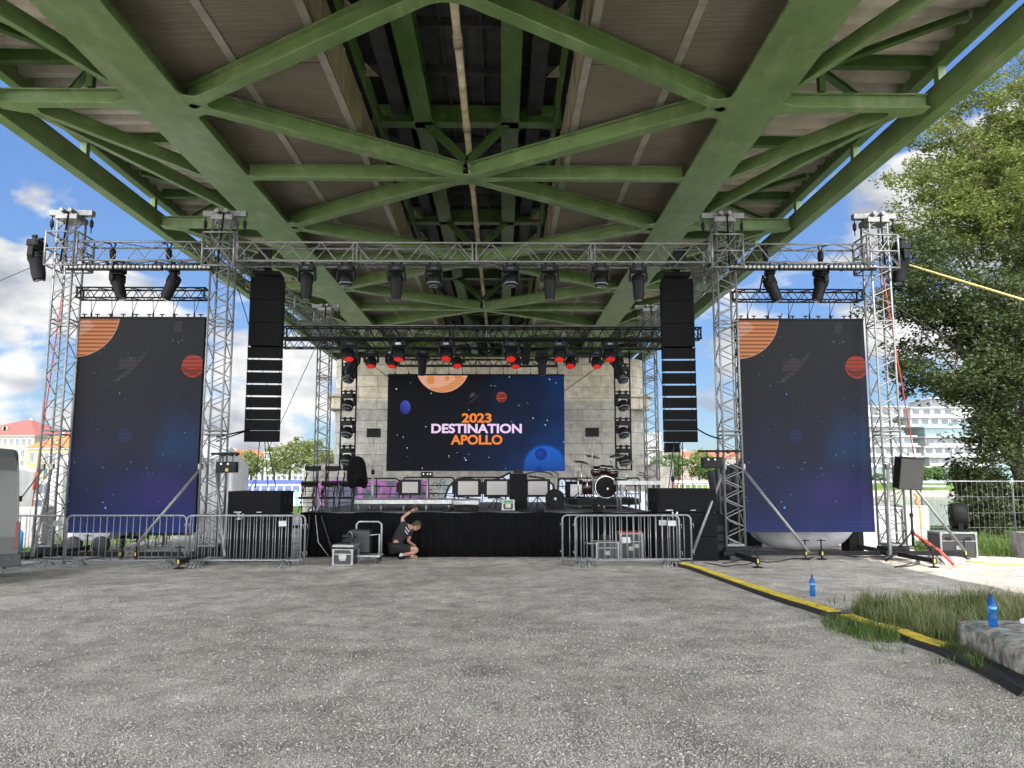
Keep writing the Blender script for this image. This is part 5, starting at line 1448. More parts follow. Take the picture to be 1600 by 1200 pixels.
for i, (x, y, z1, z2, lab) in enumerate(((-.95, .1, .25, .9, 'left'), (.35, -.35, .3, 1.0, 'right'))):
    t = thing('microphone_stand', 'chrome microphone boom stand %s of the bass drum' % lab, 'microphone stand', (bc.x + x * .8, DY + .1, RZ), 0, 'microphone stands')
    g = MB(); g.tube((0, 0, 0.02), (0, 0, .7), .012, 6); g.build('pole', M_chr, t)
    g = MB(); g.tube((0, 0, .7), (.3 * (1 if x < 0 else -.6), .1, z2), .009, 6); g.build('boom', M_chr, t)
    for k in range(3):
        a2 = 2 * PI * k / 3; g = MB(); g.tube((0, 0, .15), (.25 * math.cos(a2), .25 * math.sin(a2), 0), .009, 5); g.build('leg', M_chr, t)
c = at(900, 781, DY + .5)
t = thing('guitar_amplifier', 'small black amplifier with grey cloth front left of the drums', 'amplifier', (c.x, DY + .5, RZ))
g = MB(); g.box((0, .15, .22), (.5, .3, .44)); g.build('cabinet', M_cab, t, bevel=.012)
g = MB(); g.box((0.03, -.005, .2), (.36, .01, .32)); g.build('grille', M_alud, t)
# stacked tall black chairs, left end of the stage
def chair(label, x, y, z):
    t = thing('folding_chair', label, 'chair', (x, y, z), 0, 'tall black folding chairs stacked two high')
    for s in (-1, 1):
        g = MB(); g.tube((s * .23, -.18, 0), (s * .17, .2, .78), .016, 6); g.build('leg', M_blkm, t)
        g = MB(); g.tube((s * .23, .24, 0), (s * .19, -.05, .62), .016, 6); g.build('leg', M_blkm, t)
        g = MB(); g.path([(s * .19, .1, .6), (s * .21, .16, .9), (s * .23, .2, 1.02)], .015, 6); g.build('back_post', M_blkm, t)
    g = MB(); g.prism([(-.25, -.22), (.25, -.22), (.23, .18), (-.23, .18)], .42, .49); g.build('seat', M_blk, t, bevel=.01)
    vs = []
    g = MB()
    for k in range(7):
        u = (k / 6 - .5) * 2; yy = .2 + .05 * (1 - u * u); dz = .03 * (1 - u * u)
        vs += [(u * .27, yy, .99), (u * .27, yy, .85 - dz), (u * .27, yy + .02, .99), (u * .27, yy + .02, .85 - dz)]
    fs = []
    for k in range(6):
        a_ = 4 * k; b2 = a_ + 4
        fs += [(a_, b2, b2 + 1, a_ + 1), (a_ + 2, a_ + 3, b2 + 3, b2 + 2), (a_, a_ + 2, b2 + 2, b2), (a_ + 1, b2 + 1, b2 + 3, a_ + 3)]
    fs += [(0, 1, 3, 2), (24, 26, 27, 25)]
    g.add(vs, fs); g.build('backrest', M_blk, t)
    for z_ in (.16, .3):
        g = MB(); g.tube((-.22, -.16, z_), (.22, -.16, z_), .012, 6); g.build('rung', M_blkm, t)
    return t
chY = FY + 0.5
for i, px in enumerate((480, 512, 540)):
    c = at(px, 800, chY)
    chair('lower black chair in the %s stack at the left end of the stage' % ('left', 'middle', 'right')[i], c.x, chY - .05, STH).scale = (.72,) * 3
    chair('upper black chair in the %s stack at the left end of the stage' % ('left', 'middle', 'right')[i], c.x + .05, chY + .08, STH + 0.37).scale = (.72,) * 3
# black covered item hanging over the right chair stack: jacket
c = at(556, 735, chY)
g = MB()
prof = [(.05, .56), (.14, .52), (.2, .40), (.22, .2), (.24, 0.0), (.2, -.1), (.12, -.06)]
g.lathe(prof, 18, (0, 0, 0))
for i, v in enumerate(g.v):
    a_ = math.atan2(v[1], v[0]); r_ = 1 + .12 * math.sin(3 * a_ + 2 * v[2]) + .07 * math.sin(7 * a_)
    g.v[i] = (v[0] * r_ + .10 * max(0, .3 - v[2]), v[1] * .6 * r_, v[2] - (.12 * math.sin(2 * a_) if v[2] < .1 else 0))
o = g.build('jacket', M_cloth, None, (c.x, chY, c.z - .22)); tag(o, 'black jacket draped over the right stack of chairs', 'jacket')
for i in range(3):
    g = MB(); c = at(487 + 9 * i, 790, chY - .2)
    g.path([(c.x, chY - .25, STH + .42), (c.x + .1, chY - .28, STH + .2), (c.x - .05 + .05 * i, chY - .3, STH + .05), (c.x + .05, FY - .06, STH - .1), (c.x + .02 + .12 * i, FY - .1, .35), (c.x + .4 * (i > 0), FY - .15, 0.04)], 0.016 if i != 1 else 0.011, 6)
    tag(g.build('hanging_cable', M_rope if i != 1 else M_pole), ('thick black cable hanging down the left end of the stage', 'pale thin cable curving from the stage down to the case', 'black cable hanging nearest the crouching person')[i], 'cable')
# ================================================================== BARRIERS
def barrier(label, px0, px1, Y, plate=None):
    xa, xb = ax(px0, Y, 850), ax(px1, Y, 850)
    W_ = xb - xa
    t = thing('crowd_barrier', label, 'crowd barrier', (xa, Y, 0), random.uniform(-.01, .01), 'grey steel crowd barriers')
    zb, zt, r = 0.13, 1.04, 0.10
    pts = [(0, 0, 0.05), (0, 0, zt - r)] + [(r - r * math.cos(R(q)), 0, zt - r + r * math.sin(R(q))) for q in (22, 45, 67, 90)] + [(W_ - r + r * math.sin(R(q)), 0, zt - r + r * math.cos(R(q))) for q in (0, 22, 45, 67, 90)] + [(W_, 0, 0.05)]
    g = MB(); g.path(pts, 0.019, 8); g.tube((0, 0, zb), (W_, 0, zb), 0.017, 8); g.build('frame', M_galv, t)
    n = 17
    for k in range(n):
        rep('bar', lambda g: g.tube((0, 0, zb), (0, 0, zt), 0.0085, 6), M_galv, t, (W_ * (k + 1) / (n + 1), random.uniform(-.004, .004), 0), 'bbar')
    for f in (0.12, 0.86):
        g = MB(); g.path([(W_ * f, -0.30, 0.01), (W_ * f, -0.06, zb), (W_ * f, 0.06, zb), (W_ * f, 0.30, 0.01)], 0.016, 6)
        g.path([(W_ * f + .09, -0.26, 0.01), (W_ * f + .02, 0, zb)], 0.014, 6); g.path([(W_ * f - .09, -0.26, 0.01), (W_ * f - .02, 0, zb)], 0.014, 6); g.build('foot', M_galv, t)
    for z in (0.3, 0.86):
        g = MB(); g.path([(W_, 0, z), (W_ + .05, 0, z), (W_ + .05, 0, z - .09)], 0.008, 5); g.build('hook', M_galv, t)
        g = MB(); g.path([(0, 0, z), (-.045, 0, z + .01), (-.045, 0, z - .02), (0, 0, z - .02)], 0.008, 5); g.build('eye', M_galv, t)
    if plate is not None:
        g = MB(); g.box((W_ * plate, -0.014, zt - 0.16), (0.16, 0.006, 0.11)); g.build('plate', M_alud, t)
BYY = 16.25
barrier('leftmost grey barrier, its left end hidden by the grey van', -84, 100, BYY, .93)
barrier('grey barrier below the left tall screen', 103, 289, BYY)
barrier('grey barrier in front of the black subwoofer numbered 26, nearer of two', 290, 470, BYY - .05, .84)
barrier('grey barrier close behind another, in front of the subwoofer numbered 26', 296, 476, BYY + .12)
barrier('grey barrier right of the stage front, nearer of the overlapping two', 899, 1062, BYY - .08, .93)
barrier('grey barrier right of the stage front, farther of the overlapping two', 879, 1080, BYY + .14, .78)

# ================================================================== SUBWOOFERS
for side, px0, px1, nums, yt in (('left', 355, 438, '26', 767), ('right', 1027, 1120, '14', 763)):
    Y = 17.15
    xa, xb = ax(px0, Y, 800), ax(px1, Y, 800); W_ = xb - xa
    zt = az(yt, Y); h = zt / 3
    for k in range(3):
        t = thing('subwoofer', '%s black subwoofer in the stack %s of the stage%s' % (('bottom', 'middle', 'top')[k], side, ', numbered ' + nums if k == 1 else ''), 'subwoofer', ((xa + xb) / 2, Y, h * k), 0, 'stacked black subwoofers')
        D = 1.05
        g = MB(); g.box((0, D / 2, h / 2), (W_, D, h - 0.012)); g.build('cabinet', M_cab, t, bevel=0.012)
        g = MB(); g.box((0, -0.008, h / 2), (W_ - .1, 0.014, h - .1)); g.build('grille', M_grille, t)
        s = 1 if side == 'left' else -1
        for yy in (.3, .7):
            g = MB(); g.box((s * (W_ / 2 + .004), yy, h * .55), (.012, .18, .11)); g.build('handle', M_blkm, t)
        if k == 1: text_mesh(nums, 0.17, 'number', M_white, t, ((-.28 if side == 'left' else -.28), -0.02, h * .90), off=.006)
        if k == 2:
            g = MB(); g.box((-W_ * .3, -.017, .05), (.16, .004, .02)); g.box((W_ * .1, -.017, .05), (.12, .004, .012)); g.build('badge', M_alud, t)
t = thing('amplifier_rack', 'black amplifier rack leaning against the right subwoofers beside the tower', 'rack', (ax(1128, 17.3, 840), 17.35, 0))
g = MB(); g.box((0, .2, .5), (.36, .4, 1.0)); g.build('cabinet', M_cab, t, bevel=.01)
for z in (.3, .5, .7):
    g = MB(); g.box((0, -.005, z), (.3, .012, .14)); g.build('amplifier', M_blkm, t)

# ================================================================== CASES, CARTS in front of the skirt
c = gnd(541, 884)
t = flightcase('flight_case', 'small pale edged black flight case on the gravel by the black skirt', (c.x - .06, c.y + .25, 0), (.42, .44, .34), -.12)
g = MB(); g.box((0, 0, .40), (.46, .46, .06)); g.build('lid', M_casealu, t, bevel=.01)
g = MB(); g.box((0, -.228, .19), (.16, .006, .11)); g.build('label_plate', M_pole, t)
t = thing('cable_coil', 'black cable and tool pile lying on the small flight case', 'cable', (c.x, c.y + .27, .43))
g = MB(); rs = random.Random(9)
pts = []
for k in range(60):
    a_ = k * .55; rr = .12 + .04 * math.sin(k * .37); pts.append((rr * math.cos(a_), rr * math.sin(a_), .03 + .0028 * k + .01 * rs.random()))
g.path(pts, .012, 5); g.build('cable', M_rub, t)
g = MB(); g.path([(.05, -.05, .1), (.09, -.09, .2), (.02, -.1, .27), (-.04, -.06, .2)], .012, 6); g.build('hook', M_galv, t)
c = gnd(566, 882)
t = thing('trolley', 'grey metal hand trolley with raised frame standing by the black skirt', 'trolley', (c.x, c.y + .35, 0))
g = MB(); g.path([(-.25, .25, .15), (-.25, .25, .8), (-.2, .25, .86), (.24, .25, .86), (.3, .25, .8), (.3, .25, .15)], .02, 6); g.build('push_frame', M_alud, t)
g = MB(); g.box((.05, 0, .16), (.6, .5, .04)); g.build('platform', M_alud, t, bevel=.008)
for sx in (-.2, .3):
    for sy in (-.2, .2):
        g = MB(); g.lathe([(.06, -.02), (.06, .02)], 14, (sx, sy, .06), (0, PI / 2, 0)); g.build('wheel', M_rub, t)
g = MB(); g.path([(.33, -.22, .15), (.33, -.22, .62), (.12, -.22, .6)], .018, 6); g.build('side_post', M_pole, t)
g = MB(); g.box((-.12, .12, .45), (.42, .3, .5)); o = g.build('storage_box', M_case, None, (c.x, c.y + .35, 0), bevel=.03)
tag(o, 'dark plastic box standing on the hand trolley by the skirt', 'box')
c = gnd(952, 880)
t = flightcase('flight_case', 'low grey edged flight case behind the overlapping right barriers', (c.x, c.y + .6, 0), (.5, .4, .42), .1)
g = MB(); g.box((-.32, 0, .38), (.28, .3, .02)); g.box((.3, 0, .38), (.16, .3, .02)); g.build('side_rail', M_casealu, t)
t = thing('cable_coil', 'loose black cables lying on the low case behind the right barriers', 'cable', (c.x, c.y + .6, .43))
g = MB(); g.path([(.1 * math.cos(k * .6), .1 * math.sin(k * .6), .02 + .003 * k) for k in range(40)], .011, 5); g.build('cable', M_rub, t)
c = gnd(993, 878)
t = flightcase('flight_case', 'upright black case with pale paper behind the overlapping right barriers', (c.x, c.y + .75, 0), (.52, .5, .58), 0)
g = MB(); g.box((-.12, -.256, .43), (.19, .004, .13)); g.build('paper', M_white, t)
g = MB(); g.box((.1, -.258, .3), (.15, .012, .09)); g.build('handle', M_casealu, t)
g = MB(); g.box((0, 0, .595), (.54, .52, .02)); g.build('red_cover', mat('red_cover', (.35, .05, .05), .6, 0, .2, 6), t)

# ================================================================== PERSON
def skinned(name, chains, m, parent, root=0, sub=2, smooth=True):
    """chains: list of lists of (x, y, z, r); points that coincide are merged"""
    V, E_, Rr, idx = [], [], [], {}
    def vid(p):
        k = (round(p[0], 4), round(p[1], 4), round(p[2], 4))
        if k not in idx: idx[k] = len(V); V.append(p[:3]); Rr.append(p[3])
        return idx[k]
    for ch in chains:
        ids = [vid(p) for p in ch]
        for a_, b2 in zip(ids, ids[1:]): E_.append((a_, b2))
    me = bpy.data.meshes.new(name); me.from_pydata(V, E_, []); me.materials.append(m)
    o = bpy.data.objects.new(name, me); COL.objects.link(o); o.parent = parent
    md = o.modifiers.new('skin', 'SKIN'); md.use_smooth_shade = True
    sb = o.modifiers.new('sub', 'SUBSURF'); sb.levels = sub; sb.render_levels = sub
    if not me.skin_vertices: me.skin_vertices.new()
    for i, sv in enumerate(me.skin_vertices[0].data):
        r_ = Rr[i]; sv.radius = (r_, r_) if not isinstance(r_, tuple) else r_
        sv.use_root = (i == root)
    return o
PYY = 17.66
c = at(636, 873, PYY)
person = thing('person', 'crouching person in black shirt and shorts lifting the black stage skirt', 'person', (c.x, PYY, 0))
mpx = PYY / 1200
def pp(px, py, y, r):
    v = at(px, py, PYY); return (v.x - c.x, y, v.z, r)
hip = pp(617, 853, .0, .125); 
pel = pp(619, 851, 0, .13); sp1 = pp(622, 842, .0, .125); sp2 = pp(628, 832, .0, .14); ch = pp(634, 825, 0, .125); nk = pp(642, 823, .01, .052); hd0 = pp(646.5, 822.5, .02, .07)
shL = pp(631, 818, -.12, .055); elL = pp(629.5, 808.5, -.10, .040); wrL = pp(643, 798.2, .0, .027); haL = pp(646.5, 796.2, .02, .027)
shR = pp(641, 831, .12, .055); elR = pp(636, 846, .16, .042); wrR = pp(643, 850, .06, .028); haR = pp(645, 850.5, .03, .028)
hL = pp(618, 855, -.10, .095); knL = pp(651.5, 857, -.12, .066); kn2 = pp(652.5, 860, -.12, .06); clf = pp(640, 864, -.11, .055); anL = pp(629.5, 866.5, -.10, .036); ftL = pp(626, 870, -.10, .04); toL = pp(633, 874, -.12, .034)
hR = pp(619, 855, .12, .09); knR = pp(650, 861, .16, .065); anR = pp(642, 868.5, .14, .038); ftR = pp(643, 871.5, .12, .038); toR = pp(650, 873.2, .10, .03)
fingers = []
for k in range(4):                                                   # left hand grips the cloth edge
    dy = (k - 1.5) * .019
    a_ = haL
    fingers.append([a_, (a_[0] + .03, a_[1] + dy, a_[2] + .03 - .003 * abs(k - 1), .0095), (a_[0] + .062, a_[1] + dy * 1.15, a_[2] + .028, .0088), (a_[0] + .078, a_[1] + dy * 1.1, a_[2] + .004, .008), (a_[0] + .07, a_[1] + dy, a_[2] - .018 + .002 * k, .0075)])
fingers.append([haL, (haL[0] + .01, haL[1] - .04, haL[2] - .008, .0105), (haL[0] + .035, haL[1] - .045, haL[2] - .022, .009), (haL[0] + .055, haL[1] - .03, haL[2] - .026, .008)])
for k in range(4):
    dy = (k - 1.5) * .019; a_ = haR
    fingers.append([a_, (a_[0] + .035, a_[1] + dy, a_[2] - .012, .0095), (a_[0] + .06, a_[1] + dy * 1.1, a_[2] - .034, .0088), (a_[0] + .062, a_[1] + dy, a_[2] - .056, .0078)])
fingers.append([haR, (haR[0] + .012, haR[1] - .042, haR[2] - .01, .0105), (haR[0] + .035, haR[1] - .045, haR[2] - .03, .009)])
head_top = pp(650, 820.5, .03, .088)
body = skinned('body', [[pel, sp1, sp2, ch, nk, hd0], [ch, shL, elL, wrL, haL], [ch, shR, elR, wrR, haR], [pel, hL, knL, kn2, clf, anL, ftL, toL], [pel, hR, knR, anR, ftR, toR]] + fingers, M_skin, person)
# head: egg with brow, nose and jaw, face turned down to the right and away; ear and neck side towards the camera
hc = Vector(pp(650.5, 821.5, .03, 0)[:3])
g = MB(); n1, n2 = 16, 22
fwd = Vector((.70, .55, -.45)).normalized(); upv = Vector((.45, .10, .89)); upv = (upv - fwd * upv.dot(fwd)).normalized(); sd = fwd.cross(upv)
def headpt(f, u, s): return hc + fwd * f + upv * u + sd * s
vs = []
for j in range(n1 + 1):
    th = PI * j / n1
    for i in range(n2):
        ph = 2 * PI * i / n2
        f, s, u = math.sin(th) * math.cos(ph), math.sin(th) * math.sin(ph), math.cos(th)
        rf, rs_, ru = .098, .076, .118
        if u < -.2: k_ = 1 + (u + .2) * .35; f *= k_ if f < 0 else 1 + (u + .2) * .1; s *= k_
        if f > .9 and abs(s) < .22 and -.35 < u < .1: f += .20
        if f > .8 and abs(s) < .45 and .02 < u < .25 and abs(s) > .15: f -= .06
        vs.append(headpt(f * rf, u * ru, s * rs_))
g.add(vs, [(j * n2 + i, j * n2 + (i + 1) % n2, (j + 1) * n2 + (i + 1) % n2, (j + 1) * n2 + i) for j in range(n1) for i in range(n2)], True)
g.build('head', M_skin, person)
M_eye = mat('eye_dark', (.02, .015, .01), .2, 0, .1, 10); M_lip = mat('lips', (.30, .10, .08), .5, 0, .1, 10)
for s in (-.030, .030):
    g = MB(); p = headpt(.090, .012, s); g.lathe([(.004, -.006), (.009, -.002), (.009, .003), (.004, .006)], 10, p, Matrix((sd, upv, fwd)).transposed()); g.build('eye', M_eye, person)
g = MB(); g.path([headpt(.090, -.055, -.022), headpt(.097, -.054, 0), headpt(.090, -.055, .022)], .005, 6); g.build('mouth', M_lip, person)
for s in (-1, 1):
    g = MB(); g.path([headpt(0.0, .022, s * .076), headpt(-.014, .026, s * .086), headpt(-.018, .0, s * .086), headpt(-.006, -.024, s * .078)], .008, 6); g.build('ear', M_skin, person)
g = MB(); vs = []
rs = random.Random(2)
for j in range(9):
    th = PI * .62 * j / 8
    for i in range(n2):
        ph = 2 * PI * i / n2
        f, s, u = math.sin(th) * math.cos(ph), math.sin(th) * math.sin(ph), math.cos(th)
        k_ = 1.07 + .05 * rs.random()
        if f > .35 and u < .45: k_ = .93
        if abs(s) > .7 and u < -.05: k_ = .94
        vs.append(headpt(f * .098 * k_, u * .118 * k_, s * .080 * k_))
g.add(vs, [(j * n2 + i, j * n2 + (i + 1) % n2, (j + 1) * n2 + (i + 1) % n2, (j + 1) * n2 + i) for j in range(8) for i in range(n2)], True)
g.build('hair', M_hair, person)
M_shirt = mat('black_shirt', (.008, .008, .009), .9, 0, .3, 8, .3, 30); M_short = mat('black_shorts', (.006, .006, .008), .9, 0, .3, 8, .3, 30)
def grow(p, k): return (p[0], p[1], p[2], p[3] * k + .012)
def mid(p, q, f, r): return tuple(p[i] + (q[i] - p[i]) * f for i in range(3)) + (r,)
nk2 = mid(ch, nk, .75, .07)
skinned('shirt', [[grow(pel, 1.03), grow(sp1, 1.06), grow(sp2, 1.05), grow(ch, 1.03), nk2], [grow(ch, 1.03), grow(shL, 1.15), mid(shL, elL, .55, .066)], [grow(ch, 1.03), grow(shR, 1.1), mid(shR, elR, .55, .07)]], M_shirt, person)
skinned('shorts', [[grow(pel, 1.0), grow(hL, 1.05), mid(hL, knL, .5, .098), mid(hL, knL, .86, .088)], [grow(pel, 1.0), grow(hR, 1.05), mid(hR, knR, .5, .098), mid(hR, knR, .86, .085)]], M_short, person)
for s, a_, f_, t_ in (('l', anL, ftL, toL), ('r', anR, ftR, toR)):
    skinned('shoe', [[(f_[0] - .055, f_[1], f_[2] + .005, .044), (f_[0] + .01, f_[1], f_[2] - .005, .048), ((f_[0] + t_[0]) / 2, t_[1], max(.045, (f_[2] + t_[2]) / 2), .046), (t_[0] + .03, t_[1], max(.04, t_[2]), .036)]], M_blk if s == 'l' else mat('shoe_tan', (.25, .15, .09), .7, 0, .1, 8), person, sub=2)
    g = MB(); g.tube((a_[0], a_[1], a_[2] + .03), (f_[0] + .005, f_[1], f_[2] + .01), .043, 12); g.build('sock', M_white, person)
g = MB(); rs = random.Random(11)                                     # pale print on the shirt back, too small to read
b0 = Vector(pp(630, 824, -.158, 0)[:3])
ux = (Vector(pp(641, 838, 0, 0)[:3]) - Vector(pp(630, 824, 0, 0)[:3])).normalized(); vx = Vector((ux.z, 0, -ux.x))
if vx.x < 0: vx = -vx
for row, (n_, off) in enumerate(((9, 0.0), (6, .058))):
    for k in range(n_):
        p = b0 + ux * (.022 * k + (.04 if row else 0)) + vx * off + Vector((0, .001 * 0, 0))
        p.y = -.166 + .0
        hh = rs.uniform(.014, .024)
        g.add([p, p + ux * .014, p + ux * .014 + vx * hh, p + vx * hh], [(0, 1, 2, 3)])
g.build('shirt_print', M_white, person)
g = MB(); v_ = Vector(wrL[:3]); d_ = (Vector(wrL[:3]) - Vector(elL[:3])).normalized(); g.tube(v_ - d_ * .035, v_ - d_ * .012, .034, 12); g.build('wristband', M_blk, person)

# ================================================================== CABLE RAMPS
rp_pts = [(1060, 883), (1088, 890), (1118, 901), (1146, 911), (1180, 923), (1216, 935), (1244, 944), (1272, 952), (1305, 963), (1322, 968), (1352, 979), (1386, 988), (1404, 992), (1440, 1006), (1482, 1019), (1530, 1040), (1572, 1060), (1625, 1090)]
kinds = ['y', 'y', 'y', 'y', 'y', 'y', 'y', 'y', 'k', 'y', 'y', 'y', 'y', 'y', 'k', 'k', 'k']
wpx = []
prev = None
P = [gnd(*p) for p in rp_pts]
nn = 0
labs = ['at the right end of the overlapping barriers', 'just right of the overlapping barriers', 'third from the barriers', 'fourth from the barriers', 'fifth from the barriers', 'sixth from the barriers', 'left of the standing blue bottle', 'right before the plain black ramp in the gravel']
for i in range(len(P) - 1):
    a_, b2 = P[i], P[i + 1]
    d = (b2 - a_); L_ = d.length; d.normalize()
    rz = math.atan2(d.y, d.x)
    lab = ('yellow lidded cable ramp section ' + labs[i]) if i < 8 else ('plain black cable ramp between gravel and grass clump' if i == 8 else
        ('yellow lidded cable ramp overgrown by grass, ' + ('its farthest end', 'middle part', 'nearer part', 'by the small gap', 'nearest yellow one by the concrete block')[i - 9] if i < 14 else 'black cable ramp beside the concrete block, ' + ('farthest of three', 'middle of three', 'nearest of three, leaving the picture')[i - 14]))
    t = thing('cable_ramp', lab, 'cable ramp', a_, rz, 'cable ramps crossing the gravel')
    Lx = L_ - .012
    wd, hh = .16, .055
    prof = [(-wd, 0), (-wd * .7, hh * .93), (-wd * .62, hh), (wd * .62, hh), (wd * .7, hh * .93), (wd, 0)]
    vs = [(0, p[0], p[1]) for p in prof] + [(Lx, p[0], p[1]) for p in prof]; n = len(prof)
    g = MB(); g.add(vs, [tuple(range(n)), tuple(reversed(range(n, 2 * n)))] + [(k, k + n, (k + 1) % n + n, (k + 1) % n) for k in range(n)])
    g.build('rubber_body', M_rub, t)
    if kinds[i] == 'y':
        g = MB(); g.prism([(.01, -.095), (Lx - .01, -.095), (Lx - .01, .095), (.01, .095)], hh + .001, hh + .014)
        for k in range(int(Lx / .06)): g.box((.03 + k * .06, 0, hh + .0155), (.02, .16, .003))
        g.build('lid', M_yel, t)
    else:
        g = MB()
        for k in range(3): g.box((Lx / 2, -.05 + .05 * k, hh + .003), (Lx - .02, .022, .006))
        g.build('groove_rib', M_rub, t)

# ================================================================== CONCRETE BLOCK, BOTTLES, CUP
bc_ = [gnd(1497, 1010), gnd(1497 + 130, 1092)]
M_blkc = mat('old_concrete', (0.27, 0.25, 0.215), 0.95, 0, 0.4, 9, 1.0, 26, spec=.2)
N, L, b = base_of(M_blkc)
tc = N.new('ShaderNodeTexCoord'); nz = N.new('ShaderNodeTexNoise'); nz.inputs['Scale'].default_value = 7; nz.inputs['Detail'].default_value = 8; nz.inputs['Roughness'].default_value = .65
L.new(tc.outputs['Object'], nz.inputs['Vector'])
rp = N.new('ShaderNodeValToRGB'); rp.color_ramp.elements[0].position = .56; rp.color_ramp.elements[1].position = .62; L.new(nz.outputs['Fac'], rp.inputs[0])
mx = N.new('ShaderNodeMixRGB'); mx.inputs[2].default_value = (.12, .27, .27, 1); L.new(rp.outputs[0], mx.inputs[0]); L.new(b.inputs['Base Color'].links[0].from_socket, mx.inputs[1]); L.new(mx.outputs[0], b.inputs['Base Color'])
A = gnd(1497, 1010)
zb_ = .30
B_ = gnd(1603, 1062)
dx = (B_ - A).normalized(); dy = Vector((-dx.y, dx.x, 0))
if dy.x < 0: dy = -dy
nxk, nyk, nzk = 26, 14, 6
Lb, Wb = 2.3, 1.5
from mathutils import noise as mnoise
def blockpt(u, v, w_):
    """u,v,w in 0..1"""
    rnd = .13
    x, y, z = u * Lb, v * Wb, w_ * zb_
    ex = min(u * Lb, (1 - u) * Lb); ey = min(v * Wb, (1 - v) * Wb); e = min(ex, ey)
    if w_ > .5: z -= max(0, .045 - e * .55) * (w_ - .5) * 2
    q = Vector((x, y, z)) * 3.1
    dn = mnoise.noise(q) * .035 + mnoise.noise(q * 3) * .014
    if w_ >= 1: return A + dx * x + dy * y + Vector((0, 0, z + dn * .5))
    cx = Vector((u - .5, v - .5, 0))
    return A + dx * (x + (dn if ex < .01 else 0)) + dy * (y + (dn if ey < .01 else 0) + (.05 * math.sin(u * 9) if v == 0 else 0)) + Vector((0, 0, z - .03 * (w_ == 0)))
g = MB(); vs = []; 
for j in range(nyk + 1):
    for i in range(nxk + 1): vs.append(blockpt(i / nxk, j / nyk, 1))
g.add(vs, [(j * (nxk + 1) + i, j * (nxk + 1) + i + 1, (j + 1) * (nxk + 1) + i + 1, (j + 1) * (nxk + 1) + i) for j in range(nyk) for i in range(nxk)], True)
ring = [(i / nxk, 0) for i in range(nxk)] + [(1, j / nyk) for j in range(nyk)] + [(1 - i / nxk, 1) for i in range(nxk)] + [(0, 1 - j / nyk) for j in range(nyk)]
vs = []
for k in range(nzk + 1):
    for u, v in ring: vs.append(blockpt(u, v, k / nzk))
n = len(ring)
g.add(vs, [(k * n + i, k * n + (i + 1) % n, (k + 1) * n + (i + 1) % n, (k + 1) * n + i) for k in range(nzk) for i in range(n)], True)
tag(g.build('concrete_block', M_blkc), 'worn concrete block with teal paint scrawls in the right foreground', 'concrete block')
M_bot = bpy.data.materials.new('bottle_blue'); M_bot.use_nodes = True
_b = M_bot.node_tree.nodes['Principled BSDF']; _b.inputs['Base Color'].default_value = (.02, .20, .60, 1); _b.inputs['Roughness'].default_value = .08; _b.inputs['Transmission Weight'].default_value = .75; _b.inputs['IOR'].default_value = 1.2; _b.inputs['Alpha'].default_value = .9
def bottle(label, loc, h=.32):
    t = thing('water_bottle', label, 'bottle', loc, random.uniform(0, 3), 'blue plastic bottles')
    k = h / .32
    prof = [(.030, 0), (.040, .006), (.042, .03), (.040, .05), (.042, .07), (.041, .09), (.036, .11), (.034, .125), (.037, .14), (.042, .165), (.042, .20), (.040, .22), (.030, .255), (.016, .285), (.014, .30)]
    g = MB(); g.lathe([(r * k, z * k) for r, z in prof], 20); g.build('body', M_bot, t)
    g = MB(); g.lathe([(.017 * k, .297 * k), (.017 * k, .318 * k), (.014 * k, .32 * k)], 14); g.build('cap', mat('cap_blue', (.01, .03, .12), .4, 0, .1, 10), t)
    g = MB(); g.lathe([(.0428 * k, .168 * k), (.0428 * k, .198 * k)], 20); g.build('label_band', mat('label_pale', (.10, .30, .62), .4, 0, .3, 40), t)
    return t
p = gnd(1270, 932); bottle('blue plastic bottle standing alone on the gravel near the cable ramp', p, .325)
def on_block(px, py):
    d = ray(px, py); t_ = (zb_ - CAM_H) / d.z; return Vector((d.x * t_, d.y * t_, zb_))
p = on_block(1552, 979); bottle('blue plastic bottle standing on the worn concrete block', p, .33)
p = on_block(1594, 976)
t = thing('plastic_cup', 'clear white plastic cup lying on the concrete block at the right edge', 'cup', p + Vector((.02, 0, .035)))
g = MB(); g.lathe([(.026, 0), (.036, .1), (.038, .102)], 16, (0, 0, 0), (0, PI / 2, .3)); g.build('body', mat('clear_plastic', (.8, .8, .82), .2, 0, .05, 5), t)

# ================================================================== RIGHT SIDE: tripod speaker, fan on case, cabinet, fence
Y = 16.9
c = at(1420, 741, Y); 
t = thing('tripod_speaker', 'black speaker box on a tripod in front of the right outer tower', 'speaker', (c.x, Y, 0))
W_, H_ = 40 / 1200 * Y, 49 / 1200 * Y
g = MB(); g.prism([(-W_ / 2, 0), (W_ / 2, 0), (W_ * .38, .34), (-W_ * .38, .34)], -H_ / 2, H_ / 2); o = g.build('cabinet', M_cab, t, (0, -.12, c.z), bevel=.012, rot=(.16, .05, .10))
g = MB(); g.box((0, -.008, 0), (W_ - .03, .014, H_ - .03)); g.build('grille', mat('grille_dusty', (.03, .028, .026), .8, 0, .3, 90), o)
g = MB(); g.tube((0, 0, .35), (.02, 0, c.z - H_ / 2 + .05), .02, 8); g.tube((0, 0, .35), (0, 0, 1.0), .028, 8); g.build('pole', M_blkm, t)
g = MB(); g.lathe([(.04, 0), (.045, .04), (.03, .08)], 10, (0, 0, .98)); g.lathe([(.04, 0), (.045, .04), (.03, .08)], 10, (0, 0, .62)); g.build('collar', M_blkm, t)
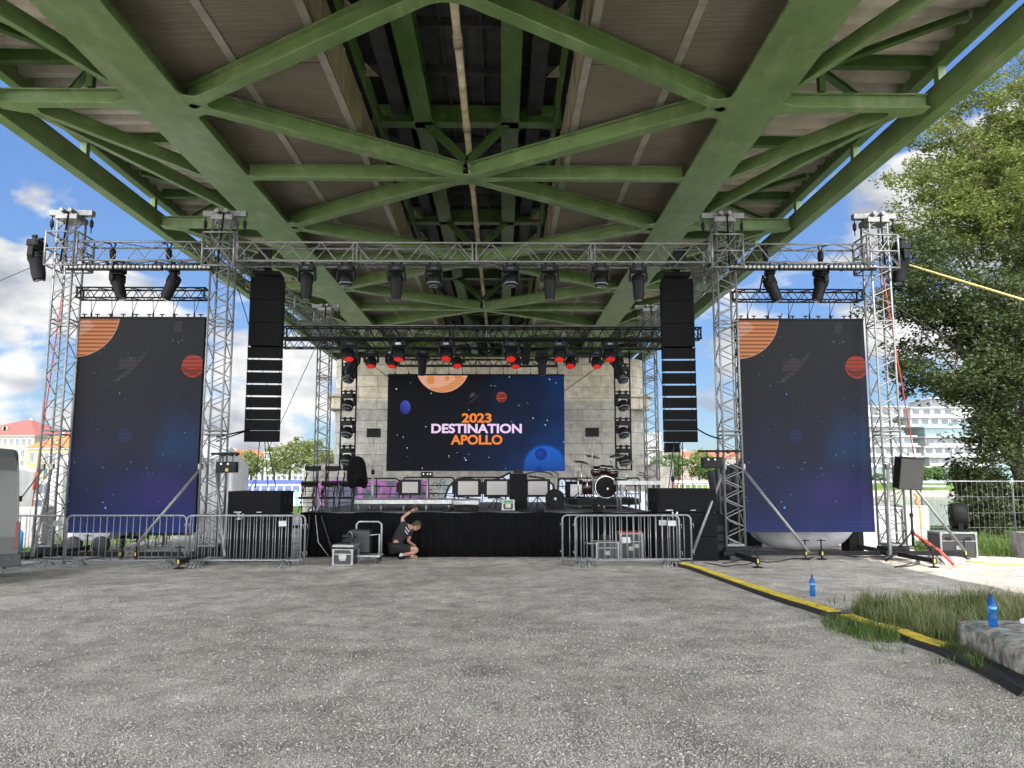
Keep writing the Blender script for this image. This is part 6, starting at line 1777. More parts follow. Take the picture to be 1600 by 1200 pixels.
for k, a2 in enumerate((-.9, .9 + PI / 3, PI)):
    e_ = Vector((.62 * math.cos(a2), .62 * math.sin(a2), .02))
    g = MB(); g.tube((0, 0, .66), e_, .014, 6); g.tube((0, 0, .35), e_ * .55 + Vector((0, 0, .29)), .009, 6); g.build('leg', M_blkm, t)
g = MB(); g.path([(c.x + .02, Y, .62), (c.x + .3, Y - .5, .28), (c.x + .42, Y - .75, .03)], .03, 6); tag(g.build('ratchet_strap', M_redp), 'red strap on the gravel below the tripod speaker', 'strap')
c = at(1504, 885, 17.6)
t = flightcase('flight_case', 'large dark flight case carrying the black fan, by the mesh fence', (c.x, 17.95, 0), (.80, .62, .58), -.08)
g = MB(); g.box((0, 0, .586), (.82, .64, .02)); g.build('lid', M_casealu, t)
for sx in (-.22, .22):
    g = MB(); g.box((sx, -.315, .44), (.12, .012, .08)); g.build('latch', M_blkm, t)
t2 = fan('black drum fan standing on the large flight case by the fence', 1498, 818, 17.95, .30, .60, rz=R(-112))
t = flightcase('flight_case', 'flight case cut off by the right edge of the picture', (ax(1618, 17.6, 860), 17.7, 0), (.55, .6, .58), .05, m=mat('case_grey', (.2, .2, .2), .5, 0, .2, 8))
t = thing('concrete_ballast', 'pale notched concrete weight lying on the sunlit gravel', 'concrete weight', (ax(1474, 16.5, 885), 16.6, 0), -.12)
g = MB(); g.prism([(-.46, 0), (.46, 0), (.46, .13), (.36, .15), (.18, .15), (.16, .11), (.04, .11), (.02, .16), (-.2, .16), (-.22, .12), (-.34, .12), (-.36, .17), (-.46, .17)], -.12, .12, Matrix.Rotation(PI / 2, 4, 'X')); g.build('block', M_conc, t, bevel=.01)
a_ = at(1410, 790, 20.2); b2 = at(1455, 852, 20.2)
t = thing('electrical_cabinet', 'light grey cabinet with an orange strap beside the right outer tower', 'cabinet', ((a_.x + b2.x) / 2, 20.2, 0))
g = MB(); g.box((0, .25, a_.z / 2), (b2.x - a_.x, .5, a_.z)); g.build('body', M_pole, t, bevel=.015)
g = MB(); g.box((0, -.006, a_.z / 2), ((b2.x - a_.x) * .86, .012, a_.z * .86)); g.build('door', M_white, t, bevel=.004)
g = MB(); g.box((.1, -.016, a_.z / 2), (.05, .006, a_.z)); g.build('strap', mat('orange_strap', (.55, .20, .04), .7, 0, .1, 8), t)
g = MB(); g.path([(.12, .1, a_.z), (.06, .1, a_.z + .1), (.12, .08, a_.z + .2), (.04, .1, a_.z + .32)], .035, 6); tag(g.build('orange_strap_coil', mat('orange_strap', (0, 0, 0)), None, ((a_.x + b2.x) / 2, 20.2, 0)), 'orange strap tangled on top of the light grey cabinet', 'strap')
a_ = at(1348, 834, 20.0); b2 = at(1412, 872, 20.0)
t = thing('storage_box', 'white box standing behind the foot of the right outer tower', 'box', ((a_.x + b2.x) / 2, 20.0, 0))
g = MB(); g.box((0, .3, .52), (b2.x - a_.x, .6, 1.0)); g.build('body', M_greyf, t, bevel=.02)
g = MB(); g.box((0, .3, 1.04), (b2.x - a_.x + .04, .64, .05)); g.build('lid', M_greyf, t, bevel=.01)
t = thing('storage_box', 'black box between the grey covered heap and the white box', 'box', (ax(1336, 19.4, 850), 19.3, 0))
g = MB(); g.box((0, .25, .42), (.36, .5, .84)); g.build('body', M_cab, t, bevel=.01)
g = MB(); g.box((0, -.004, .6), (.2, .01, .08)); g.build('handle', M_blkm, t)
c = at(1257, 845, 19.4)
g = MB(); vs = []
for j in range(17):
    th = PI * j / 16
    for i in range(40):
        ph = 2 * PI * i / 40; r_ = 1 + .025 * math.sin(9 * ph + 3 * th) + .02 * math.sin(17 * ph)
        vs.append((1.35 * math.sin(th) ** .7 * math.cos(ph) * r_, .8 * math.sin(th) ** .7 * math.sin(ph) * r_, .78 + .76 * math.cos(th)))
g.add(vs, [(j * 40 + i, (j + 1) * 40 + i, (j + 1) * 40 + (i + 1) % 40, j * 40 + (i + 1) % 40) for j in range(16) for i in range(40)], True)
tag(g.build('covered_heap', M_greyf, None, (c.x, 19.6, 0.0)), 'bulging grey fabric covered heap behind the foot of the right tall screen', 'covered heap')
# dark cloth backdrop by the right inner tower and pale ones at the left
g = MB(); xa, xb = ax(1106, 20.5, 800), ax(1190, 20.5, 800); vs = []; n = 24
for i in range(n + 1):
    u = i / n; top = az(738, 20.5) + .45 * u
    vs += [(xa + (xb - xa) * u + .25 * (1 - u) * 0, 20.5 + .05 * math.sin(i * 1.9), top), (xa + .35 * (1 - u) + (xb - xa) * u, 20.5 + .05 * math.sin(i * 1.9 + .6), .02)]
g.add(vs, [(2 * i, 2 * i + 1, 2 * i + 3, 2 * i + 2) for i in range(n)], True); o = g.build('cloth_backdrop', mat('dark_grey_cloth', (.05, .05, .055), .9, 0, .3, 3, .3, 8)); so = o.modifiers.new('s', 'SOLIDIFY'); so.thickness = .01
tag(o, 'dark grey cloth hung behind the right inner tower', 'cloth')
g = MB(); xa, xb = ax(304, 21, 800), ax(362, 21, 800); vs = []
for i in range(n + 1):
    u = i / n; top = az(716, 21) - (.28 if u > .5 else 0) - .3 * abs(u - .5) * 0
    vs += [(xa + (xb - xa) * u, 21 + .05 * math.sin(i * 1.3), top), (xa + (xb - xa) * u, 21 + .05 * math.sin(i * 1.3 + .6), .02)]
g.add(vs, [(2 * i, 2 * i + 1, 2 * i + 3, 2 * i + 2) for i in range(n)], True); o = g.build('fabric_wall', M_tent); so = o.modifiers.new('s', 'SOLIDIFY'); so.thickness = .01
tag(o, 'pale fabric wall behind the left inner tower', 'fabric wall')
# mesh fence
FYY = 21.6
zt = az(752, FYY)
x = ax(1441, FYY, 800)
for k in range(3):
    t = thing('mesh_fence', 'wire mesh fence panel in front of the dark foliage, %s' % ('its left one', 'its middle one', 'cut off by the right edge')[k], 'mesh fence', (x, FYY + .12 * k, 0), 0, 'wire mesh fence panels')
    W_ = 2.6
    g = MB(); g.path([(0, 0, .05), (0, 0, zt), (W_, 0, zt), (W_, 0, .05)], .02, 6); g.tube((0, 0, .12), (W_, 0, .12), .016, 6); g.build('frame', M_galv, t)
    g = MB()
    for i in range(1, 18): g.tube((W_ * i / 18, 0, .1), (W_ * i / 18, 0, zt), .0036, 4, cap=False)
    for z in (.45, .85, 1.3): g.tube((0, 0, z), (W_, 0, z), .0034, 4, cap=False)
    g.build('wire_mesh', M_galv, t)
    for s in (0, 1):
        g = MB(); g.box((W_ * s, 0, .05), (.22, .55, .1)); g.build('foot', M_conc, t, bevel=.02)
    x += W_ + .06
g = MB(); g.path([gnd(1490, 876), gnd(1530, 880), gnd(1570, 884), gnd(1640, 882)], .03, 6); tag(g.build('yellow_cable', M_yel), 'yellow cable lying on the sunlit gravel by the large case', 'cable')
for i, pts in enumerate((((1180, 862), (1230, 868), (1290, 866), (1350, 872), (1400, 868)), ((1380, 872), (1410, 862), (1450, 880), (1400, 888), (1430, 878)), ((1130, 882), (1160, 876), (1200, 880), (1240, 874), (1280, 872)), ((1100, 880), (1130, 886), (1160, 884), (1190, 877)), ((60, 872), (110, 878), (170, 870), (230, 874), (300, 872)), ((330, 868), (370, 874), (410, 870), (450, 876)), ((1520, 872), (1550, 866), (1600, 870)))):
    P_ = [gnd(*p) + Vector((0, 0, .015)) for p in pts]; Q = []
    for a_, b2 in zip(P_, P_[1:]):
        for k in range(5): Q.append(a_.lerp(b2, k / 5) + Vector((0, .06 * math.sin(k * 1.3 + i), 0)))
    g = MB(); g.path(Q, .014, 5)
    tag(g.build('ground_cable', M_rope), 'black cable on the ground ' + ('under the right tall screen', 'curled below the tripod speaker', 'in front of the right tall screen', 'at the foot of the right inner tower', 'under the left tall screen', 'behind the paired left barriers', 'near the yellow cable by the fence')[i], 'cable', 'cables on the ground')

# ================================================================== LEFT SIDE: van, tents, trailer, tables
vang = math.atan2(-.54, -.84)
M_van = mat('van_paint', (.050, .052, .048), .45, .0, .06, 2, coat=.1)
van = thing('parked_van', 'grey van cut off by the left edge of the picture', 'van', gnd(24, 912), vang)   # local +X runs to the front, -Y... camera side = +Y
W_ = 1.95; L_ = 5.4; Hh = 2.36
sec = [(0.02, .34), (0, .8), (.03, 1.3), (.10, 1.95), (.20, 2.2), (.42, 2.34), (W_ - .42, 2.34), (W_ - .20, 2.2), (W_ - .10, 1.95), (W_ - .03, 1.3), (W_, .8), (W_ - .02, .34)]
vs = []; secs = ((0, .0), (.04, -.02), (.25, -.0), (3.4, 0), (4.2, -.55), (4.9, -1.15), (5.4, -1.45))
rings_ = []
for X, dz in secs:
    rr = []
    for y, z in sec:
        zz = z if z < .9 else max(.85, z + dz * (z - .8) / 1.5)
        if X == 0: zz = z - .10 * (z > 2); 
        lean = .07 * max(0, z - .9) if X < .3 else 0
        rr.append((X + lean * 1.0, -y if False else y - 0, zz))
    rings_.append(rr)
n = len(sec)
for rr in rings_: vs += rr
g = MB(); fs = [tuple(range(n)), tuple(reversed(range(len(vs) - n, len(vs))))]
for k in range(len(secs) - 1):
    for i in range(n): fs.append((k * n + i, k * n + (i + 1) % n, (k + 1) * n + (i + 1) % n, (k + 1) * n + i))
g.add([(v[0], -v[1], v[2]) for v in vs], fs)
vb = g.build('body', M_van, van, bevel=.03)
# the side towards the camera is the local +Y side at y=0
g = MB(); g.box((.02, -.02, .82), (.07, .06, .46)); g.build('tail_light', mat('tail_red', (.10, .008, .008), .3, 0, .1, 10), van, bevel=.01)
g = MB(); g.box((.30, -.01, .40), (.72, .06, .22)); g.build('bumper', M_rub, van, bevel=.02)
g = MB(); g.box((.42, .006, .24), (.45, .03, .12)); g.build('side_skirt', M_van, van, bevel=.02)
g = MB(); g.box((1.1, -.045, 1.55), (1.3, .03, .62)); g.build('recessed_panel', M_van, van, bevel=.04)
g = MB(); g.box((.02, -.1, 1.45), (.05, .06, .1)); g.build('door_hinge', M_blk, van)
for X in (1.15, 4.3):
    for y in (-.10, -W_ + .12):
        g = MB(); g.lathe([(.2, -.1), (.33, -.1), (.35, -.06), (.35, .06), (.33, .1), (.2, .1)], 24, (X, y, .35), (PI / 2, 0, 0)); o = g.build('wheel', M_rub, van)
        g = MB(); g.lathe([(.2, .02), (.19, .1), (.05, .11)], 18, (X, y, .35), (-PI / 2, 0, 0)); g.build('rim', M_galv, o)
g = MB(); g.box((3.9, -.012, 1.5), (.8, .03, .5)); g.build('side_window', M_lens, van)
# white tent with gathered walls
def fabric(label, pts_top, zb, Y0_, Y1_, name='tent_wall', folds=.06, group=None, horiz=False):
    """pts_top: px/py along the top at distances Y0..Y1"""
    n = 40; m_ = 16; vs = []
    for i in range(n + 1):
        u = i / n; k = u * (len(pts_top) - 1); j = min(int(k), len(pts_top) - 2); f = k - j
        px = pts_top[j][0] + (pts_top[j + 1][0] - pts_top[j][0]) * f; py = pts_top[j][1] + (pts_top[j + 1][1] - pts_top[j][1]) * f
        Y = Y0_ + (Y1_ - Y0_) * u; p = at(px, py, Y)
        for q in range(m_ + 1):
            w_ = q / m_
            z = p.z + (zb - p.z) * w_
            off = folds * (math.sin(i * 1.1 + 2 * math.sin(w_ * 5)) * .4 + (math.sin(w_ * 46 + 2.2 * math.sin(i * .22) + i * .06) if horiz else 0)) * min(1, w_ * 5)
            vs.append((p.x, p.y + off, z))
    g = MB(); g.add(vs, [(i * (m_ + 1) + q, i * (m_ + 1) + q + 1, (i + 1) * (m_ + 1) + q + 1, (i + 1) * (m_ + 1) + q) for i in range(n) for q in range(m_)], True)
    o = g.build(name, M_tent); so = o.modifiers.new('s', 'SOLIDIFY'); so.thickness = .012
    return tag(o, label, 'tent', group)
fabric('white gathered tent wall with sloping top beside the grey van', [(-30, 712), (18, 724), (57, 733)], .05, 20.5, 22.5, folds=.08, horiz=True)
fabric('white tent wall half hidden behind the left outer tower', [(86, 726), (100, 717), (106, 712)], .05, 23, 23.5, group='white tent cloths')
tn = thing('marquee', 'long low white marquee behind the left tall screen', 'marquee', (ax(200, 25, 800), 25, 0))
hw_ = (ax(340, 25, 800) - ax(98, 25, 800)) / 2
g = MB(); g.box((0, 0, 1.15), (2 * hw_, .02, 2.1)); 
for k in range(9): g.tube((-hw_ + k * hw_ / 4, -.03, .1), (-hw_ + k * hw_ / 4, -.03, 2.2), .03, 6)
g.build('front_wall', M_tent, tn)
g = MB(); g.box((-hw_, 2, 1.15), (.02, 4, 2.1)); g.build('side_wall', M_tent, tn); g = MB(); g.box((hw_, 2, 1.15), (.02, 4, 2.1)); g.build('side_wall', M_tent, tn)
g = MB(); g.prism([(-.1, 2.2), (4.1, 2.2), (2, 2.9)], -hw_ - .05, hw_ + .05, Matrix(((0, 0, 1, 0), (1, 0, 0, 0), (0, 1, 0, 0), (0, 0, 0, 1)))); g.build('roof', M_tent, tn)
a_ = at(28, 795, 19.2); b2 = at(63, 857, 19.2)
t = thing('electrical_cabinet', 'pale grey cabinet standing on short grass left of the outer tower', 'cabinet', ((a_.x + b2.x) / 2, 19.2, .08))
g = MB(); g.box((0, .3, a_.z / 2), (b2.x - a_.x, .6, a_.z - .06)); g.build('body', M_pole, t, bevel=.02)
g = MB(); g.box((0, -.006, a_.z / 2), (.012, .012, a_.z * .9)); g.box((.06, -.01, a_.z * .5), (.03, .02, .12)); g.build('door_seam', M_alud, t)
c = at(26, 845, 18.5); g = MB(); g.lathe([(.11, 0), (.13, .02), (.13, .5), (.08, .56), (.05, .6)], 14, (c.x, 18.5, .04)); tag(g.build('blue_barrel', mat('barrel_blue', (.03, .25, .5), .5, 0, .1, 6)), 'small bright blue barrel between the van and the pale cabinet', 'barrel')
# trailer
a_ = at(98, 834, 19.3); b2 = at(172, 868, 19.3)
t = thing('generator_trailer', 'pale grey box trailer under the left tall screen', 'trailer', ((a_.x + b2.x) / 2, 19.3, 0), .06)
wd = b2.x - a_.x
g = MB(); g.prism([(-wd / 2, .28), (wd / 2 - .15, .28), (wd / 2, .5), (wd / 2 - .05, 1.05), (-wd / 2, 1.05)], -1.2, 0, Matrix.Rotation(PI / 2, 4, 'X')); g.build('body', mat('trailer_paint', (.40, .41, .41), .5, 0, .08, 3), t, bevel=.03)
g = MB(); g.box((0, .6, 1.08), (wd + .05, 1.25, .05)); g.build('lid', M_blk, t)
for sx in (-.3, .35):
    g = MB(); g.lathe([(.12, -.08), (.2, -.08), (.2, .08), (.12, .08)], 18, (sx, -.02, .2), (PI / 2, 0, 0)); g.build('wheel', M_rub, t)
g = MB(); g.tube((wd / 2, .4, .34), (wd / 2 + .7, .4, .34), .04, 8); g.tube((wd / 2 + .5, .4, .02), (wd / 2 + .5, .4, .4), .025, 8); g.build('drawbar', M_blkm, t)
# folding tables and benches
M_wood = mat('varnished_wood', (.35, .14, .07), .5, 0, .2, 6)
for i, (px0, px1, py, Y, h_, dep, nm) in enumerate(((172, 252, 845, 20.4, .74, .5, 'table'), (196, 262, 839, 22.2, .74, .5, 'table'), (180, 232, 852, 20.0, .46, .25, 'bench'), (205, 262, 850, 21.4, .46, .25, 'bench'))):
    xa, xb = ax(px0, Y, py), ax(px1, Y, py)
    t = thing('folding_' + nm, 'red brown folding %s under the left tall screen, %s' % (nm, ('nearer one', 'farther one', 'nearer one', 'farther one')[i]), nm, ((xa + xb) / 2, Y, 0), 0, 'folding %s set' % nm)
    g = MB(); g.box((0, dep / 2, h_), (xb - xa, dep, .03)); g.build('top', M_wood, t)
    for sx in (-1, 1):
        x = sx * (xb - xa) * .38
        g = MB()
        for y in (.04, dep - .04): g.tube((x, y, 0), (x, y, h_ - .015), .014, 6)
        g.tube((x, .04, .1), (x, dep - .04, .1), .012, 6); g.tube((x, dep / 2, .12), (x - sx * .22, dep / 2, h_ - .02), .01, 6); g.build('leg_frame', mat('green_grey_metal', (.06, .09, .08), .5, .3, .1, 8), t)
# ================================================================== VEGETATION
def leaf_mat(name, c, c2, tr=0.35):
    m = bpy.data.materials.new(name); m.use_nodes = True
    N, L = m.node_tree.nodes, m.node_tree.links
    b = N['Principled BSDF']; b.inputs['Roughness'].default_value = .55; b.inputs['Specular IOR Level'].default_value = .3
    tc = N.new('ShaderNodeTexCoord'); nz = N.new('ShaderNodeTexNoise'); nz.inputs['Scale'].default_value = 1.1; nz.inputs['Detail'].default_value = 8; nz.inputs['Roughness'].default_value = .8
    L.new(tc.outputs['Object'], nz.inputs['Vector'])
    rp = N.new('ShaderNodeValToRGB'); rp.color_ramp.elements[0].position = .35; rp.color_ramp.elements[1].position = .65
    rp.color_ramp.elements[0].color = (*c, 1); rp.color_ramp.elements[1].color = (*c2, 1)
    L.new(nz.outputs['Fac'], rp.inputs[0]); L.new(rp.outputs[0], b.inputs['Base Color'])
    t = N.new('ShaderNodeBsdfTranslucent'); L.new(rp.outputs[0], t.inputs['Color'])
    mx = N.new('ShaderNodeMixShader'); mx.inputs[0].default_value = tr
    L.new(b.outputs[0], mx.inputs[1]); L.new(t.outputs[0], mx.inputs[2]); L.new(mx.outputs[0], N['Material Output'].inputs['Surface'])
    MATS[name] = m
    return m
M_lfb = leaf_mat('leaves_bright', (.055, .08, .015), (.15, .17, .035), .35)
M_lfd = leaf_mat('leaves_painted_shade', (.020, .032, .009), (.060, .082, .022), .3)  # low tree and bushes: self-shade put into a darker leaf colour
M_lff = leaf_mat('leaves_far', (.09, .12, .035), (.19, .22, .07), .3)
M_lffg = leaf_mat('leaves_far_green', (.05, .10, .025), (.11, .17, .05), .3)
M_bark = mat('bark', (.07, .055, .04), .9, 0, .35, 4, .9, 14)
def leaves(g, c, r, n, size, rs, flat=.75):
    for _ in range(n):
        d = Vector((rs.gauss(0, 1), rs.gauss(0, 1), rs.gauss(0, 1) * flat)); d.normalize()
        p = c + d * r * (rs.random() ** .5)
        a_ = Vector((rs.uniform(-1, 1), rs.uniform(-1, 1), rs.uniform(-.6, .6))).normalized()
        b2 = a_.cross(Vector((rs.uniform(-1, 1), rs.uniform(-1, 1), rs.uniform(-1, 1)))).normalized()
        s = size * rs.uniform(.6, 1.3)
        g.v += [tuple(p - a_ * s), tuple(p + b2 * s * .42), tuple(p + a_ * s), tuple(p - b2 * s * .42)]
        o = len(g.v) - 4; g.f.append((o, o + 1, o + 2, o + 3)); g.sm.append(False)
def tree(name, label, base, ells, nclump, nleaf, size, m, rs, clump_r=.6, trunk_r=.25, group=None, nbranch=16):
    """ells: (centre, radii) lobes in world space; clumps fill their outer shells, branches lead to them"""
    t = thing(name, label, 'tree', base, 0, group)
    g = MB(); clumps = []
    tot = sum(e[1].x * e[1].y * e[1].z for e in ells)
    base = Vector(base)
    for c, r in ells:
        k = max(2, int(nclump * (r.x * r.y * r.z) / tot))
        for _ in range(k):
            d = Vector((rs.gauss(0, 1), rs.gauss(0, 1), rs.gauss(0, 1))).normalized()
            q = rs.uniform(.35, 1.05)
            p = c + Vector((d.x * r.x, d.y * r.y, d.z * r.z)) * q - base
            cr = clump_r * rs.uniform(.5, 1.3)
            clumps.append(p); leaves(g, p, cr, int(nleaf * rs.uniform(.5, 1.3)), size, rs, .6)
    g.build('crown', m, t)
    b_ = MB()
    top = sum((e[0] for e in ells), Vector()) / len(ells) - base
    tp = [Vector((0, 0, -.1)), Vector((.1, 0, top.z * .25)), Vector((top.x * .2, top.y * .2, top.z * .5)), Vector((top.x * .6, top.y * .6, top.z * .85)), top * 1.1]
    b_.path(tp, [trunk_r * 1.25, trunk_r, trunk_r * .8, trunk_r * .55, trunk_r * .2], 9)
    b_.build('trunk', M_bark, t)
    for k in range(nbranch):
        e = clumps[rs.randrange(len(clumps))]
        s_ = tp[1].lerp(tp[3], rs.random()) if rs.random() < .6 else tp[2].lerp(tp[4], rs.random())
        md = s_.lerp(e, .5) + Vector((rs.uniform(-.3, .3), rs.uniform(-.3, .3), -.3 + rs.random() * .3)) * trunk_r * 3
        h = MB(); h.path([s_, md, e], [trunk_r * .28, trunk_r * .14, trunk_r * .04], 6); h.build('branch', M_bark, t)
    return t
def ell(px, py, Y, rx, ry, rd=None):
    """lobe centred on a photo point at distance Y; radii in photo pixels"""
    c = at(px, py, Y); k = c.y / 1200
    return (c, Vector((rx * k, (rd or rx) * k, ry * k)))
rs = random.Random(21)
b_ = at(1640, 780, 29); 
tree('leafy_tree', 'tall sunlit leafy tree rising at the right edge above the bridge edge', (b_.x, 29, 0), [ell(1500, 270, 28, 85, 75), ell(1590, 230, 29, 110, 110), ell(1560, 330, 27, 110, 90), ell(1640, 130, 30, 70, 80), ell(1480, 350, 27.5, 90, 50), ell(1425, 285, 27.5, 50, 40), ell(1400, 350, 27.5, 35, 30), ell(1450, 215, 28, 45, 40), ell(1520, 160, 28, 60, 50), ell(1660, 330, 29, 120, 160)], 950, 115, .078, M_lfb, rs, .50, .32, nbranch=22)
b_ = at(1600, 800, 24)
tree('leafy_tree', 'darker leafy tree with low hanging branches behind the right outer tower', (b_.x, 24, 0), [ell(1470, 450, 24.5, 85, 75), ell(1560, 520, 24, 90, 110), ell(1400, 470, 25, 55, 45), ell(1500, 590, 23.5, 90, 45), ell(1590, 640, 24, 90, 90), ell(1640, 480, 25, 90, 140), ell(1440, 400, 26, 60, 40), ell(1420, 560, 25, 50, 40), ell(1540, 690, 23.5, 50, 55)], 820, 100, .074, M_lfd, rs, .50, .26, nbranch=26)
for i, (px, py, Y, rx, ry, lab) in enumerate(((1532, 805, 23.3, 38, 42, 'dark bush behind the mesh fence, leftmost'), (1570, 790, 23.5, 60, 60, 'dark bush behind the mesh fence, second from left'), (1640, 780, 23.5, 60, 70, 'dark bush behind the mesh fence, at the right edge'), (1520, 760, 24.6, 40, 40, 'small bush rising between the dark bushes'))):
    e = ell(px, py, Y, rx, ry)
    t = thing('bush', lab, 'bush', (e[0].x, Y, 0), 0, 'bushes behind the fence')
    g = MB()
    for _ in range(60):
        d = Vector((rs.gauss(0, 1), rs.gauss(0, 1), rs.gauss(0, 1))).normalized()
        p = e[0] - Vector((e[0].x, Y, 0)) + Vector((d.x * e[1].x, d.y * e[1].y, d.z * e[1].z)) * rs.uniform(.3, 1)
        if p.z < .1: p.z = .1
        leaves(g, p, .35, 70, .075, rs)
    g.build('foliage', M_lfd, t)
    h = MB()
    for k in range(5): h.path([(0, 0, -.05), (rs.uniform(-.3, .3), rs.uniform(-.2, .2), .6), (rs.uniform(-.8, .8), rs.uniform(-.4, .4), 1.3)], [.03, .02, .008], 5)
    h.build('stems', M_bark, t)
# far trees across the river: three kinds copied
def fartree(label, px, py_top, Y, wpx, m, seed, zb=.6, group='trees on the far bank'):
    rs2 = random.Random(seed)
    x = ax(px, Y, 740); top = az(py_top, Y); r = wpx / 2 * Y / 1200; h = top - zb
    base = Vector((x, Y, zb))
    el = [(base + Vector((rs2.uniform(-.3, .3) * r, 0, h * .55)), Vector((r, r, h * .38))), (base + Vector((rs2.uniform(-.4, .4) * r, 0, h * .78)), Vector((r * .6, r * .6, h * .22)))]
    return tree('far_tree', label, base, el, 46, 60, .42 * Y / 225, m, rs2, .28 * r + .5, .3 * Y / 225, group, nbranch=4)
fd = [(338, 722, 'leftmost, partly hidden by the left inner tower'), (366, 716, 'right of the left inner tower'), (392, 703, 'below the left speaker column'), (428, 690, 'just right of the left speaker column'), (452, 682, 'tallest, left of the far left tower'), (482, 678, 'behind the far left tower'), (506, 700, 'touching the left edge of the pier')]
for i, (px, py, lab) in enumerate(fd):
    fartree('pale green tree across the river, ' + lab, px, py, 228 + 4 * (i % 3), 44, M_lff, 100 + i)
for i, (px, py, w_, lab) in enumerate(((1034, 716, 30, 'green tree across the river by the right edge of the pier'), (1062, 706, 44, 'green tree across the river below the right speaker column'), (1092, 704, 46, 'pale green tree across the river right of the short flood light'), (1110, 716, 30, 'green tree across the river next to the right inner tower'), (1446, 730, 20, 'round green tree before the white apartments, leftmost'), (1464, 728, 26, 'round green tree before the white apartments, middle'), (1500, 728, 30, 'round green tree before the white apartments, by the dark leaves'), (1372, 742, 16, 'small green tree seen through the right outer tower'), (15, 722, 24, 'green tree before the stone office with red roof'), (114, 716, 30, 'green tree by the yellow house, seen through the left tower'))):
    fartree(lab, px, py, 224 + 2 * (i % 3), w_, M_lffg if i != 2 else M_lff, 200 + i)

# grass
M_bl = leaf_mat('grass_blades', (.055, .105, .020), (.14, .19, .05), .3)
M_bld = leaf_mat('dry_grass_blades', (.15, .16, .07), (.34, .32, .17), .3)
def grass(name, label, pts, h, m, rs, wd=.006, lean=.35):
    g = MB()
    for p in pts:
        hh = h * rs.uniform(.35, 1.3) * (.55 + .9 * max(0, .5 + mnoise.noise(Vector((p[0] * 2.2, p[1] * 2.2, 1))))); a_ = rs.uniform(0, 6.28); l_ = lean * hh * rs.uniform(.3, 1.5)
        dx_, dy_ = math.cos(a_) * l_, math.sin(a_) * l_; b_ = a_ + 1.57; wx, wy = math.cos(b_) * wd, math.sin(b_) * wd
        o = len(g.v)
        g.v += [(p[0] - wx, p[1] - wy, p[2] - .01), (p[0] + wx, p[1] + wy, p[2] - .01), (p[0] + dx_ * .35 + wx * .8, p[1] + dy_ * .35 + wy * .8, p[2] + hh * .6), (p[0] + dx_ * .35 - wx * .8, p[1] + dy_ * .35 - wy * .8, p[2] + hh * .6), (p[0] + dx_, p[1] + dy_, p[2] + hh)]
        g.f += [(o, o + 1, o + 2, o + 3), (o + 3, o + 2, o + 4)]; g.sm += [False, False]
    return tag(g.build(name, m), label, 'grass', kind='stuff')
rs = random.Random(31)
def inpoly(x, y, P):
    r_ = False; j = len(P) - 1
    for i in range(len(P)):
        if (P[i][1] > y) != (P[j][1] > y) and x < (P[j][0] - P[i][0]) * (y - P[i][1]) / (P[j][1] - P[i][1]) + P[i][0]: r_ = not r_
        j = i
    return r_
def scatter(poly, n, edge=0):
    P_ = [gnd(*p) for p in poly]; x0, x1 = min(p.x for p in P_), max(p.x for p in P_); y0, y1 = min(p.y for p in P_), max(p.y for p in P_)
    Q = [(p.x, p.y) for p in P_]; out = []; tries = 0
    while len(out) < n and tries < n * 20:
        tries += 1
        x, y = rs.uniform(x0, x1), rs.uniform(y0, y1)
        if inpoly(x, y, Q) and mnoise.noise(Vector((x * 1.7, y * 1.7, 3))) > -.28 + .0: out.append((x, y, gz(x, y)))
    return out
def inblock(p):
    v = Vector((p[0], p[1], 0)) - Vector((A.x, A.y, 0)); return 0 < v.dot(dx) < Lb and 0 < v.dot(dy) < Wb
poly1 = [(1330, 962), (1345, 948), (1400, 944), (1500, 946), (1700, 946), (1700, 1010), (1560, 1010), (1500, 1016), (1470, 1004), (1400, 984)]
ps = [p for p in scatter(poly1, 15500) if not inblock(p)]
grass('grass_clump', 'long green grass growing between cable ramp and concrete block', ps[:7000], .19, M_bl, rs, .005, .5)
grass('dry_grass', 'long pale seeding grass mixed into the green clump', ps[9000:], .23, M_bld, rs, .004, .7)
poly7 = [(1240, 960), (1330, 935), (1700, 925), (1700, 1040), (1420, 1040), (1300, 1000)]
pt = [p for p in scatter(poly7, 5200) if mnoise.noise(Vector((p[0] * 3.1, p[1] * 3.1, 9))) > .22 and not inblock(p)]
grass('weed_tufts', 'scattered weed tufts in the gravel around the grass clump', pt, .13, M_bl, rs, .005, .9)
poly2 = [(1280, 972), (1320, 970), (1390, 992), (1420, 1010), (1400, 1014), (1340, 1000), (1290, 982)]
grass('grass_fringe', 'short green grass creeping in front of the yellow cable ramps', scatter(poly2, 900), .10, M_bl, rs, .005, .8)
poly3 = [(1455, 1008), (1500, 1018), (1560, 1062), (1520, 1046), (1480, 1024)]
grass('grass_edge', 'grass blades along the foot of the concrete block', [p for p in scatter(poly3, 700) if not inblock(p)], .1, M_bl, rs, .005, .8)
poly4 = [(1430, 866), (1480, 866), (1540, 870), (1700, 876), (1700, 840), (1430, 842)]
grass('sunny_grass', 'bright sunlit grass along the foot of the mesh fence', scatter(poly4, 14000), .24, M_bl, rs, .008, .5)
poly5 = [(-40, 872), (66, 874), (70, 858), (-40, 858)]
grass('left_grass', 'short grass around the pale grey cabinet at the left', scatter(poly5, 3500), .14, M_bl, rs, .008, .5)
poly6 = [(1395, 1120), (1700, 1110), (1700, 1200), (1420, 1200)]
grass('sprouts', 'sparse sprouts in the gravel at the lower right corner', [p for p in scatter(poly6, 200)], .03, M_bl, rs, .003, .9)

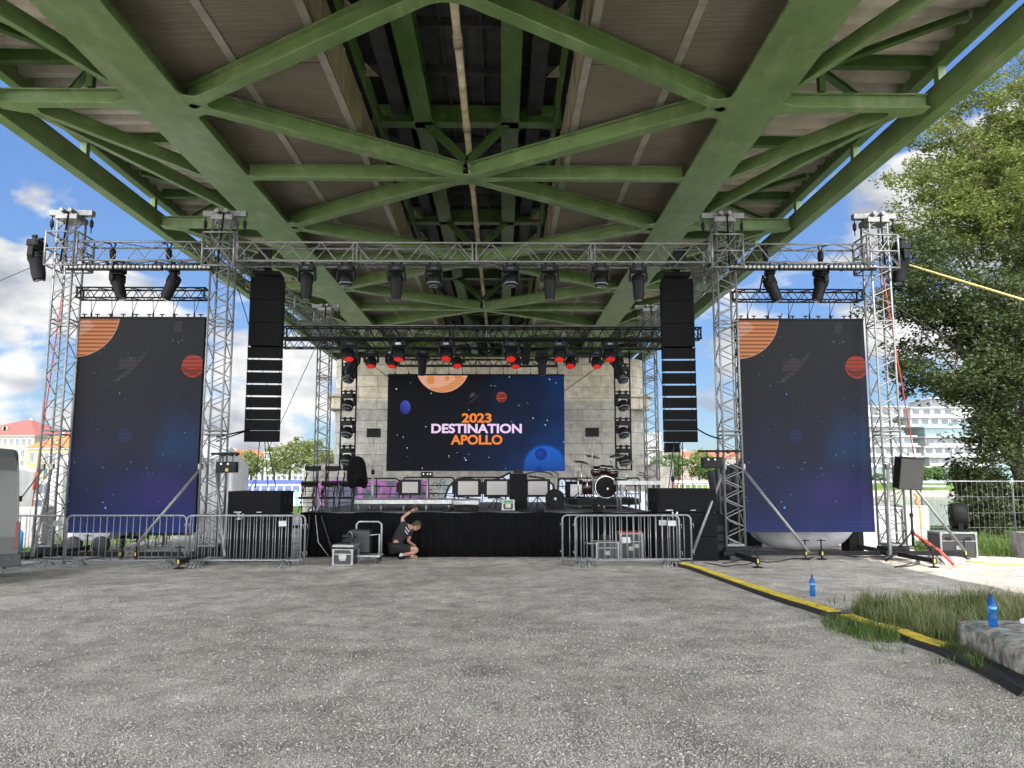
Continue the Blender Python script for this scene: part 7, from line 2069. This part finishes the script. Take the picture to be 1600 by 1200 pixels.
# ================================================================== FAR BUILDINGS AND BOATS
M_win = mat('window_glass', (.06, .075, .09), .15, 0, .3, .3, spec=.6)
M_wfr = mat('window_frame', (.36, .35, .33), .6, 0, .08, 2)
def building(label, pxa, pxb, pyt, Y, depth, mw, rows, cols, roof=None, name='building', zb=.4, wfrac=(.55, .6), group=None, mwin=None, top_m=.6):
    xa, xb = ax(pxa, Y, 740), ax(pxb, Y, 740); zt = az(pyt, Y); W_ = xb - xa; H_ = zt - zb
    t = thing(name, label, 'building', ((xa + xb) / 2, Y, zb), 0, group)
    g = MB(); g.box((0, depth / 2, H_ / 2), (W_, depth, H_)); g.build('wall', mw, t)
    g = MB(); g.box((0, depth / 2, H_ - .25), (W_ + .7, depth + .7, .4)); g.build('cornice', M_wfr, t)
    ch_ = (H_ - top_m - .8) / rows; cw = (W_ - 1) / cols
    key = label
    for r in range(rows):
        for c_ in range(cols):
            x = -W_ / 2 + .5 + cw * (c_ + .5); z = .8 + ch_ * (r + .5)
            o = rep('window', lambda g: (g.box((0, 0, 0), (cw * wfrac[0] + .3, .16, ch_ * wfrac[1] + .3))), M_wfr, t, (x, -.02, z), ('wf', key))
            rep('pane', lambda g: (g.box((-cw * wfrac[0] * .26, -.09, 0), (cw * wfrac[0] * .46, .03, ch_ * wfrac[1])), g.box((cw * wfrac[0] * .26, -.09, 0), (cw * wfrac[0] * .46, .03, ch_ * wfrac[1]))), mwin or M_win, o, (0, 0, 0), ('wp', key))
    if roof:
        mr, rh, inset = roof
        g = MB(); x0, x1, y0, y1 = -W_ / 2 - .5, W_ / 2 + .5, -.5, depth + .5
        ridge = min(W_, depth) / 2 * inset
        vs = [(x0, y0, H_), (x1, y0, H_), (x1, y1, H_), (x0, y1, H_), (x0 + ridge, depth / 2, H_ + rh), (x1 - ridge, depth / 2, H_ + rh)]
        g.add(vs, [(0, 1, 5, 4), (1, 2, 5), (2, 3, 4, 5), (3, 0, 4), (0, 3, 2, 1)]); ro = g.build('roof', mr, t)
        nd_ = max(2, int(W_ / 9))
        for k in range(nd_):
            x = x0 + ridge + (x1 - x0 - 2 * ridge) * (k + .5) / nd_; f = .3
            g = MB(); g.box((x, y0 + (depth / 2 - y0) * f, H_ + rh * f + .5), (1.3, 1.8, 1.3)); g.build('dormer', mw, ro)
        g = MB(); g.box((x0 + ridge + 1.5, depth / 2, H_ + rh * .9), (1.0, 1.0, 2.0)); g.build('chimney', M_conc, ro)
    return t
M_b1 = mat('beige_stone_facade', (0.260, 0.229, 0.192), .9, 0, .08, .5); M_b2 = mat('yellow_facade', (0.360, 0.273, 0.124), .9, 0, .06, .5); M_rr = mat('red_tiles', (0.223, 0.062, 0.050), .8, 0, .15, 1); M_or = mat('orange_tiles', (0.384, 0.105, 0.031), .8, 0, .12, 1)
M_b3 = mat('white_facade', (0.384, 0.378, 0.360), .9, 0, .05, .5); M_b4 = mat('beige_tower_facade', (0.322, 0.291, 0.242), .9, 0, .06, .5); M_rr2 = mat('brick_red_roof', (0.310, 0.087, 0.043), .8, 0, .1, 1)
building('beige stone office building with dark red roof at the left edge', -70, 50, 680, 262, 34, M_b1, 4, 12, (M_rr, 6.5, 1.0), 'office_building', group=None)
building('yellow house with bright orange tiled roof seen through the left outer tower', 40, 148, 700, 236, 14, M_b2, 2, 9, (M_or, 4.6, .8), 'yellow_house')
building('pale apartment house behind the far trees, left one', 330, 408, 716, 262, 14, M_b3, 4, 10, (M_rr2, 3.0, .6), 'apartment_house', group='pale houses behind the far trees')
building('pale apartment house behind the far trees, beside the pier', 412, 520, 706, 262, 14, M_b3, 5, 12, None, 'apartment_house', group='pale houses behind the far trees')
building('long low white house at the right of the yellow house', 150, 330, 722, 262, 14, M_b3, 3, 16, (M_rr2, 3.0, .6), 'apartment_house', group='pale houses behind the far trees')
building('tall beige apartment tower right of the pier', 1006, 1034, 676, 300, 18, M_b4, 9, 4, None, 'apartment_tower')
building('beige apartment block next to the tall tower', 1036, 1066, 703, 290, 18, M_b4, 5, 5, None, 'apartment_block')
building('long brick building with flat red roof behind the trees', 1064, 1170, 714, 285, 18, mat('brick_facade', (0.310, 0.149, 0.093), .9, 0, .08, .5), 3, 12, (M_rr2, 2.4, .3), 'brick_building')
# terraced white complex on the right
M_glass = mat('green_glass', (.10, .17, .17), .12, .1, .2, .2, spec=.7); M_slab = mat('white_slab', (0.434, 0.434, 0.428), .6, 0, .04, 1); M_gf = mat('grey_facade', (0.248, 0.248, 0.248), .7, 0, .08, .5)
def terrace(label, pxa, pxb, tops, Y, seed):
    rs3 = random.Random(seed)
    xa, xb = ax(pxa, Y, 740), ax(pxb, Y, 740); W_ = xb - xa; zb = .5
    t = thing('terraced_building', label, 'building', ((xa + xb) / 2, Y, zb), 0, 'white terraced apartment buildings')
    z = 0; n = len(tops)
    for i in range(n):
        ins0, ins1, kind = tops[i]; fh = 3.5 if i else 5.5
        x0, x1 = -W_ / 2 + ins0 * W_, W_ / 2 - ins1 * W_
        yb = i * .9
        g = MB(); g.box(((x0 + x1) / 2, yb + 7, z + fh / 2), (x1 - x0, 14, fh)); g.build('storey', {'g': M_glass, 'w': M_slab, 'k': M_gf}[kind], t)
        g = MB(); g.box(((x0 + x1) / 2, yb + 6, z + fh - .15), (x1 - x0 + 1.6, 15.5, .38)); g.build('floor_slab', M_slab, t)
        if i and kind != 'g':
            nw = max(3, int((x1 - x0) / 3.4))
            for k in range(nw):
                if rs3.random() < .12: continue
                x = x0 + (x1 - x0) * (k + .5) / nw
                rep('window', lambda g: g.box((0, -.03, 0), (2.3, .08, 2.0)), M_win, t, (x, yb, z + 1.75), 'tw')
        if i and i < n - 1:
            g = MB(); g.box(((x0 + x1) / 2, yb - 1.75, z + .5), (x1 - x0 + 1.4, .06, .9)); g.build('balcony_rail', M_glass if rs3.random() < .5 else M_slab, t)
            for k in range(2):
                x = rs3.uniform(x0, x1); h = MB(); leaves(h, Vector((0, 0, .6)), 1.0, 60, .3, rs3); h.build('roof_plant', M_lffg, t, (x, yb - 1.0, z + fh))
        elif kind == 'g':
            g = MB()
            for k in range(int((x1 - x0) / 2.2)): g.box((x0 + 2.2 * k, yb - .05, z + fh / 2), (.15, .12, fh))
            g.build('mullion', M_gf, t)
        z += fh
    return t
terrace('white terraced apartments seen through the right outer tower', 1338, 1440, [(0, 0, 'g'), (0, .0, 'w'), (.0, .02, 'w'), (.02, .04, 'w'), (0, .2, 'k'), (.0, .3, 'w'), (.0, .1, 'w')], 262, 1)
terrace('white terraced apartments with grey top storeys left of the leafy trees', 1444, 1560, [(-.03, 0, 'g'), (.1, 0, 'k'), (.06, .02, 'w'), (.1, .04, 'k'), (.12, .0, 'g'), (-.05, .1, 'w'), (-.02, .12, 'w'), (.28, .0, 'k')], 266, 2)
terrace('terraced apartments mostly hidden by the dark leaves at the right', 1566, 1700, [(0, 0, 'g'), (0, 0, 'w'), (.02, .02, 'w'), (.02, .04, 'k'), (.05, .05, 'w'), (.1, .1, 'w')], 262, 3)
g = MB(); g.box((0, 0, 0), (9, .4, 2.2)); o = g.build('billboard', M_gf, None, at(1454, 764, 219)); tag(o, 'small grey board on the far grassy bank', 'board')
# far promenade wall
g = MB(); g.box((120, 224, .9), (170, .5, .7)); tag(g.build('promenade_wall', M_slab), 'low pale wall along the far river bank', 'wall')
# moored blue and white boat seen under the left speaker column
Yb = 118
xa, xb = ax(300, Yb, 760), ax(500, Yb, 760); W_ = xb - xa
boat = thing('passenger_boat', 'long white passenger boat with a blue stripe moored behind the left subwoofers', 'boat', ((xa + xb) / 2, Yb, -3))
g = MB(); g.prism([(-W_ / 2, 0), (-W_ / 2 + 1.2, -1.8), (W_ / 2 - 1.2, -1.8), (W_ / 2, 0), (W_ / 2 - 1.2, 1.8), (-W_ / 2 + 1.2, 1.8)], -.4, 1.9); g.build('hull', M_slab, boat)
g = MB(); g.box((0, 0, 3.0), (W_ - 2.2, 3.2, 2.2)); g.build('cabin', M_slab, boat)
g = MB(); g.box((0, 0, 4.35), (W_ - 1.6, 3.6, .5)); g.build('roof', mat('boat_blue', (.035, .06, .20), .5, 0, .05, 1), boat)
for k in range(14):
    rep('window', lambda g: g.box((0, -1.63, 0), (.9, .05, .9)), mat('boat_window', (.05, .08, .2), .2, 0, .1, 1), boat, (-W_ / 2 + 2 + k * (W_ - 4) / 13, 0, 3.3), 'bw')
g = MB()
for k in range(24): g.tube((-W_ / 2 + 1 + k * (W_ - 2) / 23, -1.78, 1.9), (-W_ / 2 + 1 + k * (W_ - 2) / 23, -1.78, 2.7), .03, 4)
g.tube((-W_ / 2 + 1, -1.78, 2.7), (W_ / 2 - 1, -1.78, 2.7), .035, 4); g.build('railing', M_slab, boat)
# white cabin cruiser between tents
Yc = 60; xa, xb = ax(54, Yc, 760), ax(97, Yc, 760); W_ = xb - xa
cr = thing('cabin_cruiser', 'white cabin cruiser seen between the white tents and the left outer tower', 'boat', ((xa + xb) / 2, Yc, -3))
g = MB(); g.prism([(-W_ / 2, 0), (-W_ / 2 + .5, -1.2), (W_ / 2 - .3, -1.2), (W_ / 2, 1.2), (-W_ / 2 + .5, 1.2)], -.3, 2.6); g.build('hull', M_slab, cr)
g = MB(); g.prism([(-W_ / 2 + .2, 2.6), (W_ / 2 - .2, 2.6), (W_ / 2 - .5, 4.7), (-W_ / 2 + .7, 4.7)], -1.1, 1.1, Matrix.Rotation(PI / 2, 4, 'X')); g.build('cabin', M_slab, cr, bevel=.15)
for z, hh_ in ((4.05, .7), (3.0, .45)):
    for k in range(3):
        g = MB(); g.box((-W_ * .24 + k * W_ * .25, -1.12, z), (W_ * .22, .05, hh_)); g.build('window', M_win, cr)
# railing and red crate stack right of the pier
t = thing('quay_railing', 'white railing on the bank seen below the right speaker column', 'railing', (ax(1024, 49, 760), 49, 0))
W_ = ax(1125, 49, 760) - ax(1024, 49, 760)
g = MB()
for k in range(12): g.tube((W_ * k / 11, 0, 0), (W_ * k / 11, 0, 1.45), .03, 6)
for z in (.6, 1.05, 1.45): g.tube((0, 0, z), (W_, 0, z), .028, 6)
g.build('rail', M_white, t)
t = thing('container', 'red container behind the right end of the stage', 'container', (ax(1035, 46, 755), 46, 0))
g = MB(); g.box((0, .6, .85), (1.5, 1.2, 1.7)); g.build('body', mat('container_red', (.42, .05, .05), .6, 0, .1, 2), t, bevel=.02)
g = MB()
for k in range(7): g.box((-.66 + .22 * k, -.015, .85), (.06, .03, 1.6))
g.build('ribs', mat('container_red', (0, 0, 0)), t)
